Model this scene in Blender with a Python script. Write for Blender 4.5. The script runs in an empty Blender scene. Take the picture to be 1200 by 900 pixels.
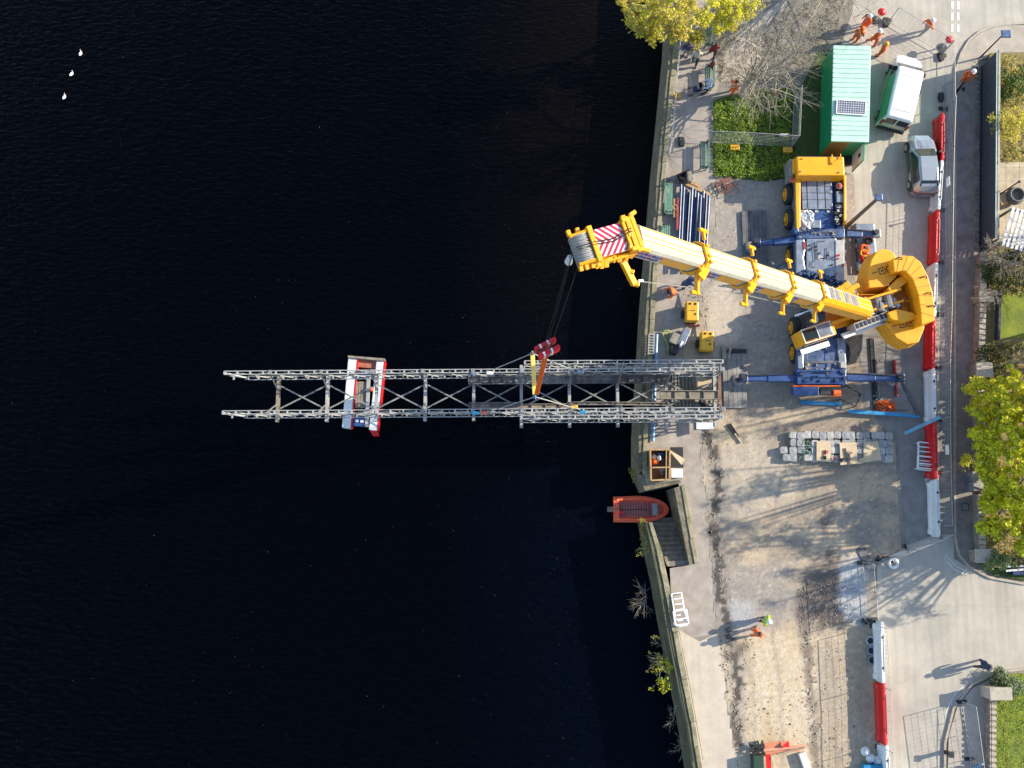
import bpy, bmesh, math, random
import numpy as np
from mathutils import Vector, Matrix
random.seed(11); RN = np.random.RandomState(7)
R = math.radians
scene = bpy.context.scene
COL = scene.collection

# ---------------------------------------------------------------- camera
# a drone looking almost straight down: 62 m up, pitched a few degrees
CAMH = 62.0; FPX = 1153.0
_d = Vector((590-600, -(625-450), -FPX)).normalized()      # where 'down' lies in the view
_th = math.atan2(175, FPX); _ro = math.atan2(10, FPX)
RC = Matrix.Rotation(0, 3, 'Z')
def _fit():
    # rotation taking the camera's _d onto world -Z while image-up stays near +Y
    q = _d.rotation_difference(Vector((0, 0, -1)))
    return q.to_matrix()
RC = _fit()
cam_d = bpy.data.cameras.new('camera'); cam = bpy.data.objects.new('camera', cam_d); COL.objects.link(cam)
cam.matrix_world = Matrix.Translation((0, 0, CAMH)) @ RC.to_4x4()
cam_d.sensor_width = 36; cam_d.lens = FPX/1200*36; cam_d.clip_end = 2000; cam_d.clip_start = 0.5
scene.camera = cam

# ---------------------------------------------------------------- light
SUN_EL = 28.0; SUN_AZ = Vector((0.97, 0.245, 0)).normalized()
w = bpy.data.worlds.new('World'); scene.world = w; w.use_nodes = True
nt = w.node_tree; nt.nodes.clear()
so = nt.nodes.new('ShaderNodeOutputWorld'); bg = nt.nodes.new('ShaderNodeBackground'); sk = nt.nodes.new('ShaderNodeTexSky')
sk.sky_type = 'NISHITA'; sk.sun_disc = False; sk.sun_elevation = R(SUN_EL)
sk.sun_rotation = math.atan2(SUN_AZ.x, SUN_AZ.y); sk.air_density = 1.0; sk.dust_density = 0.6
bg.inputs[1].default_value = 0.15
nt.links.new(sk.outputs[0], bg.inputs[0]); nt.links.new(bg.outputs[0], so.inputs[0])
sl = bpy.data.lights.new('sun', 'SUN'); sun = bpy.data.objects.new('sun', sl); COL.objects.link(sun)
sl.energy = 4.2; sl.angle = R(0.5); sl.color = (1, .90, .73)
sdir = Vector((SUN_AZ.x*math.cos(R(SUN_EL)), SUN_AZ.y*math.cos(R(SUN_EL)), math.sin(R(SUN_EL))))
sun.rotation_euler = sdir.to_track_quat('Z', 'Y').to_euler(); sun.location = (80, 20, 60)
scene.view_settings.view_transform = 'Standard'; scene.view_settings.look = 'None'
scene.view_settings.exposure = 1.08; scene.view_settings.gamma = 1
scene.render.engine = 'CYCLES'
scene.cycles.max_bounces = 6; scene.cycles.use_denoising = True

# ---------------------------------------------------------------- measuring
def P(u, v, z=0.0):
    """world point at height z seen at photo position (u, v)"""
    r = RC @ Vector((u-600, -(v-450), -FPX)); t = (z-CAMH)/r.z
    return Vector((r.x*t, r.y*t, z))
RCi = np.array(RC.inverted())
def pix(x, y, z=0.0):
    p = np.stack([np.asarray(x, float), np.asarray(y, float), np.zeros_like(np.asarray(x, float))+z-CAMH], -1) @ RCi.T
    return 600+p[..., 0]/-p[..., 2]*FPX, 450-p[..., 1]/-p[..., 2]*FPX

# ---------------------------------------------------------------- materials
MATS = {}
def mat(name, col, rough=.6, metal=0, var=.15, scale=3.0, col2=None, bump=0, bscale=20, spec=.5, grime=0.0, attr=False, transl=0, coat=0, streak=0, crack=0):
    if name in MATS: return MATS[name]
    m = bpy.data.materials.new(name); m.use_nodes = True; n = m.node_tree; N = n.nodes; L = n.links
    b = N['Principled BSDF']; b.inputs['Roughness'].default_value = rough; b.inputs['Metallic'].default_value = metal
    b.inputs['Specular IOR Level'].default_value = spec; b.inputs['Coat Weight'].default_value = coat
    tc = N.new('ShaderNodeTexCoord')
    tn = N.new('ShaderNodeTexNoise'); tn.inputs['Scale'].default_value = scale; tn.inputs['Detail'].default_value = 6; tn.inputs['Roughness'].default_value = .65
    L.new(tc.outputs['Object'], tn.inputs['Vector'])
    mr = N.new('ShaderNodeMapRange'); mr.inputs[1].default_value = .3; mr.inputs[2].default_value = .7
    L.new(tn.outputs['Fac'], mr.inputs[0])
    mx = N.new('ShaderNodeMix'); mx.data_type = 'RGBA'
    L.new(mr.outputs[0], mx.inputs['Factor'])
    c2 = col2 if col2 else tuple(c*(1-var*1.6) for c in col)
    if attr:
        at = N.new('ShaderNodeAttribute'); at.attribute_name = 'Col'
        sc1 = N.new('ShaderNodeMix'); sc1.data_type = 'RGBA'; sc1.blend_type = 'MULTIPLY'; sc1.inputs['Factor'].default_value = 1
        L.new(at.outputs['Color'], sc1.inputs['A']); sc1.inputs['B'].default_value = (1-var*1.6,)*3+(1,)
        L.new(sc1.outputs['Result'], mx.inputs['A']); L.new(at.outputs['Color'], mx.inputs['B'])
    else:
        mx.inputs['A'].default_value = (*c2, 1); mx.inputs['B'].default_value = (*col, 1)
    out = mx.outputs['Result']
    if grime:
        t2 = N.new('ShaderNodeTexNoise'); t2.inputs['Scale'].default_value = scale*.35; t2.inputs['Detail'].default_value = 8
        t2.inputs['Roughness'].default_value = .75; t2.inputs['Distortion'].default_value = .6
        L.new(tc.outputs['Object'], t2.inputs['Vector'])
        r2 = N.new('ShaderNodeMapRange'); r2.inputs[1].default_value = .48; r2.inputs[2].default_value = .72; r2.inputs[4].default_value = grime
        L.new(t2.outputs['Fac'], r2.inputs[0])
        m2 = N.new('ShaderNodeMix'); m2.data_type = 'RGBA'; L.new(r2.outputs[0], m2.inputs['Factor'])
        L.new(out, m2.inputs['A']); m2.inputs['B'].default_value = (.06, .05, .04, 1); out = m2.outputs['Result']
    if streak:      # wheel wear running along the carriageway
        mpn = N.new('ShaderNodeMapping'); mpn.inputs['Scale'].default_value = (1.5, .07, 1); mpn.inputs['Rotation'].default_value = (0, 0, R(2)); L.new(tc.outputs['Object'], mpn.inputs[0])
        t3 = N.new('ShaderNodeTexNoise'); t3.inputs['Scale'].default_value = 1.6; t3.inputs['Detail'].default_value = 7; t3.inputs['Roughness'].default_value = .6; L.new(mpn.outputs[0], t3.inputs['Vector'])
        r3 = N.new('ShaderNodeMapRange'); r3.inputs[1].default_value = .42; r3.inputs[2].default_value = .72; r3.inputs[4].default_value = streak; L.new(t3.outputs['Fac'], r3.inputs[0])
        m3 = N.new('ShaderNodeMix'); m3.data_type = 'RGBA'; L.new(r3.outputs[0], m3.inputs['Factor']); L.new(out, m3.inputs['A']); m3.inputs['B'].default_value = (.15, .13, .11, 1); out = m3.outputs['Result']
    if crack:
        vo = N.new('ShaderNodeTexVoronoi'); vo.feature = 'DISTANCE_TO_EDGE'; vo.inputs['Scale'].default_value = .28
        t4 = N.new('ShaderNodeTexNoise'); t4.inputs['Scale'].default_value = 1.3; t4.inputs['Detail'].default_value = 4; L.new(tc.outputs['Object'], t4.inputs['Vector'])
        m4 = N.new('ShaderNodeMix'); m4.data_type = 'RGBA'; m4.inputs['Factor'].default_value = .35; L.new(tc.outputs['Object'], m4.inputs['A']); L.new(t4.outputs['Color'], m4.inputs['B']); L.new(m4.outputs['Result'], vo.inputs['Vector'])
        r4 = N.new('ShaderNodeMapRange'); r4.inputs[1].default_value = .0; r4.inputs[2].default_value = .012; r4.inputs[3].default_value = crack; r4.inputs[4].default_value = 0; L.new(vo.outputs['Distance'], r4.inputs[0])
        m5 = N.new('ShaderNodeMix'); m5.data_type = 'RGBA'; L.new(r4.outputs[0], m5.inputs['Factor']); L.new(out, m5.inputs['A']); m5.inputs['B'].default_value = (.10, .09, .08, 1); out = m5.outputs['Result']
        vs_ = N.new('ShaderNodeTexVoronoi'); vs_.inputs['Scale'].default_value = .9; L.new(tc.outputs['Object'], vs_.inputs['Vector'])
        r5 = N.new('ShaderNodeMapRange'); r5.inputs[1].default_value = .05; r5.inputs[2].default_value = .16; r5.inputs[3].default_value = crack*.6; r5.inputs[4].default_value = 0; L.new(vs_.outputs['Distance'], r5.inputs[0])
        m6 = N.new('ShaderNodeMix'); m6.data_type = 'RGBA'; L.new(r5.outputs[0], m6.inputs['Factor']); L.new(out, m6.inputs['A']); m6.inputs['B'].default_value = (.16, .14, .12, 1); out = m6.outputs['Result']
    L.new(out, b.inputs['Base Color'])
    if bump:
        tb = N.new('ShaderNodeTexNoise'); tb.inputs['Scale'].default_value = bscale; tb.inputs['Detail'].default_value = 5
        L.new(tc.outputs['Object'], tb.inputs['Vector'])
        bp = N.new('ShaderNodeBump'); bp.inputs['Strength'].default_value = bump; bp.inputs['Distance'].default_value = .05
        L.new(tb.outputs['Fac'], bp.inputs['Height']); L.new(bp.outputs[0], b.inputs['Normal'])
    if transl:
        tr = N.new('ShaderNodeBsdfTranslucent'); L.new(out, tr.inputs['Color'])
        ms = N.new('ShaderNodeMixShader'); ms.inputs[0].default_value = transl
        L.new(b.outputs[0], ms.inputs[1]); L.new(tr.outputs[0], ms.inputs[2]); L.new(ms.outputs[0], N['Material Output'].inputs[0])
    m['vc'] = 1
    MATS[name] = m; return m

M_yel = mat('crane_yellow', (.86, .38, .008), .35, var=.12, scale=1.5, grime=.12)
M_cw = mat('counterweight_yellow', (.90, .38, .008), .45, var=.14, scale=2.5, grime=.13)
M_white = mat('painted_white', (.78, .78, .76), .35, var=.08, scale=2, grime=.1)
M_boomg = mat('boom_white', (.56, .535, .44), .3, var=.16, scale=1.8, grime=.12)
M_blue = mat('crane_blue', (.035, .085, .24), .35, var=.25, scale=2, grime=.12)
M_dblue = mat('crane_dark_blue', (.015, .035, .10), .4, var=.2, scale=3)
M_deck = mat('deck_aluminium', (.32, .36, .42), .35, .5, var=.3, scale=2.5, grime=.25)
M_deck2 = mat('deck_worn_blue', (.10, .17, .34), .4, .15, var=.5, scale=2.5, grime=.35)
M_steel = mat('galvanised_steel', (.33, .32, .30), .5, .15, var=.35, scale=2.2, grime=.35)
M_steel2 = mat('bright_galvanised', (.42, .415, .395), .5, .1, var=.2, scale=3, grime=.15)
M_dsteel = mat('dark_steel', (.05, .05, .055), .5, .4, var=.4, scale=4)
M_rust = mat('weathered_steel', (.28, .25, .235), .7, .1, var=.5, scale=2, bump=.2, grime=.3)
M_black = mat('rubber_black', (.018, .018, .02), .7, var=.3, scale=8)
M_glass = mat('dark_glass', (.02, .035, .04), .12, 0, var=.3, scale=1, spec=.45)
M_red = mat('barrier_red', (.62, .012, .015), .32, var=.12, scale=1.5, grime=.06)
M_bwhite = mat('barrier_white', (.72, .73, .72), .4, var=.12, scale=1.5, grime=.18)
M_orange = mat('hivis_orange', (.80, .13, .01), .7, var=.15, scale=9)
M_lime = mat('hivis_lime', (.45, .70, .02), .7, var=.15, scale=9)
M_boat = mat('boat_orange', (1.0, .13, .05), .4, var=.15, scale=2, grime=.15)
M_boatin = mat('boat_inside', (.62, .19, .15), .6, var=.3, scale=5, grime=.3)
M_green = mat('cabin_green', (.015, .27, .11), .4, var=.15, scale=1.5, grime=.1)
M_mint = mat('cabin_roof_green', (.44, .66, .53), .45, var=.12, scale=1.5, grime=.12)
M_bgreen = mat('bench_green', (.16, .30, .22), .5, var=.3, scale=4)
M_wood = mat('new_timber', (.48, .30, .14), .7, var=.25, scale=4, grime=.2)
M_ply = mat('plywood', (.56, .43, .27), .7, var=.15, scale=2, grime=.12)
M_oldwood = mat('old_timber', (.30, .26, .20), .8, var=.35, scale=3, grime=.3)
M_cyan = mat('blue_board', (.02, .27, .52), .45, var=.25, scale=2, grime=.1)
M_redst = mat('red_oxide_steel', (.38, .04, .035), .6, var=.3, scale=2, grime=.2)
M_gen = mat('generator_yellow', (.70, .37, .02), .4, var=.15, scale=2, grime=.15)
M_conc = mat('concrete_block', (.42, .41, .40), .85, var=.3, scale=3, bump=.3, grime=.25)
M_stone = mat('quay_stone', (.24, .20, .13), .9, var=.45, scale=2.6, col2=(.075, .07, .045), bump=.8, bscale=6, grime=.6)
M_stone2 = mat('garden_stone', (.33, .28, .22), .9, var=.4, scale=2.5, bump=.5, bscale=9, grime=.35)
M_moss = mat('mossy_stone', (.13, .115, .07), .95, var=.5, scale=1.2, col2=(.055, .06, .03), bump=.5, bscale=8)
M_ground = mat('far_ground', (.30, .27, .22), .95, var=.35, scale=.5, bump=.3, grime=.2)
M_path_shaded = mat('path_concrete_shaded', (.40, .345, .29), .9, var=.25, scale=1.1, bump=.3, bscale=18, grime=.22, streak=.15, crack=.15)
M_path_sunlit = mat('path_concrete_sunlit', (.54, .46, .36), .9, var=.14, scale=1.3, bump=.2, bscale=18, grime=.08, streak=.15)
M_road = mat('pale_road', (.46, .42, .35), .9, var=.16, scale=.6, bump=.3, bscale=25, grime=.12, streak=.30, crack=.10)
M_tar = mat('dark_tarmac', (.29, .25, .225), .9, var=.3, scale=1.5, bump=.3, bscale=30, grime=.1)
M_tar2 = mat('worn_tarmac', (.27, .25, .225), .9, var=.25, scale=1.1, bump=.25, bscale=25, grime=.15)
M_pave = mat('patio_paving', (.54, .44, .30), .9, var=.25, scale=1.5, bump=.2, grime=.15)
M_kerb = mat('kerb_stone', (.44, .39, .31), .9, var=.2, scale=3, grime=.15)
M_line = mat('road_paint', (.70, .70, .68), .7, var=.2, scale=6, grime=.15)
M_yard = mat('yard_gravel', (.4, .35, .3), .95, var=.2, scale=4, attr=True, bump=.6, bscale=16, grime=0, streak=.10)
M_grass = mat('grass_soil', (.055, .095, .014), .95, var=.5, scale=2.5, col2=(.03, .05, .01), bump=.5)
M_lawn = mat('lawn_turf', (.24, .28, .02), .95, var=.35, scale=.9, col2=(.10, .13, .02), bump=.8, bscale=15, grime=.25)
M_soil = mat('planting_soil', (.30, .21, .10), .95, var=.4, scale=4, col2=(.12, .11, .03), bump=.5)
M_bark = mat('pale_bark', (.33, .28, .20), .9, var=.35, scale=5)
M_twig = mat('dry_twigs', (.38, .33, .25), .9, var=.3, scale=3)
M_dbark = mat('dark_bark', (.10, .08, .06), .9, var=.3, scale=5)
M_skin = mat('skin', (.50, .30, .22), .6, var=.1)
M_fence = mat('dark_boards', (.045, .055, .075), .8, var=.3, scale=3)
def leafm(name, c, c2, sc=1.0): return mat(name, c, .55, col2=c2, scale=sc, transl=.42)
M_lyel = leafm('spring_leaves', (.90, .80, .02), (.60, .62, .02), 1.0)
M_lolive = leafm('olive_leaves', (.66, .52, .10), (.36, .30, .06), 1.0)
M_lgreen = leafm('green_leaves', (.20, .30, .02), (.05, .10, .012), 1.8)
M_ldark = leafm('dark_leaves', (.06, .085, .025), (.025, .04, .012), 1.5)
M_lvar = leafm('variegated_leaves', (.32, .38, .20), (.08, .14, .04), 6)

# ---------------------------------------------------------------- mesh helpers
class MB:
    def __init__(s): s.v = []; s.f = []; s.m = []; s.cur = 0
    def add(s, vs, fs):
        o = len(s.v); s.v += [tuple(p) for p in vs]; s.f += [tuple(i+o for i in f) for f in fs]; s.m += [s.cur]*len(fs); return s
    def obox(s, c, ax, ay, az, sx, sy, sz):
        c = Vector(c); vs = [c+ax*(i*sx/2)+ay*(j*sy/2)+az*(k*sz/2) for k in (-1, 1) for j in (-1, 1) for i in (-1, 1)]
        return s.add(vs, [(0, 2, 3, 1), (4, 5, 7, 6), (0, 1, 5, 4), (1, 3, 7, 5), (3, 2, 6, 7), (2, 0, 4, 6)])
    def box(s, cx, cy, cz, sx, sy, sz, rz=0):
        c, n = math.cos(rz), math.sin(rz)
        return s.obox((cx, cy, cz), Vector((c, n, 0)), Vector((-n, c, 0)), Vector((0, 0, 1)), sx, sy, sz)
    def beam(s, a, b, w, h=None, up=Vector((0, 0, 1))):
        a = Vector(a); b = Vector(b); d = (b-a); L = d.length
        if L < 1e-6: return s
        d /= L; sd = d.cross(up)
        if sd.length < 1e-4: sd = d.cross(Vector((1, 0, 0)))
        sd.normalize(); n = sd.cross(d)
        return s.obox((a+b)/2, d, sd, n, L, w, h or w)
    def tube(s, pts, r, n=6, cap=True):
        pts = [Vector(p) for p in pts]; rs = r if isinstance(r, (list, tuple)) else [r]*len(pts)
        vs = []; k = len(pts); pu = None
        for i, p in enumerate(pts):
            t = (pts[min(i+1, k-1)]-pts[max(i-1, 0)]).normalized()
            if pu is None: pu = t.orthogonal().normalized()
            else:
                pu = pu-t*pu.dot(t)
                pu = pu.normalized() if pu.length > 1e-4 else t.orthogonal().normalized()
            q = t.cross(pu)
            for j in range(n):
                a = 2*math.pi*j/n; vs.append(p+(pu*math.cos(a)+q*math.sin(a))*rs[i])
        fs = [(i*n+j, i*n+(j+1) % n, (i+1)*n+(j+1) % n, (i+1)*n+j) for i in range(k-1) for j in range(n)]
        if cap: fs += [tuple(range(n-1, -1, -1)), tuple(range((k-1)*n, k*n))]
        return s.add(vs, fs)
    def prism(s, poly, z0, z1):
        n = len(poly); a = sum(poly[i][0]*poly[(i+1) % n][1]-poly[(i+1) % n][0]*poly[i][1] for i in range(n))
        if a < 0: poly = poly[::-1]
        vs = [(p[0], p[1], z0) for p in poly]+[(p[0], p[1], z1) for p in poly]
        return s.add(vs, [tuple(range(n-1, -1, -1)), tuple(range(n, 2*n))]+[(i, (i+1) % n, n+(i+1) % n, n+i) for i in range(n)])
    def loft(s, secs, cap=True):
        n = len(secs[0]); vs = [p for q in secs for p in q]; k = len(secs)
        fs = [(i*n+j, i*n+(j+1) % n, (i+1)*n+(j+1) % n, (i+1)*n+j) for i in range(k-1) for j in range(n)]
        if cap: fs += [tuple(range(n-1, -1, -1)), tuple(range((k-1)*n, k*n))]
        return s.add(vs, fs)
    def revolve(s, prof, c=(0, 0, 0), n=16, axis='z'):
        vs = []
        for (r, h) in prof:
            for j in range(n):
                a = 2*math.pi*j/n; x, y = r*math.cos(a), r*math.sin(a)
                p = (x, y, h) if axis == 'z' else ((x, h, y) if axis == 'y' else (h, x, y))
                vs.append((p[0]+c[0], p[1]+c[1], p[2]+c[2]))
        k = len(prof)
        return s.add(vs, [(i*n+j, i*n+(j+1) % n, (i+1)*n+(j+1) % n, (i+1)*n+j) for i in range(k-1) for j in range(n)]+[tuple(range(n)), tuple(range((k-1)*n, k*n))])
    def torus(s, c, r, r2, n=20, m=6, ax=None):
        c = Vector(c); ax = (ax or Vector((0, 0, 1))).normalized(); e = ax.orthogonal().normalized(); g = ax.cross(e); vs = []
        for i in range(n):
            a = 2*math.pi*i/n; dr = e*math.cos(a)+g*math.sin(a)
            for j in range(m):
                b = 2*math.pi*j/m; vs.append(c+dr*(r+r2*math.cos(b))+ax*(r2*math.sin(b)))
        return s.add(vs, [(i*m+j, i*m+(j+1) % m, ((i+1) % n)*m+(j+1) % m, ((i+1) % n)*m+j) for i in range(n) for j in range(m)])
    def pbox(s, u0, v0, u1, v1, z0, z1):
        a = P(u0, v0, z1); b = P(u1, v1, z1)
        return s.box((a.x+b.x)/2, (a.y+b.y)/2, (z0+z1)/2, abs(a.x-b.x), abs(a.y-b.y), z1-z0)
    def pprism(s, poly, z0, z1): return s.prism([P(u, v, z1)[:2] for u, v in poly], z0, z1)
    def build(s, name, mats, parent=None, bevel=0, smooth=False, world=True):
        if not isinstance(mats, (list, tuple)): mats = [mats]
        me = bpy.data.meshes.new(name); vs = s.v
        if parent is not None and world:
            Mi = WM[parent.name].inverted(); vs = [tuple(Mi @ Vector(p)) for p in s.v]
        me.from_pydata(vs, [], s.f)
        for m in mats: me.materials.append(m)
        me.polygons.foreach_set('material_index', s.m)
        bm = bmesh.new(); bm.from_mesh(me); bmesh.ops.recalc_face_normals(bm, faces=bm.faces); bm.to_mesh(me); bm.free()
        if smooth: me.polygons.foreach_set('use_smooth', [True]*len(me.polygons))
        me.update()
        o = bpy.data.objects.new(name, me); COL.objects.link(o)
        if parent is not None: o.parent = parent; WM[o.name] = WM[parent.name]
        else: WM[o.name] = Matrix.Identity(4)
        if bevel:
            bv = o.modifiers.new('bevel', 'BEVEL'); bv.width = bevel; bv.segments = 2; bv.limit_method = 'ANGLE'
        return o
WM = {}
def root(name, loc, rz=0, label=None, cat=None, group=None):
    o = bpy.data.objects.new(name, None); COL.objects.link(o); o.location = loc; o.rotation_euler = (0, 0, rz)
    o.empty_display_size = .2
    WM[o.name] = Matrix.Translation(Vector(loc)) @ Matrix.Rotation(rz, 4, 'Z')
    tag(o, label, cat, group); return o
def tag(o, label=None, cat=None, group=None, kind=None):
    if label: o['label'] = label
    if cat: o['category'] = cat
    if group: o['group'] = group
    if kind: o['kind'] = kind
    return o
def copy_tree(o, parent=None):
    c = o.copy(); COL.objects.link(c)
    for k in list(c.keys()):
        if parent is None and k == 'label': pass
    if parent is not None: c.parent = parent
    for ch in [x for x in o.children]: copy_tree(ch, c)
    return c
def place(o, loc, rz, label=None):
    o.location = loc; o.rotation_euler = (0, 0, rz)
    if label: o['label'] = label
    return o
def fnoise(x, y, sc, seed=0, octv=4):
    r = np.random.RandomState(seed); G = r.rand(256, 256); out = 0; amp = 1; tot = 0
    for k in range(octv):
        xx = x*sc*2**k+17*k; yy = y*sc*2**k+31*k
        xi = np.floor(xx).astype(int); yi = np.floor(yy).astype(int); fx = xx-xi; fy = yy-yi
        fx = fx*fx*(3-2*fx); fy = fy*fy*(3-2*fy)
        g = lambda a, b: G[a % 256, b % 256]
        out = out+amp*((g(xi, yi)*(1-fx)+g(xi+1, yi)*fx)*(1-fy)+(g(xi, yi+1)*(1-fx)+g(xi+1, yi+1)*fx)*fy); tot += amp; amp *= .55
    return out/tot
def inpoly(x, y, poly):
    c = np.zeros(x.shape, bool); n = len(poly)
    for i in range(n):
        x0, y0 = poly[i]; x1, y1 = poly[(i+1) % n]
        k = ((y0 > y) != (y1 > y)) & (x < (x1-x0)*(y-y0)/((y1-y0) or 1e-9)+x0); c ^= k
    return c
# ================================================================ SETTING
WZ = -2.4
def sheet(name, poly, z, m, kind='structure', px=True, thick=None):
    pts = [P(u, v, z) for u, v in poly] if px else [Vector((a, b, z)) for a, b in poly]
    mb = MB()
    if thick: mb.prism([(p.x, p.y) for p in pts], z-thick, z)
    else: mb.add(pts, [tuple(range(len(pts)))])
    o = mb.build(name, m)
    if not thick and o.data.polygons[0].normal.z < 0: o.data.flip_normals()
    return tag(o, kind=kind)

# river
mw = bpy.data.materials.new('river_water'); mw.use_nodes = True; n = mw.node_tree; b = n.nodes['Principled BSDF']
b.inputs['Base Color'].default_value = (.0004, .0006, .0012, 1); b.inputs['Roughness'].default_value = .09; b.inputs['IOR'].default_value = 1.33; b.inputs['Specular IOR Level'].default_value = .13; b.inputs['Specular Tint'].default_value = (.55, .75, 1, 1)
tc = n.nodes.new('ShaderNodeTexCoord'); mp = n.nodes.new('ShaderNodeMapping'); mp.inputs['Rotation'].default_value = (0, 0, R(20)); mp.inputs['Scale'].default_value = (1, 2.6, 1)
n1 = n.nodes.new('ShaderNodeTexNoise'); n1.inputs['Scale'].default_value = 1.6; n1.inputs['Detail'].default_value = 5; n1.inputs['Roughness'].default_value = .6; n1.inputs['Distortion'].default_value = .8
bp = n.nodes.new('ShaderNodeBump'); bp.inputs['Strength'].default_value = .6; bp.inputs['Distance'].default_value = .17
sx = n.nodes.new('ShaderNodeSeparateXYZ'); n.links.new(tc.outputs['Object'], sx.inputs[0])
rx = n.nodes.new('ShaderNodeMapRange'); rx.inputs[1].default_value = -4; rx.inputs[2].default_value = 11; n.links.new(sx.outputs[0], rx.inputs[0])
ry = n.nodes.new('ShaderNodeMapRange'); ry.inputs[1].default_value = 0; ry.inputs[2].default_value = 26; n.links.new(sx.outputs[1], ry.inputs[0])
cy = n.nodes.new('ShaderNodeMix'); cy.data_type = 'RGBA'; cy.inputs['A'].default_value = (.0008, .0026, .009, 1); cy.inputs['B'].default_value = (.010, .006, .003, 1); n.links.new(ry.outputs[0], cy.inputs['Factor'])
nz = n.nodes.new('ShaderNodeTexNoise'); nz.inputs['Scale'].default_value = .12; nz.inputs['Detail'].default_value = 3; n.links.new(tc.outputs['Object'], nz.inputs['Vector'])
mm_ = n.nodes.new('ShaderNodeMath'); mm_.operation = 'MULTIPLY'; n.links.new(rx.outputs[0], mm_.inputs[0]); n.links.new(nz.outputs['Fac'], mm_.inputs[1])
cx_ = n.nodes.new('ShaderNodeMix'); cx_.data_type = 'RGBA'; cx_.inputs['A'].default_value = (.0004, .0005, .0010, 1); n.links.new(mm_.outputs[0], cx_.inputs['Factor']); n.links.new(cy.outputs['Result'], cx_.inputs['B']); n.links.new(cx_.outputs['Result'], b.inputs['Base Color'])
n.links.new(tc.outputs['Object'], mp.inputs[0]); n.links.new(mp.outputs[0], n1.inputs['Vector']); n.links.new(n1.outputs['Fac'], bp.inputs['Height']); n.links.new(bp.outputs[0], b.inputs['Normal'])
sheet('river', [(-260, -260), (60, -260), (60, 260), (-260, 260)], WZ, mw, px=False)

# quay outlines (photo positions at ground level)
QI = [(800, -60), (798, 0), (795, 48), (791, 90), (786, 140), (781, 190), (776, 250), (771, 310), (768, 360), (765, 410), (762, 460), (759, 510), (758, 556)]
NOTCH_IN = [(794, 556), (795, 566), (803, 600), (817, 660), (785, 666)]
LOW = [(786, 690), (791, 732), (803, 790), (812, 840), (820, 885), (828, 940)]
gp = [P(u, v) for u, v in QI+NOTCH_IN+LOW]
land = [(gp[0].x, 250)]+[(p.x, p.y) for p in gp]+[(gp[-1].x, -250), (250, -250), (250, 250)]
sheet('ground', land, 0, M_ground, px=False)

# yard: one fine sheet; dust, rubble, patched tarmac, plus painted sun and shade
YP = [(836, 212), (925, 207), (1002, 200), (1002, 330), (1012, 470), (1052, 520), (1064, 640), (1022, 662), (1030, 740), (1034, 930), (862, 930), (858, 870), (842, 770), (834, 690), (828, 610), (822, 510), (824, 470), (800, 470), (800, 345), (832, 330)]
a = P(795, 195); c_ = P(1075, 935)
S = .13
xs = np.arange(a.x, c_.x, S); ys = np.arange(c_.y, a.y, S); X, Y = np.meshgrid(xs, ys)
U, V = pix(X, Y)
wob = (fnoise(X, Y, .9, 1)-.5)*14
U2 = U+wob; V2 = V+(fnoise(X, Y, .9, 2)-.5)*14
inside = inpoly(U2, V2, YP)
big = fnoise(X, Y, .35, 3); mid = fnoise(X, Y, 1.2, 4); fin = fnoise(X, Y, 3.4, 5, 3)
def lerp(c, d, t): return c*(1-t[..., None])+np.array(d)*t[..., None]
def sm(t, a, b): t = np.clip((t-a)/(b-a), 0, 1); return t*t*(3-2*t)
C = np.zeros(X.shape+(3,))+np.array((.335, .27, .20))
C = lerp(C, (.50, .385, .255), sm(big*.6+mid*.4, .47, .62))
C = lerp(C, (.27, .235, .20), sm(fnoise(X*.35, Y, .8, 21), .5, .66)*.75)
C = lerp(C, (.62, .485, .32), sm(fnoise(X*.3, Y, 1.1, 22), .56, .7)*.6)
def ell(cu, cv, ru, rv, soft=.35):
    d = np.sqrt(((U2-cu)/ru)**2+((V2-cv)/rv)**2)+(mid-.5)*.8; return 1-sm(d, 1-soft, 1+soft)
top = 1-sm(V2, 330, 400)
C = lerp(C, (.36, .32, .275), top*.8)  # this tone and the next are raised so the crane's shade looks lighter
C = lerp(C, (.37, .315, .26), ell(885, 400, 40, 70)*.7)
C = lerp(C, (.53, .45, .35), ell(848, 372, 22, 42)*.9)  # paler patch painted for the sunlit gravel below the boom
C = lerp(C, (.50, .43, .34), ell(880, 560, 60, 45)*.6)
C = lerp(C, (.31, .275, .245), ell(880, 700, 75, 42)*.8)
C = lerp(C, (.42, .42, .42), ell(868, 722, 26, 16)*.8)
sand = sm(V2, 722, 760)
C = lerp(C, (.60, .475, .315), sand*.9)
C = lerp(C, (.62, .53, .40), sand*sm(fin, .5, .62)*.5)
C = lerp(C, (.46, .33, .19), sand*sm(fnoise(X, Y*.4, .5, 31), .52, .66)*.55)
C = lerp(C, (.13, .10, .085), ell(966, 700, 36, 40)*.95)
C = lerp(C, (.12, .10, .09), ell(966, 700, 34, 38)*sm(fin, .5, .6)*.8)
C = lerp(C, (.44, .45, .46), ell(1000, 695, 15, 42)*.85)
C = lerp(C, (.33, .26, .19), sm(V2, 735, 770)*(1-sm(np.abs(U2-985), 26, 34))*.55)
def line_d(pts):
    d = np.full(X.shape, 1e9)
    for (x0, y0), (x1, y1) in zip(pts[:-1], pts[1:]):
        t = np.clip(((U-x0)*(x1-x0)+(V-y0)*(y1-y0))/((x1-x0)**2+(y1-y0)**2), 0, 1); d = np.minimum(d, np.hypot(U-x0-t*(x1-x0), V-y0-t*(y1-y0)))
    return d
dl = line_d([(822, 500), (835, 525), (842, 560), (838, 600), (836, 625), (842, 650), (844, 700), (850, 735), (862, 770), (866, 800), (862, 840), (866, 870)])
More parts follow.
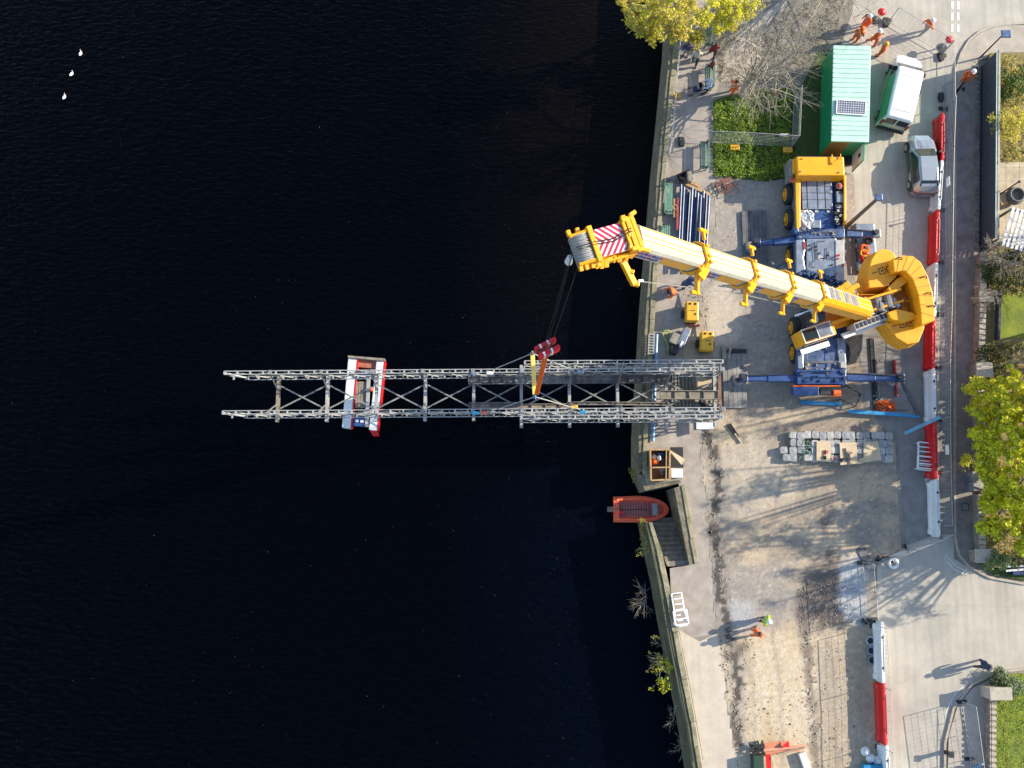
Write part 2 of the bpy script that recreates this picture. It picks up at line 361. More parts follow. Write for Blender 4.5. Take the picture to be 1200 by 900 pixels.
C = lerp(C, (.27, .235, .20), (1-sm(dl+(mid-.5)*16, 6, 14))*.6)
C = lerp(C, (.07, .06, .05), (1-sm(dl+(fin-.5)*20, 2, 5.5))*.95)
dl2 = line_d([(944, 735), (950, 800), (954, 860), (956, 900)])
C = lerp(C, (.22, .17, .13), (1-sm(dl2+(fin-.5)*16, 2, 6))*.85)
for (cu, cv, ru, rv) in [(838, 618, 8, 12), (868, 757, 11, 7), (858, 768, 9, 6), (856, 855, 8, 18), (968, 610, 5, 16), (973, 655, 5, 10)]:
    C = lerp(C, (.13, .10, .08), ell(cu, cv, ru, rv, .5)*.8)
C = lerp(C, (.66, .60, .50), sm(fnoise(X, Y, 6, 9, 2), .72, .82)*.35)
C = lerp(C, (.14, .12, .10), sm(fnoise(X, Y, 6, 10, 2), .76, .86)*.4)
for k_ in range(10):
    u_a = 850+k_*16; dt_ = line_d([(u_a, 640), (u_a+18, 560), (u_a+50, 500)] if k_ % 2 else [(u_a-10, 740), (u_a, 800), (u_a+4, 900)]); C = lerp(C, (.25, .215, .18), (1-sm(dt_+(fin-.5)*5, 1.2, 4))*.35)
H = .006+.035*(mid-.35)*inside+.02*(fin-.4); H = np.clip(H, .004, .1)
ny, nx = X.shape
vs = np.stack([X, Y, H], -1).reshape(-1, 3)
cin = inside[:-1, :-1] & inside[1:, :-1] & inside[:-1, 1:] & inside[1:, 1:]
jj, ii = np.nonzero(cin); base = jj*nx+ii
fs = np.stack([base, base+1, base+nx+1, base+nx], -1)
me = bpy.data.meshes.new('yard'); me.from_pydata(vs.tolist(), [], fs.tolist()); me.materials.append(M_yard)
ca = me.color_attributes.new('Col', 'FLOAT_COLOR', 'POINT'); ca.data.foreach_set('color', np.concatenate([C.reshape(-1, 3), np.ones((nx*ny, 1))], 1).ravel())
me.polygons.foreach_set('use_smooth', [True]*len(me.polygons))
yo = bpy.data.objects.new('yard', me); COL.objects.link(yo); tag(yo, kind='structure')

# path along the quay, roads and pavements
sheet('path', QI[:13]+[(794, 556), (795, 566), (803, 600), (817, 660), (785, 666), (786, 690), (792, 737), (800, 750), (840, 742), (838, 690), (832, 620), (824, 560), (826, 500), (832, 450), (838, 330), (838, 212), (836, 118), (842, 100), (872, 30), (880, -60)], .004, M_path_shaded)  # darker than the lower path: tree shade is put into its colour
sheet('lower_path', [(792, 736), (803, 790), (812, 840), (820, 885), (828, 940), (868, 930), (862, 880), (850, 800), (842, 741), (820, 752)], .0045, M_path_sunlit)  # same path beyond the tree shade, sunlight put into its paler colour
sheet('road', [(1000, -60), (1330, -60), (1330, 62), (1176, 62), (1146, 70), (1118, 90), (1118, 655), (1146, 672), (1200, 684), (1340, 690), (1340, 782), (1210, 782), (1170, 785), (1140, 800), (1118, 830), (1108, 870), (1107, 930), (1028, 930), (1028, 662), (1062, 640), (1052, 520), (1012, 470), (1000, 330), (1000, 205), (960, 190), (965, 60)], .003, M_road)
sheet('roadside_patch', [(1002, 330), (1072, 345), (1086, 420), (1086, 560), (1092, 628), (1062, 640), (1052, 520), (1012, 480)], .012, M_tar2)
sheet('lane', [(1104, 100), (1118, 92), (1119, 630), (1101, 630), (1101, 300)], .008, M_tar2)
sheet('pavement', [(1119, 108), (1146, 74), (1147, 300), (1142, 660), (1136, 664), (1122, 650), (1118, 600)], .10, M_tar, thick=.1)
sheet('lower_pavement', [(1110, 930), (1112, 862), (1122, 828), (1140, 806), (1160, 797), (1160, 930)], .10, mat('warm_paving', (.42, .37, .31), .9, var=.2, scale=1.5, bump=.2), thick=.1)
mb = MB()
def ppl(pts, w, z0, z1, m=None):
    m = m or mb
    q = [P(u, v, z1) for u, v in pts]
    for i in range(len(q)-1):
        a, b = q[i].copy(), q[i+1].copy(); d = (b-a).normalized(); a -= d*.01; a.z = b.z = (z0+z1)/2; m.beam(a, b, w, z1-z0)
ppl([(1119.5, 120), (1119.5, 350), (1119, 560), (1120, 630), (1124, 650), (1136, 664), (1160, 677), (1200, 684), (1300, 688)], .13, 0, .125)
ppl([(1107, 930), (1108, 870), (1118, 830), (1140, 802), (1168, 788), (1210, 783), (1300, 783)], .14, 0, .125)
ppl([(1119, 118), (1119, 100), (1121, 80), (1127, 62), (1136, 47), (1148, 37), (1162, 31), (1178, 28), (1200, 27), (1300, 27)], .16, 0, .125)
tag(mb.build('kerb', M_kerb, bevel=.01), kind='structure')
sheet('pavement', [(1120, 108), (1122, 82), (1128, 63), (1137, 48.5), (1149, 38.5), (1163, 32.5), (1179, 29.5), (1330, 28), (1330, 61), (1176, 61.5), (1147, 70), (1121, 110)], .10, mat('upper_pavement', (.42, .37, .30), .9, var=.2, scale=1, bump=.2), thick=.09)
mb = MB()
ppl([(1126, 60), (1124, 100), (1119, 175)], .09, .013, .017)
for k in range(6):
    v = -12+k*13.5
    if v < 36:
        for u in (1116, 1123): ppl([(u, v), (u, v+9)], .16, .009, .013)
ppl([(1106, 653), (1118, 667), (1132, 673)], .05, .009, .013); ppl([(1108, 650), (1121, 664), (1134, 670)], .05, .009, .013)
ppl([(1112, 840), (1122, 818), (1138, 803)], .05, .009, .013); ppl([(1107, 838), (1118, 814), (1135, 799)], .05, .009, .013)
tag(mb.build('road_markings', M_line), kind='structure')

sheet('grass_plot', [(836, 118), (880, 104), (940, 100), (958, 60), (974, 58), (962, 180), (940, 205), (900, 213), (836, 206)], .018, M_grass)
sheet('embankment', [(842, 96), (838, 48), (840, -60), (1000, -60), (1000, 10), (985, 56), (940, 98), (880, 102)], .010, mat('embankment_litter', (.27, .24, .20), .95, var=.5, scale=1.2, col2=(.11, .10, .075), bump=.7, bscale=8))
sheet('dry_track', [(845, 96), (850, 60), (885, 20), (930, -5), (905, 20), (893, 40), (888, 92)], .014, mat('dry_track', (.46, .40, .33), .95, var=.25, scale=1.5))
# raised garden behind the walls on the right
GZ = .35
sheet('garden', [(1160, 62), (1420, 62), (1420, 665), (1158, 665), (1150, 640), (1150, 300), (1160, 290)], GZ, M_soil, thick=GZ-.004)
sheet('patio', [(1163, 190), (1420, 190), (1420, 288), (1163, 288)], GZ+.03, M_pave, thick=.026)
sheet('garden_lawn', [(1173, 345), (1420, 335), (1420, 398), (1171, 396)], GZ+.03, M_lawn, thick=.026)
sheet('lower_lawn', [(1164, 800), (1185, 790), (1420, 786), (1420, 960), (1164, 960)], .15, M_lawn, thick=.14)
sheet('lower_verge', [(1146, 660), (1420, 664), (1420, 682), (1200, 680), (1165, 674)], .12, M_grass, thick=.11)
# paving joints of the patio
mb = MB()
for k in range(9): ppl([(1163+k*16, 190), (1163+k*16, 286)], .02, GZ+.031, GZ+.034)
for k in range(6): ppl([(1163, 196+k*16), (1340, 196+k*16)], .02, GZ+.031, GZ+.034)
tag(mb.build('paving_joints', M_oldwood), kind='structure')

M_cope = mat('mossy_coping', (.36, .31, .20), .9, var=.5, scale=1.6, col2=(.12, .12, .05), bump=.5, bscale=8, grime=.4)
# ---- quay wall: battered face, wide coping stones
def thickline(outer, inner, z):  # closed polygon strip
    return [P(u, v, z) for u, v in outer], [P(u, v, z) for u, v in inner]
def quay(name, outer, inner, zt, label, foot=.35, m=M_stone, coping=.55, close=False):
    r = root(name, P(*outer[len(outer)//2], 0), 0, label, 'wall')
    mb = MB(); secs = []
    for (o, i) in zip(outer, inner):
        po = P(*o, zt); pi = P(*i, zt); d = (po-pi); d.z = 0; d.normalize(); pf = po+d*foot
        secs.append([Vector((pf.x, pf.y, WZ-.6)), Vector((po.x, po.y, zt-.15)), Vector((po.x, po.y, zt)), Vector((pi.x, pi.y, zt)), Vector((pi.x, pi.y, -.02)), Vector((pi.x, pi.y, WZ-.6))])
    mb.loft(secs); mb.build('wall_face', m, r)
    # coping stones one by one
    mb = MB(); rest = 0
    for k in range(len(outer)-1):
        a0 = P(*outer[k], zt); a1 = P(*outer[k+1], zt); b0 = P(*inner[k], zt); b1 = P(*inner[k+1], zt)
        L = (b1-b0).length; cuts = [0]
        while cuts[-1] < 1: cuts.append(min(1, cuts[-1]+random.uniform(.7, 2.1)/L))
        for j in range(len(cuts)-1):
            t0 = cuts[j]+.003; t1 = cuts[j+1]-.003
            if t1 <= t0: continue
            h = zt+.07+random.uniform(-.012, .012)
            q = [b0.lerp(b1, t0), b0.lerp(b1, t1)]; oo = [a0.lerp(a1, t0), a0.lerp(a1, t1)]
            i0, i1 = q; o0 = i0.lerp(oo[0], coping+random.uniform(-.08, .08)); o1 = i1.lerp(oo[1], coping+random.uniform(-.03, .03))
            mb.prism([(i0.x, i0.y), (i1.x, i1.y), (o1.x, o1.y), (o0.x, o0.y)], zt-.05, h)
    mb.build('coping', M_cope, r, bevel=.015)
    return r
QO = [(782, -60), (781, 0), (779, 48), (775, 90), (770, 140), (765, 190), (760, 250), (755, 310), (751, 360), (748, 410), (745, 460), (742, 510), (742, 556)]
def _o(l, du): return [(u+du, v) for u, v in l]
QO2 = [(u+6.5, v) for u, v in QO]
quay('quay_wall', QO2, QI, .25, 'long mossy stone quay wall under the bridge, along the path', foot=.18)
quay('quay_wall', [(748.5, 556), (756, 575), (798, 566)], [(760, 545), (762, 563), (796, 556)], .25, 'short stone return wall above the orange boat', foot=.1)
quay('quay_wall', [(790, 572), (798, 612), (808, 662)], [(802, 568), (809, 605), (818, 660)], .3, 'narrow stone wall on the inland side of the steps', foot=.12, coping=.4)
quay('quay_wall', [(757, 612), (765, 650), (772, 684), (783, 745), (794, 800), (804, 850), (819, 940)], [(764, 612), (776, 648), (785, 690), (793, 735), (804, 790), (813, 840), (829, 940)], .25, 'lower stone quay wall with green moss, south of the steps', m=M_moss, foot=.22, coping=.5)
# steps down to the water
r = root('stone_steps', P(790, 640, 0), 0, 'worn stone steps going down to the water beside the orange boat', 'steps')
ns = 10
for k in range(ns):
    t0 = k/ns; z = -.12-.2*k
    v0 = 664-5.6*k; v1 = v0-6.3
    l0 = 784-(664-v0)*.38; r0 = 812-(664-v0)*.27; l1 = 784-(664-v1)*.38; r1 = 812-(664-v1)*.27
    mb = MB(); mb.pprism([(l0-2, v0), (r0, v0-1.5), (r1, v1-1.5), (l1-2, v1)], WZ-.6, z)
    mb.build('step', M_stone2, r, bevel=.02)
# rail on the quay: thin iron railing with hoops on the lower quay and slim rail north
def railing(name, pts, h, label, m, step=1.6, lean=0, bars=2):
    r = root(name, P(*pts[0], .3), 0, label, 'railing'); q = [P(u, v, .3) for u, v in pts]
    mb = MB(); mp_ = MB()
    for zf in [h*(j+1)/bars for j in range(bars)]: mb.tube([p+Vector((0, 0, zf)) for p in q], .022, 5)
    for a, b in zip(q[:-1], q[1:]):
        nn = max(1, round((b-a).length/step))
        for j in range(nn): p = a.lerp(b, j/nn); mp_.tube([p, p+Vector((0, 0, h))], .025, 5)
    mb.build('rail', m, r); mp_.build('post', m, r); return r
railing('quay_railing', [(796, 40), (792, 88), (788, 140), (783, 185)], .9, 'thin pale metal rail on the quay edge beside the walkers', M_steel2)
railing('quay_railing', [(788, 700), (795, 740), (806, 795), (815, 845), (823, 890)], .25, 'low iron rail on the lower quay coping', M_rust, step=2.4, bars=1)

# ---- walls and fences on the right
def wall(name, pts, w, h, label, m, z0=0, cope=None, cap=.06, over=.05):
    r = root(name, P(*pts[0], 0), 0, label, 'wall'); mb = MB(); mc = MB(); q = [P(u, v, 0) for u, v in pts]
    for a, b in zip(q[:-1], q[1:]):
        a = Vector((a.x, a.y, 0)); b = Vector((b.x, b.y, 0)); mb.beam(a+Vector((0, 0, h/2+z0)), b+Vector((0, 0, h/2+z0)), w, h)
        L = (b-a).length; nn = max(1, round(L/.35)) if cope else 1
        for j in range(nn):
            c0 = a.lerp(b, j/nn+.01); c1 = a.lerp(b, (j+1)/nn-.01); zz = Vector((0, 0, z0+h+cap/2+(random.uniform(-.015, .015) if cope else 0)))
            mc.beam(c0+zz, c1+zz, w+over*2, cap)
    mb.build('wall_body', m, r); mc.build('coping', cope or m, r, bevel=.01); return r
# tall boarded fence with pale capping and rail
r = root('boarded_fence', P(1148, 180, 0), 0, 'tall dark boarded fence with pale cap rail beside the road', 'fence')
f0 = P(1150, 78, 0); f1 = P(1148, 292, 0); mb = MB(); d = (f1-f0).normalized(); L = (f1-f0).length
for k in range(int(L/.15)):
    a = f0+d*(k*.15+.004); b = f0+d*(k*.15+.146); mb.beam(a+Vector((0, 0, 1.1)), b+Vector((0, 0, 1.1)), .03+random.uniform(0, .008), 2.2)
mb.build('board', M_fence, r)
mb = MB(); mb.beam(f0+Vector((.10, 0, 2.25)), f1+Vector((.10, 0, 2.25)), .12, .05); mb.build('cap_rail', M_kerb, r)
mb = MB(); mb.beam(f0+Vector((-.05, 0, 2.22)), f1+Vector((-.05, 0, 2.22)), .05, .05); mb.build('top_rail', mat('teal_rail', (.45, .62, .56), .5), r)
for k in range(6):
    mb = MB(); p = f0.lerp(f1, k/5)+Vector((.1, 0, 0)); mb.box(p.x, p.y, 1.1, .1, .1, 2.2); mb.build('post', M_fence, r)
wall('garden_wall', [(1143, 78), (1142.5, 292)], .25, .22, 'long low stone plinth at the foot of the dark boarded fence', M_stone2, cope=M_stone2)
wall('garden_wall', [(1145, 300), (1143.5, 348)], .3, .95, 'stone garden wall beside the bare shrubs, north stretch', M_stone2, cope=M_kerb)
wall('garden_wall', [(1143.5, 358), (1141.5, 428)], .3, .95, 'stone garden wall in front of the tan planting bed', M_stone2, cope=M_kerb)
wall('garden_wall', [(1141, 444), (1140.5, 552)], .3, .95, 'stone garden wall overhung by the yellow green tree', M_stone2, cope=M_kerb)
wall('garden_wall', [(1141, 580), (1143, 645)], .3, .95, 'stone garden wall running down to the square corner pier', M_stone2, cope=M_kerb)
wall('garden_wall', [(1156, 815), (1155.5, 960)], .3, .8, 'stone wall along the lower lawn, bottom right', M_stone2, cope=M_kerb)
def pier(u, v, w, d, h, label, m=M_stone2):
    r = root('stone_pier', P(u, v, 0), 0, label, 'pier'); p = P(u, v, 0); mb = MB(); mb.box(p.x, p.y, h/2, w, d, h); mb.build('pier_body', m, r)
    mb = MB(); mb.box(p.x, p.y, h+.06, w+.1, d+.1, .12); mb.build('cap_stone', M_kerb, r, bevel=.03); return r
pier(1145, 353, .8, .55, 1.15, 'rounded brown stone pier between the two garden wall stretches')
pier(1143, 437, .95, .85, 1.15, 'lichen covered stone pier north of the yellow green tree')
pier(1144.5, 651, 1.1, .75, 1.0, 'square stone corner pier beside the clipped round bush')
pier(1160, 809, 1.25, .65, 1.25, 'stone pier at the corner of the lower lawn', M_kerb)
# grey box on the pavement
r = root('utility_cabinet', P(1135, 565, .1), 0, 'grey steel utility cabinet against the garden wall', 'cabinet'); p = P(1135, 565, .1)
mb = MB(); mb.box(p.x, p.y, .7, .5, 1.1, 1.2); mb.build('cabinet_body', M_deck, r, bevel=.02)
mb = MB(); mb.box(p.x, p.y, 1.33, .6, 1.2, .06); mb.build('lid', M_steel, r, bevel=.02)
mb = MB(); mb.box(p.x-.262, p.y, .7, .02, .04, 1.0); mb.box(p.x-.262, p.y+.2, .8, .02, .1, .04); mb.build('door_seam', M_dsteel, r)
r = root('access_cover', P(1131, 594, .1), 0, 'small square grey cover set in the dark pavement', 'cover'); p = P(1131, 594, .1)
mb = MB(); mb.box(p.x, p.y, .106, .38, .38, .016); mb.build('lid', M_deck, r); mb = MB(); mb.box(p.x, p.y, .104, .46, .46, .010); mb.build('frame', M_dsteel, r)
# drain gully covers on road
for (u, v, lb) in [(1129, 105, 'dark triangular drain cover in the shaded pavement')]:
    p = P(u, v, .1); mb = MB(); mb.prism([(p.x-.18, p.y+.15), (p.x+.18, p.y+.15), (p.x, p.y-.2)], .10, .112); o = mb.build('drain_cover', M_black); tag(o, lb, 'cover')
# debris floating
mb = MB()
for k in range(1100):
    if k < 750: u = 745-abs(RN.normal(0, 130)); v = RN.uniform(0, 900)
    else: u = RN.uniform(0, 745); v = RN.uniform(0, 900)
    lim = 775-(v/450)*30 if v < 560 else 735+(v-560)*.16
    u = min(u, lim-5); p = P(u, v, WZ+.012); s = RN.uniform(.006, .020)*(1.8 if random.random() < .06 else 1); a = RN.uniform(0, 6.3)
    mb.add([(p.x+s*math.cos(a+q)*(1 if j % 2 else .6), p.y+s*math.sin(a+q)*(1 if j % 2 else .6), p.z) for j, q in enumerate((0, 1.6, 3.1, 4.7))], [(0, 1, 2, 3)])
tag(mb.build('floating_debris', mat('debris', (.22, .21, .17), .8, var=.4, scale=2, col2=(.06, .06, .05))), kind='stuff')
# stones on the yard
mb = MB(); ok = 0
spots = [((822, 500), (845, 560)), ((836, 600), (846, 700)), ((846, 735), (866, 860)), ((944, 735), (956, 900)), ((935, 680), (1000, 735)), ((850, 745), (885, 780)), ((865, 800), (950, 875)), ((815, 340), (830, 372)), ((960, 800), (1010, 900)), ((950, 740), (1010, 800)), ((835, 480), (1000, 700)), ((840, 215), (1000, 330))]
wts = [130, 160, 180, 230, 380, 80, 130, 100, 130, 90, 60, 60]
for ((u0, v0), (u1, v1)), nn in zip(spots, wts):
    for _ in range(nn):
        t = RN.rand(); u = RN.uniform(min(u0, u1), max(u0, u1)); v = RN.uniform(v0, v1)
        if abs(u1-u0) < 25: u = u0+(u1-u0)*((v-v0)/(v1-v0))+RN.normal(0, 4)
        p = P(u, v, 0); s = abs(RN.normal(.012, .02))+.010; q = []
        for j in range(5): a = j*1.257+RN.uniform(-.3, .3); q.append((p.x+s*math.cos(a), p.y+s*math.sin(a)))
        z = .02; n0 = len(q); vs = [(x, y, z-.02) for x, y in q]+[(p.x+(x-p.x)*.6, p.y+(y-p.y)*.6, z+s*.9) for x, y in q]
        mb.cur = 0 if RN.rand() < .6 else (1 if RN.rand() < .35 else 2)
        mb.add(vs, [(i, (i+1) % 5, 5+(i+1) % 5, 5+i) for i in range(5)]+[(5, 6, 7, 8, 9)])
tag(mb.build('rubble', [mat('pale_rubble', (.52, .43, .32), .95), mat('dark_rubble', (.16, .14, .12), .95), M_conc]), kind='stuff')
# ================================================================ MOBILE CRANE
ck = root('mobile_crane', P(963, 350, 0), 0, 'huge yellow and blue mobile crane on outriggers, boom reaching over the river', 'crane')
Z3 = Vector((0, 0, 1))
# --- carrier (axis along photo vertical)
pT = lambda u, v, z: P(u, v, z)
mb = MB(); mb.pbox(936, 205, 989, 452, .75, 1.25); mb.build('chassis', M_blue, ck, bevel=.03)
# cab at the front
mb = MB(); a = P(933, 183, 2.35); b = P(991, 206, 2.35); cx = (a.x+b.x)/2; cy = (a.y+b.y)/2; wx = b.x-a.x; wy = a.y-b.y
mb.loft([[Vector((cx+sx*wx/2*k, cy+sy*wy/2*kk+off_, z)) for sx, sy in ((-1, -1), (1, -1), (1, 1), (-1, 1))] for z, k, kk, off_ in ((.6, .98, 1.15, .05), (1.4, 1, 1.15, .05), (2.2, .99, 1.0, 0), (2.35, .96, .94, 0))])
mb.build('driver_cab', M_yel, ck, bevel=.05)
mb = MB(); mb.box(cx, cy+wy*.56, 1.75, wx*.9, .05, .75); mb.build('windscreen', M_glass, ck)
mb = MB(); mb.box(a.x-.02, cy+.05, 1.75, .03, .9, .6); mb.build('side_window', M_glass, ck)
for (u, v) in ((938, 201), (983, 202), (940, 186)):
    p = P(u, v, 2.38); mb = MB(); mb.revolve([(.05, 0), (.05, .08), (.02, .1)], (p.x, p.y, 2.35), 8); mb.build('roof_light', M_orange if v < 190 else M_rust, ck)
mb = MB(); q = P(985, 186, 2.4); mb.beam(q, q+Vector((-.55, -.35, .05)), .07); mb.beam(q+Vector((-.55, -.35, .05)), q+Vector((-.55, .25, .05)), .07); mb.beam(q+Vector((0, .3, .05)), q+Vector((0, -.05, .05)), .05); mb.build('mirror_bracket', M_yel, ck)
mb = MB(); mb.pbox(925, 186, 930, 210, .7, 1.9); mb.build('front_step', M_steel, ck, bevel=.05)
mb = MB(); mb.pbox(929, 186, 934, 203, .9, 2.1); mb.build('cab_side_panel', M_yel, ck, bevel=.04)
mb = MB()
for k in range(4): mb.pbox(926, 206.5+k*2, 932, 207.3+k*2, 1.9, 1.95)
mb.build('warning_stripe', M_redst, ck)
# yellow side rail of the deck
mb = MB(); mb.pprism([(932, 206), (938, 206), (938, 266), (933.5, 269)], .9, 1.72); mb.build('side_rail', M_yel, ck, bevel=.03)
mb = MB(); mb.pprism([(989, 205), (991.5, 205), (991.5, 262), (989, 262)], .9, 1.72); mb.build('side_rail', M_yel, ck, bevel=.02)
mb = MB(); mb.pprism([(930.5, 206), (932, 206), (933, 268), (931.5, 268)], .9, 1.5); mb.build('side_strip', M_deck, ck)
# decks
mb = MB(); mb.pbox(939, 210, 976, 245, 1.3, 1.45); mb.build('deck_plate', M_deck, ck, bevel=.01)
mb = MB()
for u in (946, 958, 967): mb.pbox(u-.3, 211, u+.3, 244, 1.45, 1.463)
for v in (218, 226, 234): mb.pbox(940, v-.3, 975, v+.3, 1.45, 1.463)
mb.build('deck_joint', M_dsteel, ck)
mb = MB(); mb.pbox(938, 205, 989, 209, 1.0, 1.55); mb.build('cross_beam', M_dblue, ck, bevel=.02)
for (u0, u1) in ((939, 946), (948, 953), (959, 962), (965, 972)):
    mb = MB(); mb.pbox(u0, 206, u1, 208.4, 1.5, 1.62); mb.build('deck_box', M_steel2 if u1-u0 > 5 else M_deck2, ck, bevel=.01)
mb = MB(); mb.pbox(977, 208, 989, 268, .9, 1.35); mb.build('side_locker', M_dblue, ck, bevel=.02)
mb = MB(); mb.pbox(980, 224, 988.5, 237, 1.3, 1.6); mb.build('locker_lid', M_deck, ck, bevel=.02)
mb = MB(); p = P(983.5, 218, 1.6); mb.revolve([(.2, 0), (.22, .12), (.16, .24), (.05, .28)], (p.x, p.y, 1.45), 14); mb.build('beacon', M_redst, ck)
mb = MB(); mb.torus((p.x, p.y, 1.62), .17, .04); mb.build('beacon_guard', M_steel2, ck)
for v in (242, 247):
    mb = MB(); mb.pbox(981, v-2, 988, v+1.6, 1.35, 1.6); mb.build('battery_box', M_steel2, ck, bevel=.02)
mb = MB()
for k in range(16):
    u = 979+random.uniform(0, 9); v = 250+random.uniform(0, 14); p = P(u, v, 1.5); mb.tube([p, p+Vector((random.uniform(-.4, .4), random.uniform(-.3, .3), random.uniform(0, .2)))], .04, 5)
mb.build('hose_bundle', M_black, ck); mb = MB()
for k in range(10):
    p = P(979+random.uniform(0, 8), 251+random.uniform(0, 12), 1.6); mb.box(p.x, p.y, 1.6, .13, .1, .12, random.random()*3)
mb.build('valve_block', M_steel2, ck)
mb = MB(); mb.pprism([(952, 246), (977, 246), (977, 268), (950, 268)], .9, 1.3); mb.build('mid_deck', M_blue, ck, bevel=.02)
for u in (957, 971): mb = MB(); mb.pbox(u-2, 246, u+2, 249, 1.3, 1.36); mb.build('deck_lug', M_steel2, ck)
mb = MB(); mb.pbox(951, 258, 962, 267, 1.3, 1.5); mb.build('deck_tray', M_deck, ck, bevel=.02)
# crumpled sheet on the deck
mb = MB(); c0 = P(945, 257, 1.5); nn = 12; vs = []
for i in range(nn):
    for j in range(nn):
        x = (i/(nn-1)-.5)*.95; y = (j/(nn-1)-.5)*1.25; vs.append((c0.x+x+random.uniform(-.05, .05), c0.y+y+random.uniform(-.05, .05), 1.55+random.uniform(0, .28)-(x*x+y*y)*.5))
mb.add(vs, [(i*nn+j, i*nn+j+1, (i+1)*nn+j+1, (i+1)*nn+j) for i in range(nn-1) for j in range(nn-1)])
tarp = mb.build('tarpaulin', M_bwhite, None); tag(tarp, 'crumpled pale sheet bundled on the crane deck near the front wheels', 'tarpaulin')
sol = tarp.modifiers.new('s', 'SOLIDIFY'); sol.thickness = .03
# front outrigger box and silver cover
mb = MB(); mb.pprism([(934, 268), (990, 268), (990, 278), (934, 280)], .7, 1.62); mb.build('outrigger_box', M_deck2, ck, bevel=.03)
mb = MB(); mb.pprism([(930, 266), (936, 266), (936, 276), (931, 274)], .7, 1.66); mb.build('outrigger_socket', M_blue, ck, bevel=.03)
mb = MB(); mb.pprism([(945, 280), (980, 279), (980, 322), (972, 326), (945, 316)], 1.2, 1.68); mb.build('turntable_cover', M_deck, ck, bevel=.04)
mb = MB(); p = P(961.5, 302, 1.7); mb.revolve([(.17, 0), (.17, .02)], (p.x, p.y, 1.68), 16); mb.build('cover_cap', M_steel2, ck)
mb = MB(); mb.pprism([(932.5, 281), (943, 280), (944, 292), (942, 302), (944, 315), (941, 322), (932.5, 320)], .8, 1.75); mb.build('fuel_tank', M_deck, ck, bevel=.06)
mb = MB(); mb.pprism([(941, 283), (944, 283), (944.5, 292), (942, 292)], 1.4, 1.8); mb.build('tank_bracket', M_redst, ck)
mb = MB(); mb.pprism([(979, 281), (989.5, 281), (989.5, 332), (979.5, 328)], 1.0, 1.74); mb.build('side_cover', M_steel2, ck, bevel=.03)
mb = MB()
for k in range(46):
    t = random.random(); p = P(940+t*48+random.uniform(-2, 2), 318+t*14+random.uniform(-3, 4), 1.8)
    mb.box(p.x, p.y, 1.75, random.uniform(.05, .2), random.uniform(.05, .2), random.uniform(.1, .3), random.random()*3)
mb.build('hydraulic_block', M_deck2, ck)
mb = MB()
for k in range(30):
    p = P(906+random.uniform(0, 30), 309+random.uniform(0, 14), 1.4); mb.beam(p, p+Vector((random.uniform(-.5, .5), random.uniform(-.3, .3), random.uniform(0, .3))), .06)
mb.build('pipework', M_dblue, ck)
# rear deck
mb = MB(); mb.pprism([(933.5, 396), (991.5, 396), (992, 446), (934, 446)], 1.0, 1.45); mb.build('rear_deck', M_deck2, ck, bevel=.02)
mb = MB(); mb.pbox(981, 396, 991.5, 430, 1.3, 1.56); mb.build('rear_side_plate', M_deck, ck, bevel=.02)
mb = MB(); mb.pbox(934.5, 412, 942, 432, 1.3, 1.56); mb.build('rear_step', M_deck, ck, bevel=.03)
mb = MB(); mb.pbox(934, 433, 992, 450, .8, 1.62); mb.build('rear_outrigger_box', M_blue, ck, bevel=.03)
mb = MB()
for k in range(3): mb.pbox(934, 437+k*5, 991, 437.5+k*5, 1.62, 1.64)
mb.build('box_seam', M_dblue, ck)
mb = MB(); mb.pbox(929.5, 453, 960, 462.5, .9, 1.45); mb.build('rear_locker', M_blue, ck, bevel=.03)
mb = MB(); mb.pbox(961, 455, 976, 462, .9, 1.4); mb.build('spare_tray', M_dsteel, ck, bevel=.02)
mb = MB(); mb.pbox(977, 457, 986, 464, .9, 1.5); mb.build('orange_box', M_orange, ck, bevel=.03)
mb = MB(); mb.pbox(930, 451.5, 985, 453, 1.2, 1.5); mb.build('rear_bar', M_orange, ck)
mb = MB(); mb.pbox(985, 424, 992, 431, 1.5, 1.8); mb.build('deck_cabinet', M_steel2, ck, bevel=.02)
# wheels, left and right
def wheel(x, y, r_=.68, w_=.5, sx=-1):
    mb = MB(); prof = [(r_*.6, -w_/2), (r_*.93, -w_/2), (r_, -w_/2+.08), (r_, w_/2-.08), (r_*.93, w_/2), (r_*.6, w_/2)]
    mb.revolve(prof, (x, y, r_), 24, 'x')
    t = mb.build('wheel', M_black, ck)
    mb = MB(); xo = x+sx*(w_/2-.02); mb.revolve([(r_*.62, 0), (r_*.62, sx*.05), (r_*.5, sx*.02), (r_*.28, sx*.03), (r_*.26, sx*.14), (r_*.1, sx*.16)], (xo, y, r_), 20, 'x')
    mb.build('rim', M_yel, t)
    mb = MB()
    for k in range(10): a = k*.628; mb.box(xo+sx*.07, y+math.cos(a)*r_*.42, r_+math.sin(a)*r_*.42, .03, .05, .05)
    mb.build('wheel_nuts', M_dsteel, t)
xl = P(927, 300, .7).x+.05; xr = P(991, 300, .7).x-.5
for v in (228, 257, 300, 384, 414):
    y = P(927, v, .7).y; wheel(xl, y); wheel(xr, y, sx=1)
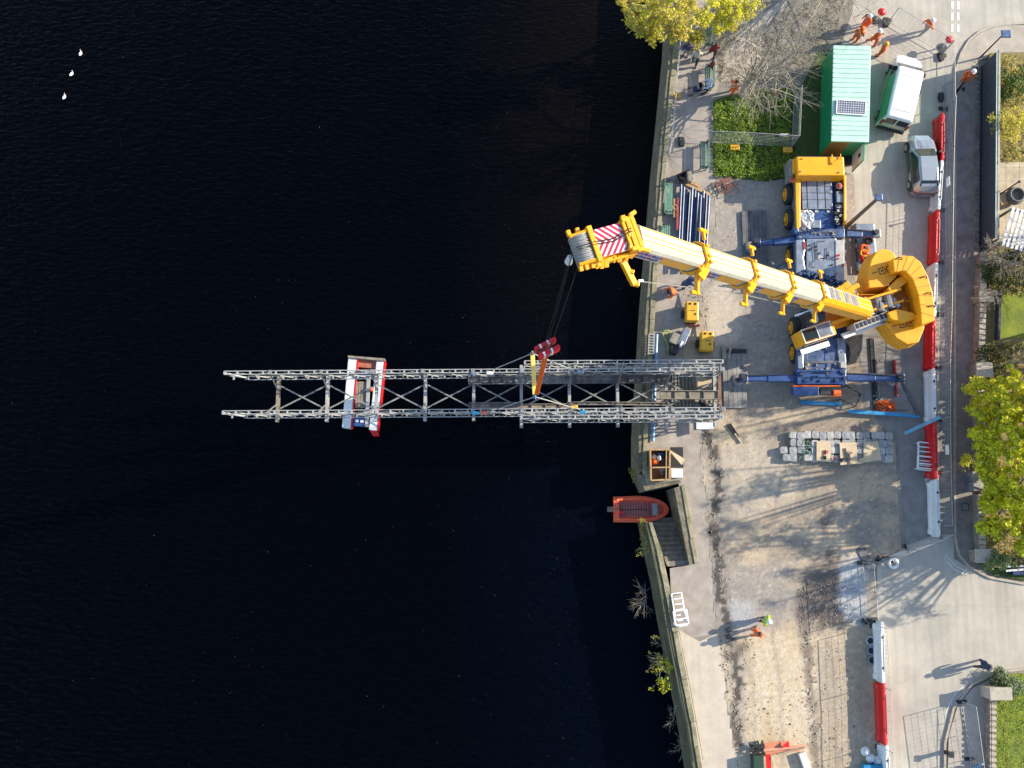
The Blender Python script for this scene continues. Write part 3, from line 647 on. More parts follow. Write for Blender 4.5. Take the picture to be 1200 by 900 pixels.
# outriggers
def outrigger(u0, v0, u1, v1, pad, m, flip=1):
    a = P(u0, v0, 1.15); b = P(u1, v1, 1.15); mb = MB(); d = (b-a).normalized(); L = (b-a).length
    mb.beam(a, a+d*L*.55, .48, .5); ob = mb.build('outrigger_beam', m, ck, bevel=.03)
    mb = MB(); mb.beam(a+d*L*.5, b, .38, .4); mb.build('inner_beam', m, ob, bevel=.03)
    mb = MB(); mb.tube([b+Vector((0, 0, .55)), b-Vector((0, 0, .85))], .16, 12); mb.build('jack', M_dsteel, ob)
    mb = MB(); mb.revolve([(.38, 0), (.38, .08), (.2, .16)], (b.x, b.y, .22), 18); mb.build('foot', M_steel, ob)
    mb = MB(); mb.box(b.x+.1, b.y, 1.2, .5, .5, .45); mb.build('jack_housing', M_dblue if m == M_blue else M_deck, ob, bevel=.04)
    mb = MB(); mb.tube([a+Vector((0, .2, .3)), a+d*L*.5+Vector((0, .15, .32)), b+Vector((0, .1, .3))], .04, 5); mb.build('hose', M_black, ob)
outrigger(932, 281, 884, 285, 0, M_blue); outrigger(991, 274, 1024, 274.5, 0, M_deck2)
outrigger(935, 443, 869, 443, 0, M_blue); outrigger(991, 442, 1052, 443, 0, M_blue)

# small fittings, pipes and boxes over the decks
def clutter(name, u0, v0, u1, v1, z, n_, m, smin=.06, smax=.26, pipes=0):
    mb = MB()
    for k in range(n_):
        p = P(random.uniform(u0, u1), random.uniform(v0, v1), z); mb.box(p.x, p.y, z+.04, random.uniform(smin, smax), random.uniform(smin, smax), random.uniform(.06, .2), random.choice((0, 0, .3, 1.2)))
    for k in range(pipes):
        p = P(random.uniform(u0, u1), random.uniform(v0, v1), z+.05); q = P(random.uniform(u0, u1), random.uniform(v0, v1), z+.05); mb.tube([p, Vector((p.x, q.y, z+.08)), q], .022, 4)
    mb.build(name, m, ck)
clutter('deck_fitting', 980, 209, 989, 266, 1.5, 16, M_dsteel, pipes=5); clutter('deck_fitting', 936, 268, 988, 279, 1.62, 12, M_steel, .05, .16, 6)
clutter('deck_fitting', 948, 282, 978, 320, 1.68, 9, M_dsteel, .04, .12, 5); clutter('deck_fitting', 936, 398, 990, 444, 1.5, 22, M_steel, .05, .2, 8); clutter('deck_fitting', 934, 320, 990, 335, 1.5, 30, M_blue, .1, .3, 8)
clutter('warning_label', 936, 398, 990, 450, 1.6, 6, M_gen, .08, .16); clutter('deck_fitting', 934, 434, 990, 450, 1.64, 14, M_dblue, .06, .22, 5); clutter('warning_label', 978, 282, 989, 330, 1.74, 5, M_red, .06, .12)
clutter('frame_fitting', 985, 345, 1048, 372, 3.1, 34, M_cw, .08, .28, 6); clutter('frame_fitting', 1000, 350, 1045, 366, 3.5, 12, M_dsteel, .05, .16, 6); clutter('counterweight_fitting', 1046, 322, 1076, 372, 2.75, 14, M_cw, .1, .35, 3)
# --- superstructure
SB = Vector((.966, .26, 0)).normalized(); SL = Vector((-SB.y, SB.x, 0))
def sbeam(mb, u0, v0, u1, v1, z, wd, h): mb.beam(P(u0, v0, z), P(u1, v1, z), wd, h); return mb
p = P(968, 352, 1.8); mb = MB(); mb.revolve([(1.15, 0), (1.15, .35), (1.0, .4)], (p.x, p.y, 1.45), 36); mb.build('slew_ring', M_dsteel, ck)
mb = MB(); mb.pprism([(948, 360), (1000, 345), (1052, 332), (1060, 366), (1005, 378), (955, 392)], 1.85, 2.25); mb.build('turntable_frame', M_yel, ck, bevel=.03)
# side plates of the frame
mb = MB(); sbeam(mb, 995, 358, 1052, 341, 3.2, .14, 1.1); mb.build('side_plate', M_yel, ck, bevel=.02)
mb = MB(); sbeam(mb, 972, 380, 1056, 354, 3.0, .14, 1.0); mb.build('side_plate', M_yel, ck, bevel=.02)
# winches
for (u0, v0, u1, v1, rr, m, nm) in ((1014, 352, 1019, 370, .33, M_steel2, 'front_winch'), (1024, 349.5, 1030, 367, .42, M_dsteel, 'main_winch'), (1037, 346, 1042, 363, .42, M_dsteel, 'auxiliary_winch')):
    a = P(u0, v0, 3.1); b = P(u1, v1, 3.1); mb = MB(); d = (b-a)
    for t0, t1, rf in ((0, .08, 1.25), (.08, .92, 1), (.92, 1, 1.25)): mb.tube([a+d*t0, a+d*t1], rr*rf, 18)
    wch = mb.build(nm, m, ck, smooth=False)
    mb = MB()
    for k in range(14): c = a+d*(.12+.76*k/13); mb.torus(c, rr+.02, .03, 18, 5, d)
    mb.build('rope_turns', M_steel if m != M_steel2 else M_deck, wch)
for (u, v) in ((1006, 364), (1008, 359), (1010, 369), (1034, 356)):
    p = P(u, v, 3.3); mb = MB(); mb.box(p.x, p.y, 3.0, .5, .28, .5, .26); mb.build('winch_bracket', M_yel, ck, bevel=.03)
for (u, v) in ((1048, 352), (1052, 357), (1046, 358)):
    p = P(u, v, 3.5); mb = MB(); mb.box(p.x, p.y, 3.3, .32, .34, .3, .5); mb.build('control_box', M_steel2, ck, bevel=.03)
# engine housing with louvres, south side
mb = MB(); mb.pprism([(986, 391), (1003, 385), (1048, 368), (1053, 372), (990, 397)], 2.2, 2.4); mb.build('walkway', M_white, ck, bevel=.02)
mb = MB(); mb.pprism([(1000, 379), (1041, 364), (1044, 372), (1003, 388)], 2.0, 3.3); mb.build('engine_housing', M_steel2, ck, bevel=.03)
mb = MB()
for k in range(8):
    t = k/7; a = P(1005+t*33, 382-t*12.5, 3.31); mb.obox(a, SB, SL, Z3, .16, .30, .05)
mb.build('louvre', M_dsteel, ck)
p = P(1036, 364, 3.0); mb = MB(); mb.tube([p-Z3*.5, p+Z3*.35], .15, 12); mb.build('exhaust', M_steel2, ck)
# crane cab
ca = P(938, 396, 3.3); cb = P(978, 383, 3.3); fw = (ca-cb).normalized(); sd = Vector((-fw.y, fw.x, 0)); L = (ca-cb).length; mid = (ca+cb)/2
secs = []
for t, wz, zt in ((-.5, .92, 3.25), (-.3, .95, 3.32), (.15, .95, 3.32), (.42, .9, 3.2), (.5, .86, 2.5)):
    c = mid+fw*(t*L); secs.append([Vector((c.x, c.y, 0))+sd*(s*wz/2)+Z3*z for s, z in ((-1, 1.75), (1, 1.75), (1.0, zt-.12), (.9, zt), (-.9, zt), (-1, zt-.12))])
mb = MB(); mb.loft(secs); mb.build('crane_cab', M_yel, ck, bevel=.03)
mb = MB(); c = mid+fw*(.20*L); mb.obox(Vector((c.x, c.y, 3.335)), fw, sd, Z3, L*.38, .66, .03); mb.build('roof_window', M_glass, ck)
mb = MB(); c = mid-fw*(.20*L); mb.obox(Vector((c.x, c.y, 3.345)), fw, sd, Z3, L*.36, .70, .05); mb.build('roof_hatch', M_deck, ck, bevel=.02)
mb = MB(); c = mid
for s in (-.43, .43): mb.obox(Vector((c.x, c.y, 3.35))+sd*s, fw, sd, Z3, L*.86, .05, .05)
for t in (-.4, 0, .42): mb.obox(Vector((c.x, c.y, 3.352))+fw*(t*L), fw, sd, Z3, .05, .8, .05)
mb.build('roof_frame', M_white, ck)
mb = MB(); c = mid+sd*.50 if sd.y < 0 else mid-sd*.50; mb.obox(Vector((c.x, c.y, 2.6)), fw, sd, Z3, L*.8, .03, .8); mb.build('side_glass', M_glass, ck)
c2 = (sd if sd.y < 0 else -sd); mb = MB(); c = mid+c2*.75; mb.obox(Vector((c.x, c.y, 1.95)), fw, sd, Z3, L*.85, .35, .08); mb.build('cab_step', M_white, ck, bevel=.02)
# hose drum by the cab
a = P(941, 374, 3.4); b = P(963, 366, 3.4); mb = MB(); mb.tube([a, b], .5, 20); mb.build('hose_drum', M_dsteel, ck); mb = MB(); mb.tube([a.lerp(b, .35), a.lerp(b, .6)], .515, 20); mb.build('drum_band', M_steel2, ck)
mb = MB(); sbeam(mb, 932, 370, 966, 359, 3.7, .1, .2); mb.build('drum_rail', M_white, ck)
mb = MB(); p = P(950, 378, 2.5); mb.box(p.x, p.y, 2.4, .5, .35, .5, .25); mb.build('slew_motor', M_yel, ck, bevel=.05)
for (u, v) in ((985, 339), (992, 334), (997, 341), (1002, 336), (990, 344)):
    p = P(u, v, 3.3); mb = MB(); mb.box(p.x, p.y, 3.0, random.uniform(.35, .6), random.uniform(.25, .5), .7, random.random()); mb.build('pump_housing', M_yel, ck, bevel=.05)
mb = MB(); mb.pprism([(952, 372), (985, 362), (1002, 372), (968, 386)], 2.25, 2.5); mb.build('turntable_plate', mat('orange_yellow', (.72, .27, .01), .45, var=.2), ck, bevel=.02)

# --- counterweight
cwts = [('north_counterweight', [(1017, 340), (1015, 322), (1020, 303), (1027, 292), (1038, 289), (1049, 294), (1054, 305), (1053, 325), (1040, 338)], 1.75, 3.5, 7),
        ('south_counterweight', [(1036, 378), (1060, 372), (1086, 366), (1085, 385), (1078, 402), (1064, 405), (1050, 397)], 1.55, 3.1, 6)]
for nm, poly, z0, z1, k in cwts:
    h = (z1-z0)/k; par = None
    for i in range(k):
        mb = MB(); sh = .016*i; cu = sum(q[0] for q in poly)/len(poly); cv = sum(q[1] for q in poly)/len(poly)
        base = [P(u, v, z1) for u, v in poly]; cc = sum(base, Vector())/len(base)
        mb.prism([((p-cc)*(1-sh)+cc)[:2] for p in base], z0+i*h, z0+(i+1)*h-.03); mb.build('counterweight_slab', M_cw, ck, bevel=.05)
def arc(cx_, cy_, r0, r1, a0, a1, n=14):
    return [(cx_+r1*math.cos(a0+(a1-a0)*i/n), cy_+r1*math.sin(a0+(a1-a0)*i/n)) for i in range(n+1)]+[(cx_+r0*math.cos(a1-(a1-a0)*i/n), cy_+r0*math.sin(a1-(a1-a0)*i/n)) for i in range(n+1)]
rear = [(1046, 303), (1058, 299), (1070, 300), (1079, 307), (1087, 322), (1093, 342), (1096, 362), (1095, 376), (1080, 381), (1079, 366), (1076, 345), (1069, 326), (1060, 317), (1048, 319)]
for i, (z0, z1) in enumerate([(1.9, 2.7), (2.74, 3.5), (3.54, 4.25)]):
    base = [P(u, v, 4.25) for u, v in rear]; mb = MB(); mb.prism([(p.x, p.y) for p in base], z0, z1); mb.build('rear_counterweight', M_cw, ck, bevel=.05)
mb = MB()
for k in range(9):
    o_ = [(1054, 300.5), (1064, 299.5), (1073, 302), (1081, 310), (1086.5, 321), (1090.5, 334), (1093.5, 347), (1095.5, 360), (1095.5, 371)][k]; i_ = [(1051, 318.5), (1057, 318), (1062, 319), (1067, 323), (1070, 329), (1073, 337), (1075.5, 346), (1077.5, 356), (1079, 366)][k]
    mb.beam(P(*o_, 4.262), P(*i_, 4.262), .012, .01)
mb.build('slab_joint', M_dsteel, ck)
mb = MB(); mb.pprism([(1048, 322), (1062, 318), (1070, 330), (1076, 352), (1077, 374), (1055, 372), (1044, 358)], 1.9, 2.7); mb.build('counterweight_tray', mat('tray_orange', (.62, .26, .05), .5, var=.3, grime=.2), ck, bevel=.04)
for (pp) in ([(1040, 338), (1052, 326), (1064, 320), (1070, 326), (1056, 336), (1046, 346)], [(1040, 366), (1052, 362), (1070, 366), (1078, 371), (1060, 378), (1044, 374)]):
    mb = MB(); mb.pprism(pp, 2.7, 3.6); mb.build('lifting_frame', M_yel, ck, bevel=.06)
for (u, v, du, dv) in ((1054, 304, 0, 1), (1083, 326, 0, 1), (1092, 360, 0, 1), (1088, 345, 0, 1)):
    p = P(u, v, 4.3); mb = MB(); mb.tube([p+Vector((-.2, 0, -.06)), p+Vector((-.12, .1, .06)), p+Vector((.12, .1, .06)), p+Vector((.2, 0, -.06))], .03, 6); mb.build('lifting_eye', M_dsteel, ck)
# stencilled marks on the slabs (outlined tags)
def marks(u, v, z, ang):
    mb = MB(); c = P(u, v, z); ax = Vector((math.cos(ang), math.sin(ang), 0)); ay = Vector((-ax.y, ax.x, 0))
    def seg(x0, y0, x1, y1): mb.beam(c+ax*x0+ay*y0, c+ax*x1+ay*y1, .045, .008)
    for s in (-.28, .22):
        pts = [(s-.2, -.18), (s-.2, .18), (s+.12, .2), (s+.22, 0), (s+.12, -.2), (s-.2, -.18)]
        for a_, b_ in zip(pts[:-1], pts[1:]): seg(*a_, *b_)
        seg(s-.1, -.06, s+.05, .08); seg(s-.05, .08, s+.08, -.06)
    seg(-.95, 0, -.6, .02); mb.build('stencil_marks', M_black, ck)
marks(1039, 316, 3.475, .25); marks(1063, 379, 3.075, .2)

# --- boom
BF = P(1010, 363, 3.1); BT = P(736, 280, 30.9); BD = (BT-BF).normalized()
BS = BD.cross(Z3).normalized(); BN = BS.cross(BD)        # BS sideways, BN out of the boom's back
if BN.z < 0: BN = -BN
if BS.y > 0: BS = -BS                                    # towards the viewer's bottom edge
BL = (BT-BF).length
def tu(u):
    lo, hi = 0, 1
    for _ in range(40):
        m_ = (lo+hi)/2; q = BF+BD*(BL*m_); pu, pv = pix(q.x, q.y, q.z)
        if pu > u: lo = m_
        else: hi = m_
    return lo
def bp_(t, s=0, n=0): return BF+BD*(BL*t)+BS*s+BN*n
stops = [0, tu(950), tu(913), tu(869), tu(812), 1.0]
wid = [1.18, 1.11, 1.05, .98, .90, .80]
def prof(w_, h_, c):
    return [(-w_/2, -h_*.25), (-w_/2, h_*.22), (-w_*.44, h_*.36), (-w_*.30, h_/2), (w_*.30, h_/2), (w_*.44, h_*.36), (w_/2, h_*.22), (w_/2, -h_*.25), (w_*.38, -h_*.42), (0, -h_*.5), (-w_*.38, -h_*.42)]
boom = None
for i in range(5):
    t0, t1 = stops[i], stops[i+1]; w_ = wid[i]; h_ = w_*1.12
    mb = MB(); mb.loft([[bp_(t, s, n) for s, n in prof(w_, h_, 0)] for t in (t0-(.02 if i else 0), t1)])
    sec = mb.build('boom_section', M_yel if i == 0 else M_boomg, ck)
    # lines on the back
    mb = MB()
    for s in (-.27*w_, .02*w_, .22*w_): mb.beam(bp_(t0+.002, s, h_/2+.004), bp_(t1-.004, s, h_/2+.004), .035, .012, BN)
    mb.build('back_seam', M_gen if i else M_boomg, sec)
    L_ = (t1-t0)*BL
    if i == 0:
        mb = MB()
        for (a0, a1) in ((.36, .48), (.52, .62), (.70, .80), (.83, .90), (.93, .985)):
            mb.beam(bp_(t0+(t1-t0)*a0, 0, h_/2+.006), bp_(t0+(t1-t0)*a1, 0, h_/2+.006), w_*.52, .02, BN)
        mb.build('back_panel', M_deck, sec)
        mb = MB()
        for a0 in (.34, .5, .66, .82, .92): mb.beam(bp_(t0+(t1-t0)*a0, -w_*.32, h_/2+.03), bp_(t0+(t1-t0)*a0, w_*.32, h_/2+.03), .06, .05, BN)
        mb.beam(bp_(t0+(t1-t0)*.9, 0, h_/2+.012), bp_(t1-.002, 0, h_/2+.012), w_*.62, .03, BN)
        mb.build('panel_rib', M_white, sec)
    # side livery: yellow wedge plus small blue and red lettering blocks (illegible in the photograph)
    if i:
        mb = MB(); a0 = t0+(t1-t0)*.10; a1 = t0+(t1-t0)*.52; x = w_/2+.006
        mb.add([bp_(a0, x, .19*h_), bp_(a0, x, -.24*h_), bp_(a1, x, -.24*h_), bp_(a1+(t1-t0)*.08, x, .19*h_)], [(0, 1, 2, 3)])
        mb.build('side_stripe', M_yel, sec)
    if i:
        mb = MB(); a1 = t0+(t1-t0)*.60; rngs = (t1-t0)*.34
        for row, (nr, mm) in enumerate(((.08, 0), (-.12, 1))):
            for k in range(9):
                ta = a1+rngs*k/9; tb = ta+rngs/9*.72; mb.cur = 0 if (k+row) % 4 else 1
                hh = .12*h_; nc = nr*h_
                if k % 3 == 0: mb.beam(bp_(ta, x, nc-hh/2), bp_(ta, x, nc+hh/2), .05, .012, BS); mb.beam(bp_(ta, x, nc+hh/2), bp_(tb, x, nc+hh/2), .045, .012, BS); mb.beam(bp_(ta, x, nc), bp_(tb, x, nc), .045, .012, BS)
                elif k % 3 == 1: mb.beam(bp_(ta, x, nc-hh/2), bp_((ta+tb)/2, x, nc+hh/2), .05, .012, BS); mb.beam(bp_((ta+tb)/2, x, nc+hh/2), bp_(tb, x, nc-hh/2), .05, .012, BS)
                else: mb.beam(bp_(ta, x, nc-hh/2), bp_(ta, x, nc+hh/2), .05, .012, BS); mb.beam(bp_(tb, x, nc-hh/2), bp_(tb, x, nc+hh/2), .05, .012, BS); mb.beam(bp_(ta, x, nc), bp_(tb, x, nc), .045, .012, BS)
        mb.build('side_lettering', [mat('lettering_blue', (.03, .05, .30), .4), mat('lettering_red', (.45, .02, .03), .4)], sec)
    # collar at the head of the section
    if i < 4:
        W = w_+.16; H_ = h_+.16; tc_ = .09/BL*2
        mb = MB(); o_ = prof(W, H_, 0); n_ = prof(w_-.02, h_-.02, 0)
        secs = [[bp_(t1+q, s, n) for s, n in pr] for pr, q in ((n_, -tc_), (o_, -tc_), (o_, tc_), (n_, tc_))]
        mb.loft(secs, cap=False); col = mb.build('boom_collar', M_yel, ck, bevel=.02)
        mb = MB(); mb.beam(bp_(t1, -W/2+.05, H_/2-.02), bp_(t1, -W/2-.32, H_/2+.02), .16, .12, BN); mb.beam(bp_(t1-.012, -W/2-.3, H_/2+.03), bp_(t1+.012, -W/2-.3, H_/2+.03), .14, .12, BN)
        mb.build('collar_lug', M_yel, col, bevel=.02)
        mb = MB(); mb.beam(bp_(t1, W/2-.1, H_*.3), bp_(t1+.004, W/2+.22, H_*.1), .5, .16, BN)
        mb.beam(bp_(t1, W/2+.05, 0), bp_(t1-.004, W/2+.75, -.25), .20, .16, BN); mb.beam(bp_(t1-.012, W/2+.7, -.25), bp_(t1+.012, W/2+.7, -.25), .13, .12, BN)
        mb.beam(bp_(t1+.018, W/2-.02, H_*.3), bp_(t1-.02, W/2+.2, -.1), .12, .1, BN)
        mb.build('suspension_arm', M_yel, col, bevel=.02)
        for s in (-.25, .1, .3): mb = MB(); mb.beam(bp_(t1-.004, s*W, H_/2+.03), bp_(t1+.004, s*W, H_/2+.03), .1, .08, BN); mb.build('collar_pin', M_gen, col)
# luffing cylinder and boom foot
mb = MB(); p0 = P(978, 356, 2.4); p1 = bp_(tu(950)*.98, 0, -.6); mb.tube([p0, p0.lerp(p1, .6)], .24, 16); mb.build('luffing_cylinder', M_yel, ck); mb = MB(); mb.tube([p0.lerp(p1, .6), p1], .16, 14); mb.build('cylinder_rod', M_steel2, ck)
mb = MB(); mb.beam(bp_(0, -.7, 0), bp_(0, .7, 0), .4, .5, BN); mb.beam(bp_(-.03, 0, 0), bp_(.03, 0, 0), 1.15, .9, BN); mb.build('boom_foot', M_yel, ck, bevel=.04)
# boom head: folded down towards the river
HA = bp_(1.0, 0, 0); HB = P(692, 291.5, 31.2); HD = (HB-HA).normalized(); HL = (HB-HA).length
HS = HD.cross(Z3).normalized(); HS = HS if HS.y < 0 else -HS; HN = HS.cross(HD); HN = HN if HN.z > 0 else -HN
hp = lambda x, s, n: HA+HD*x+HS*s+HN*n
mb = MB(); mb.loft([[hp(x, s*w_, n*h_) for s, n in ((-.5, -.5), (-.5, .5), (.5, .5), (.5, -.5))] for x, w_, h_ in ((-.1, .84, .85), (.35, .90, .8), (HL, .9, .6))])
head = mb.build('boom_head', M_yel, ck, bevel=.03)
# chevron plate
PW = .94; x0c, x1c = .30, HL-.02
mb = MB(); mb.beam(hp(x0c, 0, .44), hp(x1c, 0, .38), PW, .02, HN); mb.build('chevron_plate', M_white, head)
mb = MB(); nch = 5; ln = (x1c-x0c)
for k in range(-3, nch+2):
    xc = x0c+ln*(k+.3)/nch; wch_ = ln/nch*.5
    for sg in (-1, 1):
        pts = []
        # stripe from centre to edge, swept back
        q0 = [(xc, 0), (xc+wch_, 0), (xc+wch_+.42, sg*PW/2), (xc+.42, sg*PW/2)]
        # clip against plate ends
        def clip(poly, lo, side):
            out = []
            for i_ in range(len(poly)):
                A, B = poly[i_], poly[(i_+1) % len(poly)]; ia = (A[0]-lo)*side >= 0; ib = (B[0]-lo)*side >= 0
                if ia: out.append(A)
                if ia != ib: t = (lo-A[0])/(B[0]-A[0]); out.append((lo, A[1]+(B[1]-A[1])*t))
            return out
        q0 = clip(clip(q0, x0c, 1), x1c, -1) if q0 else q0
        if len(q0) >= 3: mb.add([hp(x, s, .462-.06*(x-x0c)/ln) for x, s in q0], [tuple(range(len(q0)))])
mb.build('chevron_stripes', mat('chevron_red', (.50, .01, .05), .4), head)
# head collar with lugs
mb = MB()
for sg in (-1, 1): mb.beam(hp(.02, sg*.52, .35), hp(.25, sg*.50, .35), .14, .5, HN)
mb.beam(hp(.05, -.55, .5), hp(.05, .55, .5), .16, .16, HN); mb.beam(hp(.22, -.5, .5), hp(.22, .5, .5), .1, .12, HN); mb.beam(hp(-.15, -.5, .45), hp(-.15, .5, .45), .14, .14, HN)
for (x, s) in ((-.15, -.62), (.12, -.68), (-.05, .62)): mb.beam(hp(x, s, .42), hp(x, s*.6, .42), .15, .15, HN)
mb.beam(hp(-.12, -.62, .45), hp(-.36, -.7, .45), .13, .12, HN); mb.beam(hp(-.1, .5, .35), hp(-.42, .68, .35), .13, .12, HN)
for k in range(5): x = random.uniform(-.05, .3); s = random.uniform(-.3, .45); mb.beam(hp(x, s, .5), hp(x+.1, s, .52), .12, .14, HN)
mb.build('head_collar', M_yel, head, bevel=.015)
mb = MB(); mb.beam(hp(HL, -.62, .4), hp(HL, .6, .4), .17, .2, HN)
for sg in (-1, 1): mb.beam(hp(HL-.02, sg*.5, .25), hp(HL+.62, sg*.48, .1), .1, .45, HN)
for x in (0, .2, .42, .62): mb.beam(hp(HL+x, .52, .2), hp(HL+x, .68, .15), .12, .14, HN)
for x in (.3, .62): mb.beam(hp(HL+x, -.5, .2), hp(HL+x, -.72, .2), .13, .13, HN)
mb.build('sheave_frame', M_yel, head, bevel=.015)
# side girder with brackets along the lower edge
mb = MB(); mb.beam(hp(.0, .56, .1), hp(HL+.3, .54, .05), .14, .28, HN)
for k in range(9):
    if k in (2, 5): continue
    x = .05+k*HL/8+random.uniform(-.05, .05); mb.beam(hp(x, .5, .22), hp(x+random.uniform(-.06, .12), random.uniform(.6, .76), .05), random.uniform(.06, .16), .14, HN)
mb.build('side_girder', M_yel, head, bevel=.012)
mb = MB(); mb.beam(hp(.42, .55, -.1), hp(.16, 1.45, -.4), .2, .2, HN); mb.beam(hp(.30, .95, -.25), hp(.12, 1.1, -.2), .14, .14, HN); mb.beam(hp(.2, 1.4, -.38), hp(.02, 1.5, -.35), .16, .16, HN); mb.beam(hp(.55, .6, -.05), hp(.3, .9, -.2), .1, .1, HN); mb.build('suspension_arm', M_yel, head, bevel=.02)
mb = MB(); mb.beam(hp(.02, 1.38, -.3), hp(-.14, 1.42, -.3), .08, .06, HN); mb.build('camera_arm', M_white, head)
# sheaves
for k in range(8):
    s = -.40+k*.115; mb = MB(); c = hp(HL+.30, s, .1); pr = []
    for rr_, ww in ((.36, -.045), (.36, -.03), (.31, 0), (.36, .03), (.36, .045)): pr.append((rr_, ww))
    vs = []; nseg = 24
    for (rr_, ww) in pr:
        for j in range(nseg): a = 2*math.pi*j/nseg; vs.append(c+HS*ww+HD*(rr_*math.cos(a))+HN*(rr_*math.sin(a)))
    kk = len(pr); mb.add(vs, [(i_*nseg+j, i_*nseg+(j+1) % nseg, (i_+1)*nseg+(j+1) % nseg, (i_+1)*nseg+j) for i_ in range(kk-1) for j in range(nseg)]+[tuple(range(nseg)), tuple(range((kk-1)*nseg, kk*nseg))])
    mb.build('sheave', M_steel2, head)
# ropes
HKZ = 17.0; hook_c = P(641, 409, HKZ)
mb = MB(); bk = [(-.14, .02), (.0, .06), (.13, -.03)]
tops = [hp(HL+.62, -.15, .05), hp(HL+.66, 0, .05), hp(HL+.60, .44, .0)]
for tpt, (ox, oy) in zip(tops, bk):
    mb.tube([tpt, hook_c+Vector((ox, oy, .45))], .016, 5)
mb.build('hoist_rope', M_dsteel, ck)
mb = MB(); mb.tube([hp(.3, 1.2, -.5), bp_(tu(870), .75, -.4), bp_(tu(950), .5, -.7)], .02, 5); mb.build('anchor_rope', M_steel, ck)
mb = MB()
for s in (-.06, .03): mb.tube([hp(HL+.62, s, .38), hp(HL, s, .50), hp(HL*.5, s+.05, .48), hp(.1, s-.1, .62), bp_(1-.02, s, .46), bp_(stops[4], s, .50), bp_(stops[1], s, .62), P(1020, 360, 3.5)], .018, 5)
mb.build('winch_rope', M_dsteel, ck)
c = tops[0].lerp(hook_c, .08); mb = MB(); mb.tube([c+Vector((0, 0, .25)), c+Vector((0, 0, -.25))], [.1, .14], 12); mb.build('limit_weight', M_white, ck)

# ---- hook block
r = root('hook_block', hook_c, 0, 'red and white crane hook block hanging above the bridge', 'hook block')
e1 = Vector((.86, .42, .1)).normalized(); e2 = Z3.cross(e1).normalized()
for sg in (-1, 1):
    mb = MB(); c = hook_c+e2*(.2*sg)
    for t0, t1, mi in ((-.62, -.36, 0), (-.36, -.24, 1), (-.24, .1, 0), (.1, .22, 1), (.22, .62, 0)):
        mb.cur = mi; mb.obox(c+e1*((t0+t1)/2*.85), e1, e2, Z3, abs(t1-t0)*.85-.004, .2, .85)
    mb.build('cheek_plate', [M_red, M_white], r, bevel=.02)
mb = MB(); mb.cur = 0
for k in range(4):
    c = hook_c+e1*(-.2+k*.0)+e2*(-.14+k*.09)+Z3*.05; mb.tube([c-e2*.03, c+e2*.03], .3, 16)
mb.build('pulley', M_redst, r)
mb = MB(); mb.tube([hook_c-e2*.35, hook_c+e2*.35], .09, 10); mb.tube([hook_c-Z3*.45, hook_c-Z3*.75], .12, 10); mb.build('axle', M_steel2, r)
mb = MB(); hk = []; 
for k in range(12): a = -1.6+k*.42; hk.append(hook_c+Vector((0, 0, -1.1))+e1*(.22*math.cos(a+1.5))+Z3*(.25*math.sin(a+1.5)))
mb.tube(hk, [.05+.03*math.sin(k/11*3) for k in range(12)], 8); mb.build('hook', M_red, r, smooth=True)

# ================================================================ BRIDGE TRUSSES
BZ = 3.25; BH = 2.1; BB = BZ-BH
N0 = P(263, 437, BZ); N1 = P(848, 432.5, BZ); S0 = P(261, 483.5, BZ); S1 = P(849, 479.5, BZ)
br = root('launching_bridge', P(760, 458, 0), 0, 'long galvanised steel lattice bridge pushed out over the river', 'bridge')
def truss(a, b, name='truss', trim=0):
    d = (b-a).normalized(); s = Vector((-d.y, d.x, 0)); L = (b-a).length; a0 = a; npan = max(1, round(L/1.52)); pl = L/npan
    mb = MB(); top = a; dn = Vector((0, 0, -BH))
    for sg in (-.10, .10):
        mb.beam(a+s*sg, b+s*sg, .046, .1); mb.beam(a+s*sg+dn+d*(pl*.6 if trim else 0), b+s*sg+dn, .046, .1)
    tr = mb.build(name, M_steel2, br)
    mb = MB(); k = int(L/.76)
    for i in range(k+1): q = a+d*(L*i/k); mb.beam(q-s*.1, q+s*.1, .10, .08); mb.beam(q-s*.1+dn, q+s*.1+dn, .10, .08)
    mb.build('chord_batten', M_steel2, tr)
    mb = MB()
    for i in range(npan):
        q = a+d*(pl*i); q1 = a+d*(pl*(i+1)); m_ = (q+q1)/2
        mb.beam(q-Z3*.05, q+dn+Z3*.05, .07, .07) if i else None
        mb.beam(m_-Z3*.05, q+dn*.5, .06, .06); mb.beam(q+dn*.5, m_+dn, .06, .06); mb.beam(m_-Z3*.05, q1+dn*.5, .06, .06); mb.beam(q1+dn*.5, m_+dn, .06, .06)
    mb.beam(b-Z3*.05, b+dn, .07, .07); mb.build('lattice', M_steel, tr)
    return tr
truss(N0, N1, trim=1); truss(S0, S1, trim=1)
truss(P(615, 424.8, BZ), P(847, 423.6, BZ)); truss(P(611, 488.6, BZ), P(847, 488, BZ))
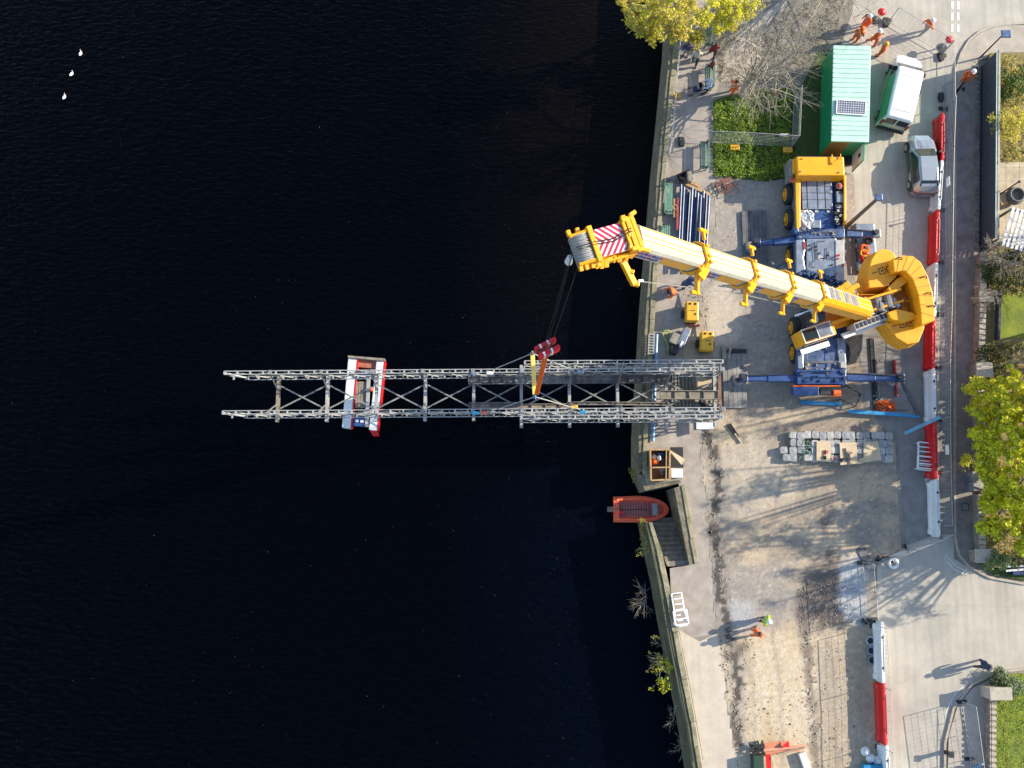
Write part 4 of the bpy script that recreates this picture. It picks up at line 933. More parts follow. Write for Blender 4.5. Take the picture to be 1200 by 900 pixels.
# ties between doubled trusses (horizontal bracing)
mb = MB()
for i in range(21):
    for (va, vb) in ((424.4, 433.2), (479.9, 488.3)):
        u = 616+i*11.5; mb.beam(P(u, va, BZ), P(u+(6 if i % 2 else -3), vb, BZ), .05, .05)
mb.build('top_bracing', M_steel, br)
def lat(u, v, z): return P(u, v, z)
us = [325, 383, 440.5, 498, 555, 611, 667.5, 724, 781, 838]
def cross(u, z):     # transom across both trusses; u read where the transom is seen
    yn = N0.y+.12; ys_ = S0.y-.12; p = P(u, 462, z); return p.x
for i, u in enumerate(us):
    x = cross(u, BB+.1); mb = MB(); yn = N0.lerp(N1, (x-N0.x)/(N1.x-N0.x)).y; ys_ = S0.lerp(S1, (x-S0.x)/(S1.x-S0.x)).y
    e = .35 if u < 600 else .8
    mb.box(x, (yn+ys_)/2-.05, BB+.02, .17, yn-ys_+2*e-.1, .06); mb.box(x, (yn+ys_)/2-.05, BB-.14, .06, yn-ys_+2*e-.1, .24); mb.box(x, (yn+ys_)/2-.05, BB-.29, .20, yn-ys_+2*e-.1, .04)
    mb.build('transom', M_oldwood if i in (0,) else M_steel2, br)
    mb = MB()
    for (yy, sg) in ((yn, -1), (ys_, 1)):
        mb.beam(Vector((x, yy+sg*.15, BZ-.1)), Vector((x, yy+sg*.75, BB+.1)), .06); mb.box(x, yy, BZ+.09, .2, .26, .08)
    mb.build('raker', M_steel, br)
    if i < len(us)-1:
        x2 = cross(us[i+1], BB+.1)-.15; x1 = x+.15; mb = MB()
        mb.beam(Vector((x1, yn-.5, BB-.05)), Vector((x2, ys_+.5, BB-.05)), .085, .05); mb.beam(Vector((x1, ys_+.5, BB-.11)), Vector((x2, yn-.5, BB-.11)), .085, .05)
        mb.build('sway_brace', M_steel, br)
# end portal and nose plates
mb = MB()
for (a, s) in ((N0, 1), (S0, 1)): mb.beam(a, a+Vector((.9, 0, -BH)), .09, .12)
mb.build('nose_strut', M_steel2, br)
# lifting attachment clamps on the top chords
for (u, v, mm) in ((556, 438, M_deck), (574, 437, M_bwhite), (557, 484, M_cyan), (567, 484, mat('coral_sling', (.60, .16, .10), .6)), (680, 436, M_deck), (683, 483, M_cyan), (673, 477, M_gen)):
    p = P(u, v, BZ+.1); mb = MB(); mb.box(p.x, p.y, BZ+.12, .42, .2, .14, random.uniform(-.2, .2)); mb.build('lifting_clamp', mm, br, bevel=.04)
# beams laid on the transoms
def laid(u0, v0, u1, v1, z, wd, h, m, name, label, cat, chan=True, group=None):
    a = P(u0, v0, z); b = P(u1, v1, z); mb = MB(); d = (b-a).normalized(); s = Vector((-d.y, d.x, 0))
    mb.beam(a-Z3*h*.7, b-Z3*h*.7, wd, h*.4)
    if chan:
        for sg in (-1, 1): mb.beam(a+s*sg*(wd/2-.02)-Z3*h*.25, b+s*sg*(wd/2-.02)-Z3*h*.25, .035, h*.5)
        for t in (0.003, .25, .5, .75, .997): q = a.lerp(b, t); mb.beam(q-s*(wd/2-.04)-Z3*h*.3, q+s*(wd/2-.04)-Z3*h*.3, .03, h*.38)
    o = mb.build(name, m); return tag(o, label, cat, group)
zb = BB+.36
laid(549, 445.5, 604, 445, zb, .5, .3, M_rust, 'steel_beam', 'weathered channel beam on the bridge, nearest the river end of the north side', 'beam')
laid(604, 445, 661, 444.5, zb, .5, .3, mat('grey_paint_steel', (.34, .32, .30), .6, var=.4, grime=.3), 'steel_beam', 'weathered channel beam on the north side, right beside the slings', 'beam')
laid(661.5, 444.5, 720, 444, zb, .5, .3, M_rust, 'steel_beam', 'weathered channel beam third along the north side of the bridge', 'beam')
laid(720.5, 444, 788, 443.6, zb, .52, .3, mat('brown_steel', (.17, .135, .125), .7, var=.4, grime=.2), 'steel_beam', 'darkest brown channel beam crossing the quay wall on the north side', 'beam')
laid(549, 475, 607, 474.5, zb, .36, .3, M_rust, 'steel_beam', 'grey channel beam at the river end of the south side', 'beam')
laid(607, 476, 672, 475.5, zb+.02, .30, .3, M_oldwood, 'timber_beam', 'pale timber beam on the south side under the slings', 'beam')
laid(665, 472.6, 718, 472.4, zb, .2, .3, M_rust, 'steel_beam', 'narrow grey beam on the south side, just before the quay wall', 'beam')
laid(718.5, 472.5, 784, 473.4, zb, .2, .3, M_oldwood, 'timber_beam', 'narrow timber runner on the south side crossing the quay wall', 'beam')
laid(774, 462.5, 842, 462.5, zb+.05, .55, .3, M_oldwood, 'steel_beam', 'pale channel beam lying mid span at the landward end of the bridge', 'beam')
# links and slings
LNZ = 8.0; LN = P(624, 414, LNZ); LS = P(627, 465, LNZ)
r = root('lifting_sling', LN, 0, 'grey wire slings and shackle rising from the north truss', 'sling')
def link(mb, c): mb.torus(c, .13, .04, 14, 6, Vector((1, .2, 0))); mb.torus(c-Vector((0, 0, .18)), .12, .04, 14, 6, Vector((.2, 1, 0))); mb.box(c.x, c.y, c.z, .16, .2, .14)
mb = MB(); link(mb, LN); mb.build('shackle', M_deck, r)
mb = MB(); mb.tube([LN, P(578, 433, BZ+.1)], .03, 5); mb.tube([LN, P(672, 434, BZ+.1)], .03, 5); mb.build('wire_leg', M_steel2, r)
r = root('lifting_sling', LS, 0, 'grey wire slings and blue shackle rising from the south truss', 'sling')
mb = MB(); link(mb, LS); mb.build('shackle', mat('shackle_blue', (.12, .22, .35), .4), r)
mb = MB(); mb.tube([LS, P(575, 482, BZ+.1)], .03, 5); mb.tube([LS, P(680, 480, BZ+.1)], .03, 5); mb.build('wire_leg', M_steel2, r)
def strap(a, b, wd, m, label):
    mb = MB(); mb.beam(a, b, wd, .05, Vector((0, 0, 1)) if abs((b-a).normalized().z) < .9 else Vector((0, 1, 0)))
    q = b-(b-a).normalized()*.12; o = mb.build('webbing_strap', m, bevel=.02); tag(o, label, 'strap')
strap(LN+Vector((0, -.1, .05)), LS+Vector((-.02, .1, .05)), .24, mat('strap_yellow', (.80, .58, .12), .6), 'wide yellow webbing strap between the two shackles over the bridge')
strap(hook_c-Z3*1.2, LS+Vector((.08, .12, .1)), .26, mat('strap_orange', (.80, .13, .01), .6), 'long orange webbing strap from hook block to the south shackle')
strap(hook_c-Z3*1.15, LN+Vector((.05, .0, .15)), .22, MATS['strap_orange'], 'short looking orange strap from hook block to the north shackle')
# ================================================================ VEHICLES, CABIN, BARRIERS, FENCES
# ---- red and white water-filled barriers
def barrier(m, first):
    r = root('traffic_barrier', (0, 0, 0)); L = 1.72
    pr = [(-.30, 0), (-.30, .22), (-.17, .42), (-.13, .92), (-.08, .98), (.08, .98), (.13, .92), (.17, .42), (.30, .22), (.30, 0)]
    mb = MB(); mb.loft([[Vector((x, y*k, z*kz)) for y, z in pr] for x, k, kz in ((-L+.05, .8, .98), (-L+.12, 1, 1), (-L+.35, 1, 1), (-L+.42, .86, .985), (L-.42, .86, .985), (L-.35, 1, 1), (L-.12, 1, 1), (L-.05, .8, .98))])
    mb.build('barrier_body', m, r, bevel=.02, world=False)
    mb = MB()
    for y in (-.085, .085): mb.box(0, y, .975, 2*L-1.2, .05, .05)
    mb.build('top_rib', m, r, bevel=.015, world=False)
    for x in (-L+.02, L-.02): mb = MB(); mb.revolve([(.12, .05), (.12, .9), (.07, .97)], (x, 0, 0), 14); mb.build('hinge_lug', m, r, world=False)
    for x in (-.9, .9): mb = MB(); mb.revolve([(.07, 0), (.07, .03)], (x, 0, .985), 12); mb.build('filler_cap', M_dsteel if m is M_bwhite else mat('cap_dark_red', (.25, .01, .01), .4), r, world=False)
    return r
protoR = barrier(M_red, 1); protoW = barrier(M_bwhite, 1); usedR = usedW = False
BARS = [('R', 1105, 133, 1104.5, 188, 'red plastic barrier north of the parked hatchback, topmost of the line'),
 ('W', 1104, 188, 1100, 245, 'white plastic barrier right beside the parked hatchback'),
 ('R', 1099.5, 246, 1098, 308, 'red plastic barrier between the parked hatchback and the crane counterweight'),
 ('W', 1097.5, 308, 1095, 371, 'white plastic barrier touching the crane counterweight'),
 ('R', 1094.5, 371, 1093.5, 432, 'red plastic barrier just south of the crane counterweight'),
 ('W', 1094, 432, 1095, 494, 'white plastic barrier at the end of the slanted blue plank'),
 ('R', 1095.5, 494, 1097, 561, 'red plastic barrier with the white steel frame leaning beside it'),
 ('W', 1098, 561, 1100, 628, 'white plastic barrier at the corner where the mesh fence turns'),
 ('W', 1033.5, 730, 1035, 800, 'white plastic barrier beside the grey cable drums'),
 ('R', 1035.5, 801, 1038, 873, 'red plastic barrier in the lower part of the road'),
 ('W', 1039, 874, 1042, 946, 'white plastic barrier cut by the bottom edge, beside the white bags'),
]
for c, u0, v0, u1, v1, lb in BARS:
    a = P(u0, v0, .95); b = P(u1, v1, .95); L = (b-a).length; ang = math.atan2(b.y-a.y, b.x-a.x)
    if c == 'R': o = protoR if not usedR else copy_tree(protoR); usedR = True
    else: o = protoW if not usedW else copy_tree(protoW); usedW = True
    mid_ = (a+b)/2; place(o, (mid_.x, mid_.y, .02), ang, lb); o.scale = (L/3.5, 1, 1)
    tag(o, cat='barrier', group='red and white plastic barriers dividing the road')

# ---- mesh fence panels
def fence_panel():
    r = root('mesh_fence', (0, 0, 0)); L = 3.45; H_ = 2.0; m = M_steel2
    mb = MB()
    for x in (-L/2, L/2): mb.tube([(x, 0, .05), (x, 0, H_)], .022, 6)
    for z in (.18, H_-.03): mb.tube([(-L/2, 0, z), (L/2, 0, z)], .02, 6)
    mb.build('frame', m, r, world=False)
    mb = MB()
    for k in range(1, 14): x = -L/2+L*k/14; mb.tube([(x, 0, .18), (x, 0, H_-.03)], .0045, 3, cap=False)
    for z in (.4, .62, .84, 1.06, 1.28, 1.5, 1.72): mb.tube([(-L/2, 0, z), (L/2, 0, z)], .007, 3, cap=False)
    mb.build('mesh_infill', m, r, world=False)
    for x in (-L/2+.02, ): mb = MB(); mb.box(x, 0, .07, .24, .62, .13); mb.build('foot_block', M_black, r, bevel=.03, world=False)
    return r
fp0 = fence_panel(); fused = False
def fpan(u0, v0, u1, v1, zt, label, group):
    global fused
    a = P(u0, v0, zt); b = P(u1, v1, zt); o = fp0 if not fused else copy_tree(fp0); fused = True
    L = (b-a).length; place(o, ((a.x+b.x)/2, (a.y+b.y)/2, 0), math.atan2(b.y-a.y, b.x-a.x), label); o.scale = (L/3.45, 1, 1); tag(o, cat='fence', group=group)
    return o
ft = [(1121, 112), (1118.5, 172), (1117.5, 234), (1116.8, 297), (1116.2, 360), (1114, 424), (1114, 488), (1115, 552), (1116.5, 616)]
near = ['beside the topmost red barrier', 'beside the parked hatchback', 'across from the foot of the boarded fence', 'beside the crane counterweight', 'just south of the crane counterweight', 'beside the slanted blue plank', 'beside the white steel frame', 'last before the turn of the fence']
for (a, b, t) in zip(ft[:-1], ft[1:], near): fpan(*a, *b, 2.0, 'grey mesh fence panel on the road edge, '+t, 'mesh fence panels behind the barrier line')
fpan(1101, 627, 1063, 643, 0, 'grey mesh fence panel closing the road, joined to the last white barrier', 'mesh fence panels across the road')
fpan(1062, 643, 1024, 659, 0, 'grey mesh fence panel closing the road, at its western end', 'mesh fence panels across the road')
fpan(1024, 660, 1029.5, 727, 2.0, 'grey mesh fence panel running south to the cable drums', 'mesh fence panels across the road')
fpan(1025, 733, 1029, 803, 0, 'thin mesh fence panel behind the lower white barrier', 'mesh fence panels in the lower road')
fpan(1029, 803, 1031, 874, 0, 'thin mesh fence panel behind the lower red barrier', 'mesh fence panels in the lower road')
fpan(1031, 874, 1034, 946, 0, 'thin mesh fence panel behind the white bags', 'mesh fence panels in the lower road')
fpan(1127, 822, 1136, 889, .1, 'mesh fence panel standing on the lower right pavement', 'mesh fence panels in the lower road')
fpan(1136, 889, 1140, 955, .1, 'mesh fence panel on the pavement at the bottom edge', 'mesh fence panels in the lower road')
fpan(1040, 27, 1103, 64, 0, 'mesh fence panel crossing the road above the van', 'mesh fence panels around the top gate')
fpan(1103, 65, 1104, 128, 0, 'mesh fence panel between the van and the lane', 'mesh fence panels around the top gate')
fpan(833, 168, 880, 170, 0, 'mesh fence panel on the grass plot, western one', 'mesh fence panels around the grass plot')
fpan(880, 170, 926, 173, 0, 'mesh fence panel on the grass plot, eastern one', 'mesh fence panels around the grass plot')
fpan(927, 173, 930, 116, 0, 'mesh fence panel running north beside the bare tree', 'mesh fence panels around the grass plot')
fpan(796, 166, 832, 168, 0, 'mesh fence panel standing across the quay path', 'mesh fence panels around the grass plot')
for (u, v, lb) in ((861, 173, 'yellow fence weight in the middle of the grass plot'), (923, 176, 'yellow fence weight by the crane cab'), (792, 112, 'yellow weight on the quay edge near the pushchair')):
    p = P(u, v, .2); mb = MB(); mb.box(p.x, p.y, .16, .62, .36, .28); mb.box(p.x, p.y, .33, .3, .1, .06); o = mb.build('fence_weight', M_gen, bevel=.05); tag(o, lb, 'fence weight', 'yellow fence weights')
for (u, v, lb) in ((1038, 26, 'black rubber foot block near the group of orange workers'), (1103, 66, 'black rubber foot block at the corner of the top fence'), (1103, 114, 'black rubber foot block beside the van, on the lane edge'), (799, 166, 'dark foot block on the quay path under the fence')):
    p = P(u, v, .1); mb = MB(); mb.prism([(p.x-.16, p.y-.32), (p.x+.16, p.y-.32), (p.x+.2, p.y), (p.x+.16, p.y+.32), (p.x-.16, p.y+.32), (p.x-.2, p.y)], .0, .2); o = mb.build('rubber_block', M_black, bevel=.03); tag(o, lb, 'rubber block', 'loose rubber blocks')
for (u, v, lb) in ((1111, 213, 'small blank white sign on the mesh fence by the hatchback'), (1110, 527, 'small blank white sign on the mesh fence south of the blue plank'), (917, 160, 'small white sign on the grass plot fence')):
    p = P(u, v, 1.5); mb = MB()
    if u > 1000: mb.box(p.x, p.y, 1.5, .03, .6, .45)
    else: mb.box(p.x, p.y, 1.75, .5, .03, .35)
    o = mb.build('small_sign', M_white); tag(o, lb, 'sign', 'white signs on the mesh fences')

# ---- site cabin
r = root('site_cabin', P(997, 115, 0), 0, 'green site cabin with pale ribbed roof, solar panel and striped end', 'cabin')
roof = [(977, 53.5), (1020.5, 54.5), (1018, 166), (974.5, 165)]; q = [P(u, v, 2.6) for u, v in roof]
mb = MB(); mb.prism([(p.x, p.y) for p in q], .12, 2.5); mb.build('cabin_wall', M_green, r)
cc = sum(q, Vector())/4
mb = MB(); mb.prism([((p.x-cc.x)*1.015+cc.x, (p.y-cc.y)*1.008+cc.y) for p in q], 2.503, 2.6); rf = mb.build('cabin_roof', M_mint, r, bevel=.015)
mb = MB()
for k in range(19):
    t = (k+.7)/20; a = q[0].lerp(q[3], t); b = q[1].lerp(q[2], t); mb.beam(a.lerp(b, .02)+Z3*.015, a.lerp(b, .98)+Z3*.015, .06, .035)
mb.build('roof_rib', M_mint, rf)
mb = MB()
for k in range(22): t = (k+.5)/22; a = q[0].lerp(q[3], t); mb.box(a.x-.012, a.y, 1.3, .03, .12, 2.2)
mb.build('wall_rib', M_green, r)
mb = MB(); sp = [P(u, v, 2.68) for u, v in ((981, 117), (1014.5, 119), (1013.5, 135), (980, 133))]; mb.prism([(p.x, p.y) for p in sp], 2.63, 2.69); slp = mb.build('solar_panel', mat('solar_cells', (.10, .11, .17), .25, var=.2), r)
mb = MB()
for k in range(13): t = k/12; mb.beam(sp[0].lerp(sp[1], t)+Z3*.015, sp[3].lerp(sp[2], t)+Z3*.015, .016, .01)
for k in range(7): t = k/6; mb.beam(sp[0].lerp(sp[3], t)+Z3*.02, sp[1].lerp(sp[2], t)+Z3*.02, .016, .01)
for i in range(4): mb.beam(sp[i]+Z3*.02, sp[(i+1) % 4]+Z3*.02, .06, .05)
mb.build('panel_frame', M_white, slp)
ey = q[3].y; x0 = q[3].x; x1 = q[2].x; W_ = x1-x0
mb = MB(); mb.box(x0+W_*.28, ey-.02, 1.32, W_*.5, .03, 2.2); hz = mb.build('shutter', M_gen, r)
mb = MB(); n_ = 11
for k in range(-7, n_):
    a0 = x0+W_*.03+W_*.5*k/5; pts = [(a0, .25), (a0+.14, .25), (a0+.14+1.5, 2.4), (a0+1.5, 2.4)]
    lo = x0+W_*.035; hi = x0+W_*.525; out = pts
    out = clip(clip(out, lo, 1), hi, -1)
    if len(out) >= 3: mb.add([(x, ey-.04, z) for x, z in out], [tuple(range(len(out)))])
mb.build('hazard_stripe', M_black, hz)
mb = MB(); mb.box(x0+W_*.74, ey-.008, 1.25, W_*.34, .02, 2.05); mb.build('doorway', M_black, r)
mb = MB(); mb.beam(Vector((x1-.18, ey-.03, 1.25)), Vector((x1-.30, ey-1.12, 1.25)), .05, 2.0); dr = mb.build('open_door', M_white, r)
mb = MB(); mb.beam(Vector((x1-.16, ey-.03, 2.28)), Vector((x1-.28, ey-1.14, 2.28)), .09, .06); mb.beam(Vector((x1-.28, ey-1.14, 2.28)), Vector((x1-.28, ey-1.14, .2)), .09, .06); mb.build('door_edge', M_green, dr)
mb = MB(); mb.box(x1-.32, ey-.6, 1.7, .03, .2, .3); mb.build('door_label', M_dsteel, dr)
mb = MB(); mb.box(x0+W_*.45, ey-.35, .12, W_*.95, .6, .2); mb.build('step', M_dsteel, r, bevel=.02)

# ---- van and hatchback
def vehicle(name, L, W, secs, glassz, m_body, label, loc, rz, wheels, m_side=None):
    r = root(name, loc, rz, label, name.replace('_', ' '))
    mb = MB(); prm = []
    for x, w_, zb_, zs, zt, wt in secs:   # x, half width, bottom, shoulder height, roof height, roof half width
        prm.append([Vector((x, s, z)) for s, z in ((-w_, zb_), (-w_, zs*.6), (-w_*.98, zs), (-wt, zt-.06), (-wt+.12, zt), (wt-.12, zt), (wt, zt-.06), (w_*.98, zs), (w_, zs*.6), (w_, zb_))])
    mb.loft(prm); body = mb.build('body', m_body, r, bevel=.03, world=False, smooth=False)
    for x in wheels:
        for sg in (-1, 1):
            mb = MB(); rr = .34; mb.revolve([(rr*.6, -.11), (rr*.95, -.11), (rr, -.06), (rr, .06), (rr*.95, .11), (rr*.6, .11)], (x, sg*(W/2-.07), rr), 20, 'y'); wv = mb.build('wheel', M_black, r, world=False)
            mb = MB(); mb.revolve([(rr*.62, 0), (rr*.6, sg*.02), (rr*.2, sg*.0), (rr*.15, sg*.03)], (x, sg*(W/2+.045), rr), 16, 'y'); mb.build('rim', M_steel2, wv, world=False)
    return r
M_vw = mat('van_white_paint', (.74, .75, .74), .25, var=.05, scale=1, coat=.5, grime=.05)
M_vg = mat('van_green_paint', (.04, .33, .17), .25, var=.1, scale=2, coat=.5)
M_sv = mat('car_silver_paint', (.33, .36, .38), .22, .3, var=.05, scale=1, coat=.6)
M_dg = mat('car_dark_green', (.02, .075, .04), .25, var=.15, scale=2, coat=.6)
# van, nose towards the top of the picture
a = P(1050.5, 150, 2.15); b = P(1067, 64, 1.4); ang = math.atan2(b.y-a.y, b.x-a.x)
pr_ = P(1064.5, 98.5, 2.15)
vn = vehicle('van', 5.3, 2.0, [(-2.45, .93, .35, 1.05, 2.05, .80), (-2.38, .97, .3, 1.1, 2.13, .82), (-1.2, .99, .3, 1.1, 2.17, .84), (.9, .99, .3, 1.1, 2.15, .84), (1.15, .99, .3, 1.1, 2.06, .82), (1.75, .98, .3, 1.1, 1.36, .84), (2.25, .94, .3, .95, 1.12, .78), (2.62, .80, .3, .75, .88, .62)], 0, M_vw, 'white roofed van with bright green sides parked beside the green cabin', (pr_.x, pr_.y, 0), ang, (-1.65, 1.7))
bx = lambda mb, x0, x1, y0, y1, z0, z1: mb.box((x0+x1)/2, (y0+y1)/2, (z0+z1)/2, x1-x0, y1-y0, z1-z0)
def quad(mb, pts, off_=(0, 0, 0)): mb.add([(p[0]+off_[0], p[1]+off_[1], p[2]+off_[2]) for p in pts], [(0, 1, 2, 3)]); return mb
for sg in (-1, 1):
    mb = MB(); 
    quad(mb, [(-2.3, sg*.998, .45), (2.0, sg*.998, .45), (1.55, sg*.985, 1.12), (-2.3, sg*.985, 1.12)]); quad(mb, [(-2.3, sg*.986, 1.13), (.7, sg*.986, 1.13), (.75, sg*.885, 1.9), (-2.3, sg*.885, 1.9)]); mb.build('side_livery', M_vg, vn, world=False)
    mb = MB(); quad(mb, [(.8, sg*.986, 1.14), (1.6, sg*.975, 1.14), (1.15, sg*.87, 1.95), (.8, sg*.88, 1.95)]); mb.build('side_window', M_glass, vn, world=False)
    mb = MB(); bx(mb, 1.3, 1.5, sg*1.12-.1, sg*1.12+.1, 1.1, 1.35); mb.build('mirror', M_black, vn, bevel=.03, world=False)
    mb = MB(); quad(mb, [(2.3, sg*.80, .82), (2.62, sg*.6, .80), (2.58, sg*.58, .95), (2.28, sg*.78, 1.0)]); mb.build('headlight', M_white, vn, world=False)
    mb = MB(); bx(mb, -2.50, -2.42, sg*.84-.08, sg*.84+.08, .9, 1.5); mb.build('tail_light', M_redst, vn, world=False)
mb = MB(); quad(mb, [(1.20, -.78, 2.03), (1.20, .78, 2.03), (1.74, .84, 1.42), (1.74, -.84, 1.42)], (.012, 0, .012)); mb.build('windscreen', M_glass, vn, world=False)
mb = MB(); bx(mb, -2.47, -2.44, -.74, -.04, 1.15, 1.85); bx(mb, -2.47, -2.44, .04, .74, 1.15, 1.85); mb.build('rear_window', M_glass, vn, world=False)
mb = MB(); bx(mb, -2.58, -2.44, -.9, .9, .35, .62); mb.build('rear_bumper', M_black, vn, bevel=.03, world=False)
for k in range(3):
    mb = MB(); bx(mb, -2.461, -2.452, -.86, .86, .68+k*.14, .75+k*.14); mb.build('rear_stripe', M_vg if k % 2 == 0 else M_gen, vn, world=False)
mb = MB()
for x in (-1.9, -1.3, -.7, -.1, .5): bx(mb, x, x+.05, -.55, .55, 2.15, 2.178)
mb.build('roof_swage', M_vw, vn, world=False)
# hatchback
pr_ = P(1088, 187.5, 1.45)
hb = vehicle('hatchback', 4.1, 1.78, [(-2.02, .70, .4, .6, .85, .6), (-1.95, .82, .3, .8, 1.0, .70), (-1.70, .87, .25, .88, 1.28, .62), (-1.35, .88, .25, .9, 1.46, .60), (-.5, .885, .25, .9, 1.52, .62), (.25, .885, .25, .9, 1.47, .60), (.95, .88, .25, .86, 1.0, .70), (1.6, .84, .25, .74, .88, .68), (1.98, .70, .3, .6, .70, .55)], 0, M_sv, 'silver roofed hatchback with dark green patterned side by the barriers', (pr_.x, pr_.y, 0), R(90.5), (-1.3, 1.28))
for sg in (-1, 1):
    mb = MB(); quad(mb, [(-1.8, sg*.905, .32), (1.7, sg*.902, .32), (1.55, sg*.902, .72), (-1.8, sg*.905, .80)]); mb.build('side_livery', M_dg, hb, world=False)
    mb = MB(); quad(mb, [(-1.45, sg*.902, .93), (.85, sg*.905, .90), (.20, sg*.69, 1.38), (-1.30, sg*.69, 1.38)]); mb.build('side_window', M_glass, hb, world=False)
    mb = MB(); bx(mb, .65, .82, sg*1.0-.12, sg*1.0+.1, .92, 1.08); mb.build('mirror', M_black, hb, bevel=.03, world=False)
    mb = MB(); bx(mb, -2.0, -1.88, sg*.72-.1, sg*.72+.1, .75, 1.0); mb.build('tail_light', M_redst, hb, world=False)
    mb = MB(); quad(mb, [(1.7, sg*.78, .66), (1.97, sg*.6, .60), (1.93, sg*.55, .74), (1.66, sg*.74, .82)]); mb.build('headlight', M_white, hb, world=False)
    mb = MB()
    for k, (x0, x1) in enumerate([(-1.5, -1.0), (-1.15, -.6)]):
        for z0 in (.42, .6): quad(mb, [(x0, sg*.915, z0), (x0+.28, sg*.915, z0), (x1+.2, sg*.915, z0+.13), (x1-.1, sg*.915, z0+.13)])
    mb.build('side_marking', M_vw, hb, world=False)
mb = MB(); quad(mb, [(.30, -.56, 1.45), (.30, .56, 1.45), (.93, .66, 1.03), (.93, -.66, 1.03)], (.012, 0, .014)); mb.build('windscreen', M_glass, hb, world=False)
mb = MB(); quad(mb, [(-1.69, -.6, 1.26), (-1.69, .6, 1.26), (-1.37, .55, 1.44), (-1.37, -.55, 1.44)], (-.012, 0, .012)); mb.build('rear_window', M_glass, hb, world=False)
mb = MB(); bx(mb, -2.12, -1.95, -.78, .78, .3, .58); mb.build('rear_bumper', M_deck, hb, bevel=.05, world=False)
for k in range(3): mb = MB(); bx(mb, -2.04, -2.025, -.65, .65, .62+k*.08, .66+k*.08); mb.build('rear_stripe', M_gen if k % 2 else M_redst, hb, world=False)
mb = MB(); quad(mb, [(1.1, -.35, .985), (1.1, .35, .985), (1.5, .35, .915), (1.5, -.35, .915)], (0, 0, .012)); mb.build('bonnet_panel', M_sv, hb, world=False)

# ================================================================ RIVER CRAFT
BW = WZ
r = root('rescue_boat', P(751, 597, BW), 0, 'orange open rescue boat moored beside the steps', 'boat')
cen = P(751, 597, BW+.55); hl = 1.78; hw = .84
def hull(z, k, kw=1, inset=0):
    pts = []
    for i in range(9): t = i/8; x = -hl*k+2*hl*k*.45*t; pts.append((x, -hw*kw*(.93+.07*t)))
    for i in range(1, 13):
        a_ = -math.pi/2+math.pi*i/12; pts.append((-hl*k+2*hl*k*.45+(2*hl*k*.55)*math.cos(a_), hw*kw*math.sin(a_)))
    for i in range(1, 9): t = 1-i/8; x = -hl*k+2*hl*k*.45*t; pts.append((x, hw*kw*(.93+.07*t)))
    return [Vector((cen.x+x+inset, cen.y+y, z)) for x, y in pts]
mb = MB(); mb.loft([hull(BW-.25, .8, .7), hull(BW+.15, .95, .93), hull(BW+.5, 1, 1), hull(BW+.58, .985, .96), hull(BW+.58, .86, .72), hull(BW+.22, .82, .66)], cap=True); mb.build('hull', M_boat, r, bevel=.02)
mb = MB(); f = hull(BW+.235, .78, .60); mb.prism([(p.x, p.y) for p in f], BW+.2, BW+.25); fl = mb.build('floor', M_boatin, r)
mb = MB()
for k in range(12): x = cen.x-1.3+k*.17; mb.box(x, cen.y, BW+.262, .03, .85, .02)
mb.box(cen.x-.4, cen.y, BW+.29, 2.0, .04, .03); mb.build('floor_rib', M_dsteel, fl)
mb = MB(); mb.torus((0, 0, 0), 1, .001, 3, 3); mb = MB(); e_ = hull(BW+.6, 1.0, 1.0); mb.tube(e_[9:-8], .035, 6); mb.tube([e_[0], e_[9]], .035, 6); mb.tube([e_[-9], e_[-1]], .035, 6); mb.build('gunwale', mat('gunwale_orange', (.70, .12, .03), .35), r)
mb = MB(); mb.box(cen.x+.92, cen.y, BW+.55, .34, .8, .08); mb.build('seat', M_steel2, r, bevel=.02)
mb = MB(); mb.box(cen.x-1.5, cen.y, BW+.45, .2, 1.2, .25); mb.build('transom', M_boat, r, bevel=.03)
mb = MB(); mb.box(cen.x-1.98, cen.y, BW+.75, .46, .34, .4); mb.box(cen.x-1.98, cen.y, BW+.3, .18, .14, .8); mb.tube([(cen.x-1.8, cen.y, BW+.8), (cen.x-1.35, cen.y+.08, BW+.85)], .03, 6); mb.build('outboard_motor', M_dsteel, r, bevel=.05)
mb = MB(); mb.box(cen.x-1.25, cen.y-.22, BW+.38, .34, .24, .24); mb.build('fuel_can', M_red, r, bevel=.04)
for dy in (-.62, .62): mb = MB(); mb.revolve([(.07, 0), (.07, .05), (.03, .07)], (cen.x-1.5, cen.y+dy, BW+.58), 10); mb.build('cleat', M_gen, r)
# work pontoon
r = root('work_pontoon', P(426, 462, BW), 0, 'small twin float work pontoon with red edges lying under the bridge', 'pontoon')
def flt(poly, z0, z1, nm, m, bev=.05):
    mb = MB(); mb.pprism(poly, z0, z1); return mb.build(nm, m, r, bevel=bev)
flt([(408, 419), (419, 420), (411, 502), (400.5, 501)], BW-.2, BW+.6, 'float', M_bwhite); flt([(441, 422), (450.5, 423), (442, 505), (432, 503.5)], BW-.2, BW+.6, 'float', M_bwhite)
flt([(418.8, 420), (420.2, 420), (412.4, 502), (411, 502)], BW+.0, BW+.63, 'edge_strip', M_red, .01); flt([(450.4, 423), (451.8, 423), (443.4, 505), (442, 505)], BW, BW+.63, 'edge_strip', M_red, .01)
flt([(407.5, 416.5), (451, 420), (451, 423), (407.5, 419)], BW+.2, BW+.75, 'cross_rail', M_oldwood, .02)
flt([(419.5, 420.5), (441, 422), (440, 432), (418.5, 430)], BW, BW+.4, 'bow_deck', mat('coral_deck', (.50, .17, .10), .6, var=.3), .02)
flt([(433, 504), (443, 505), (443.5, 511), (437, 511)], BW-.1, BW+.55, 'bow_fender', M_red, .06)
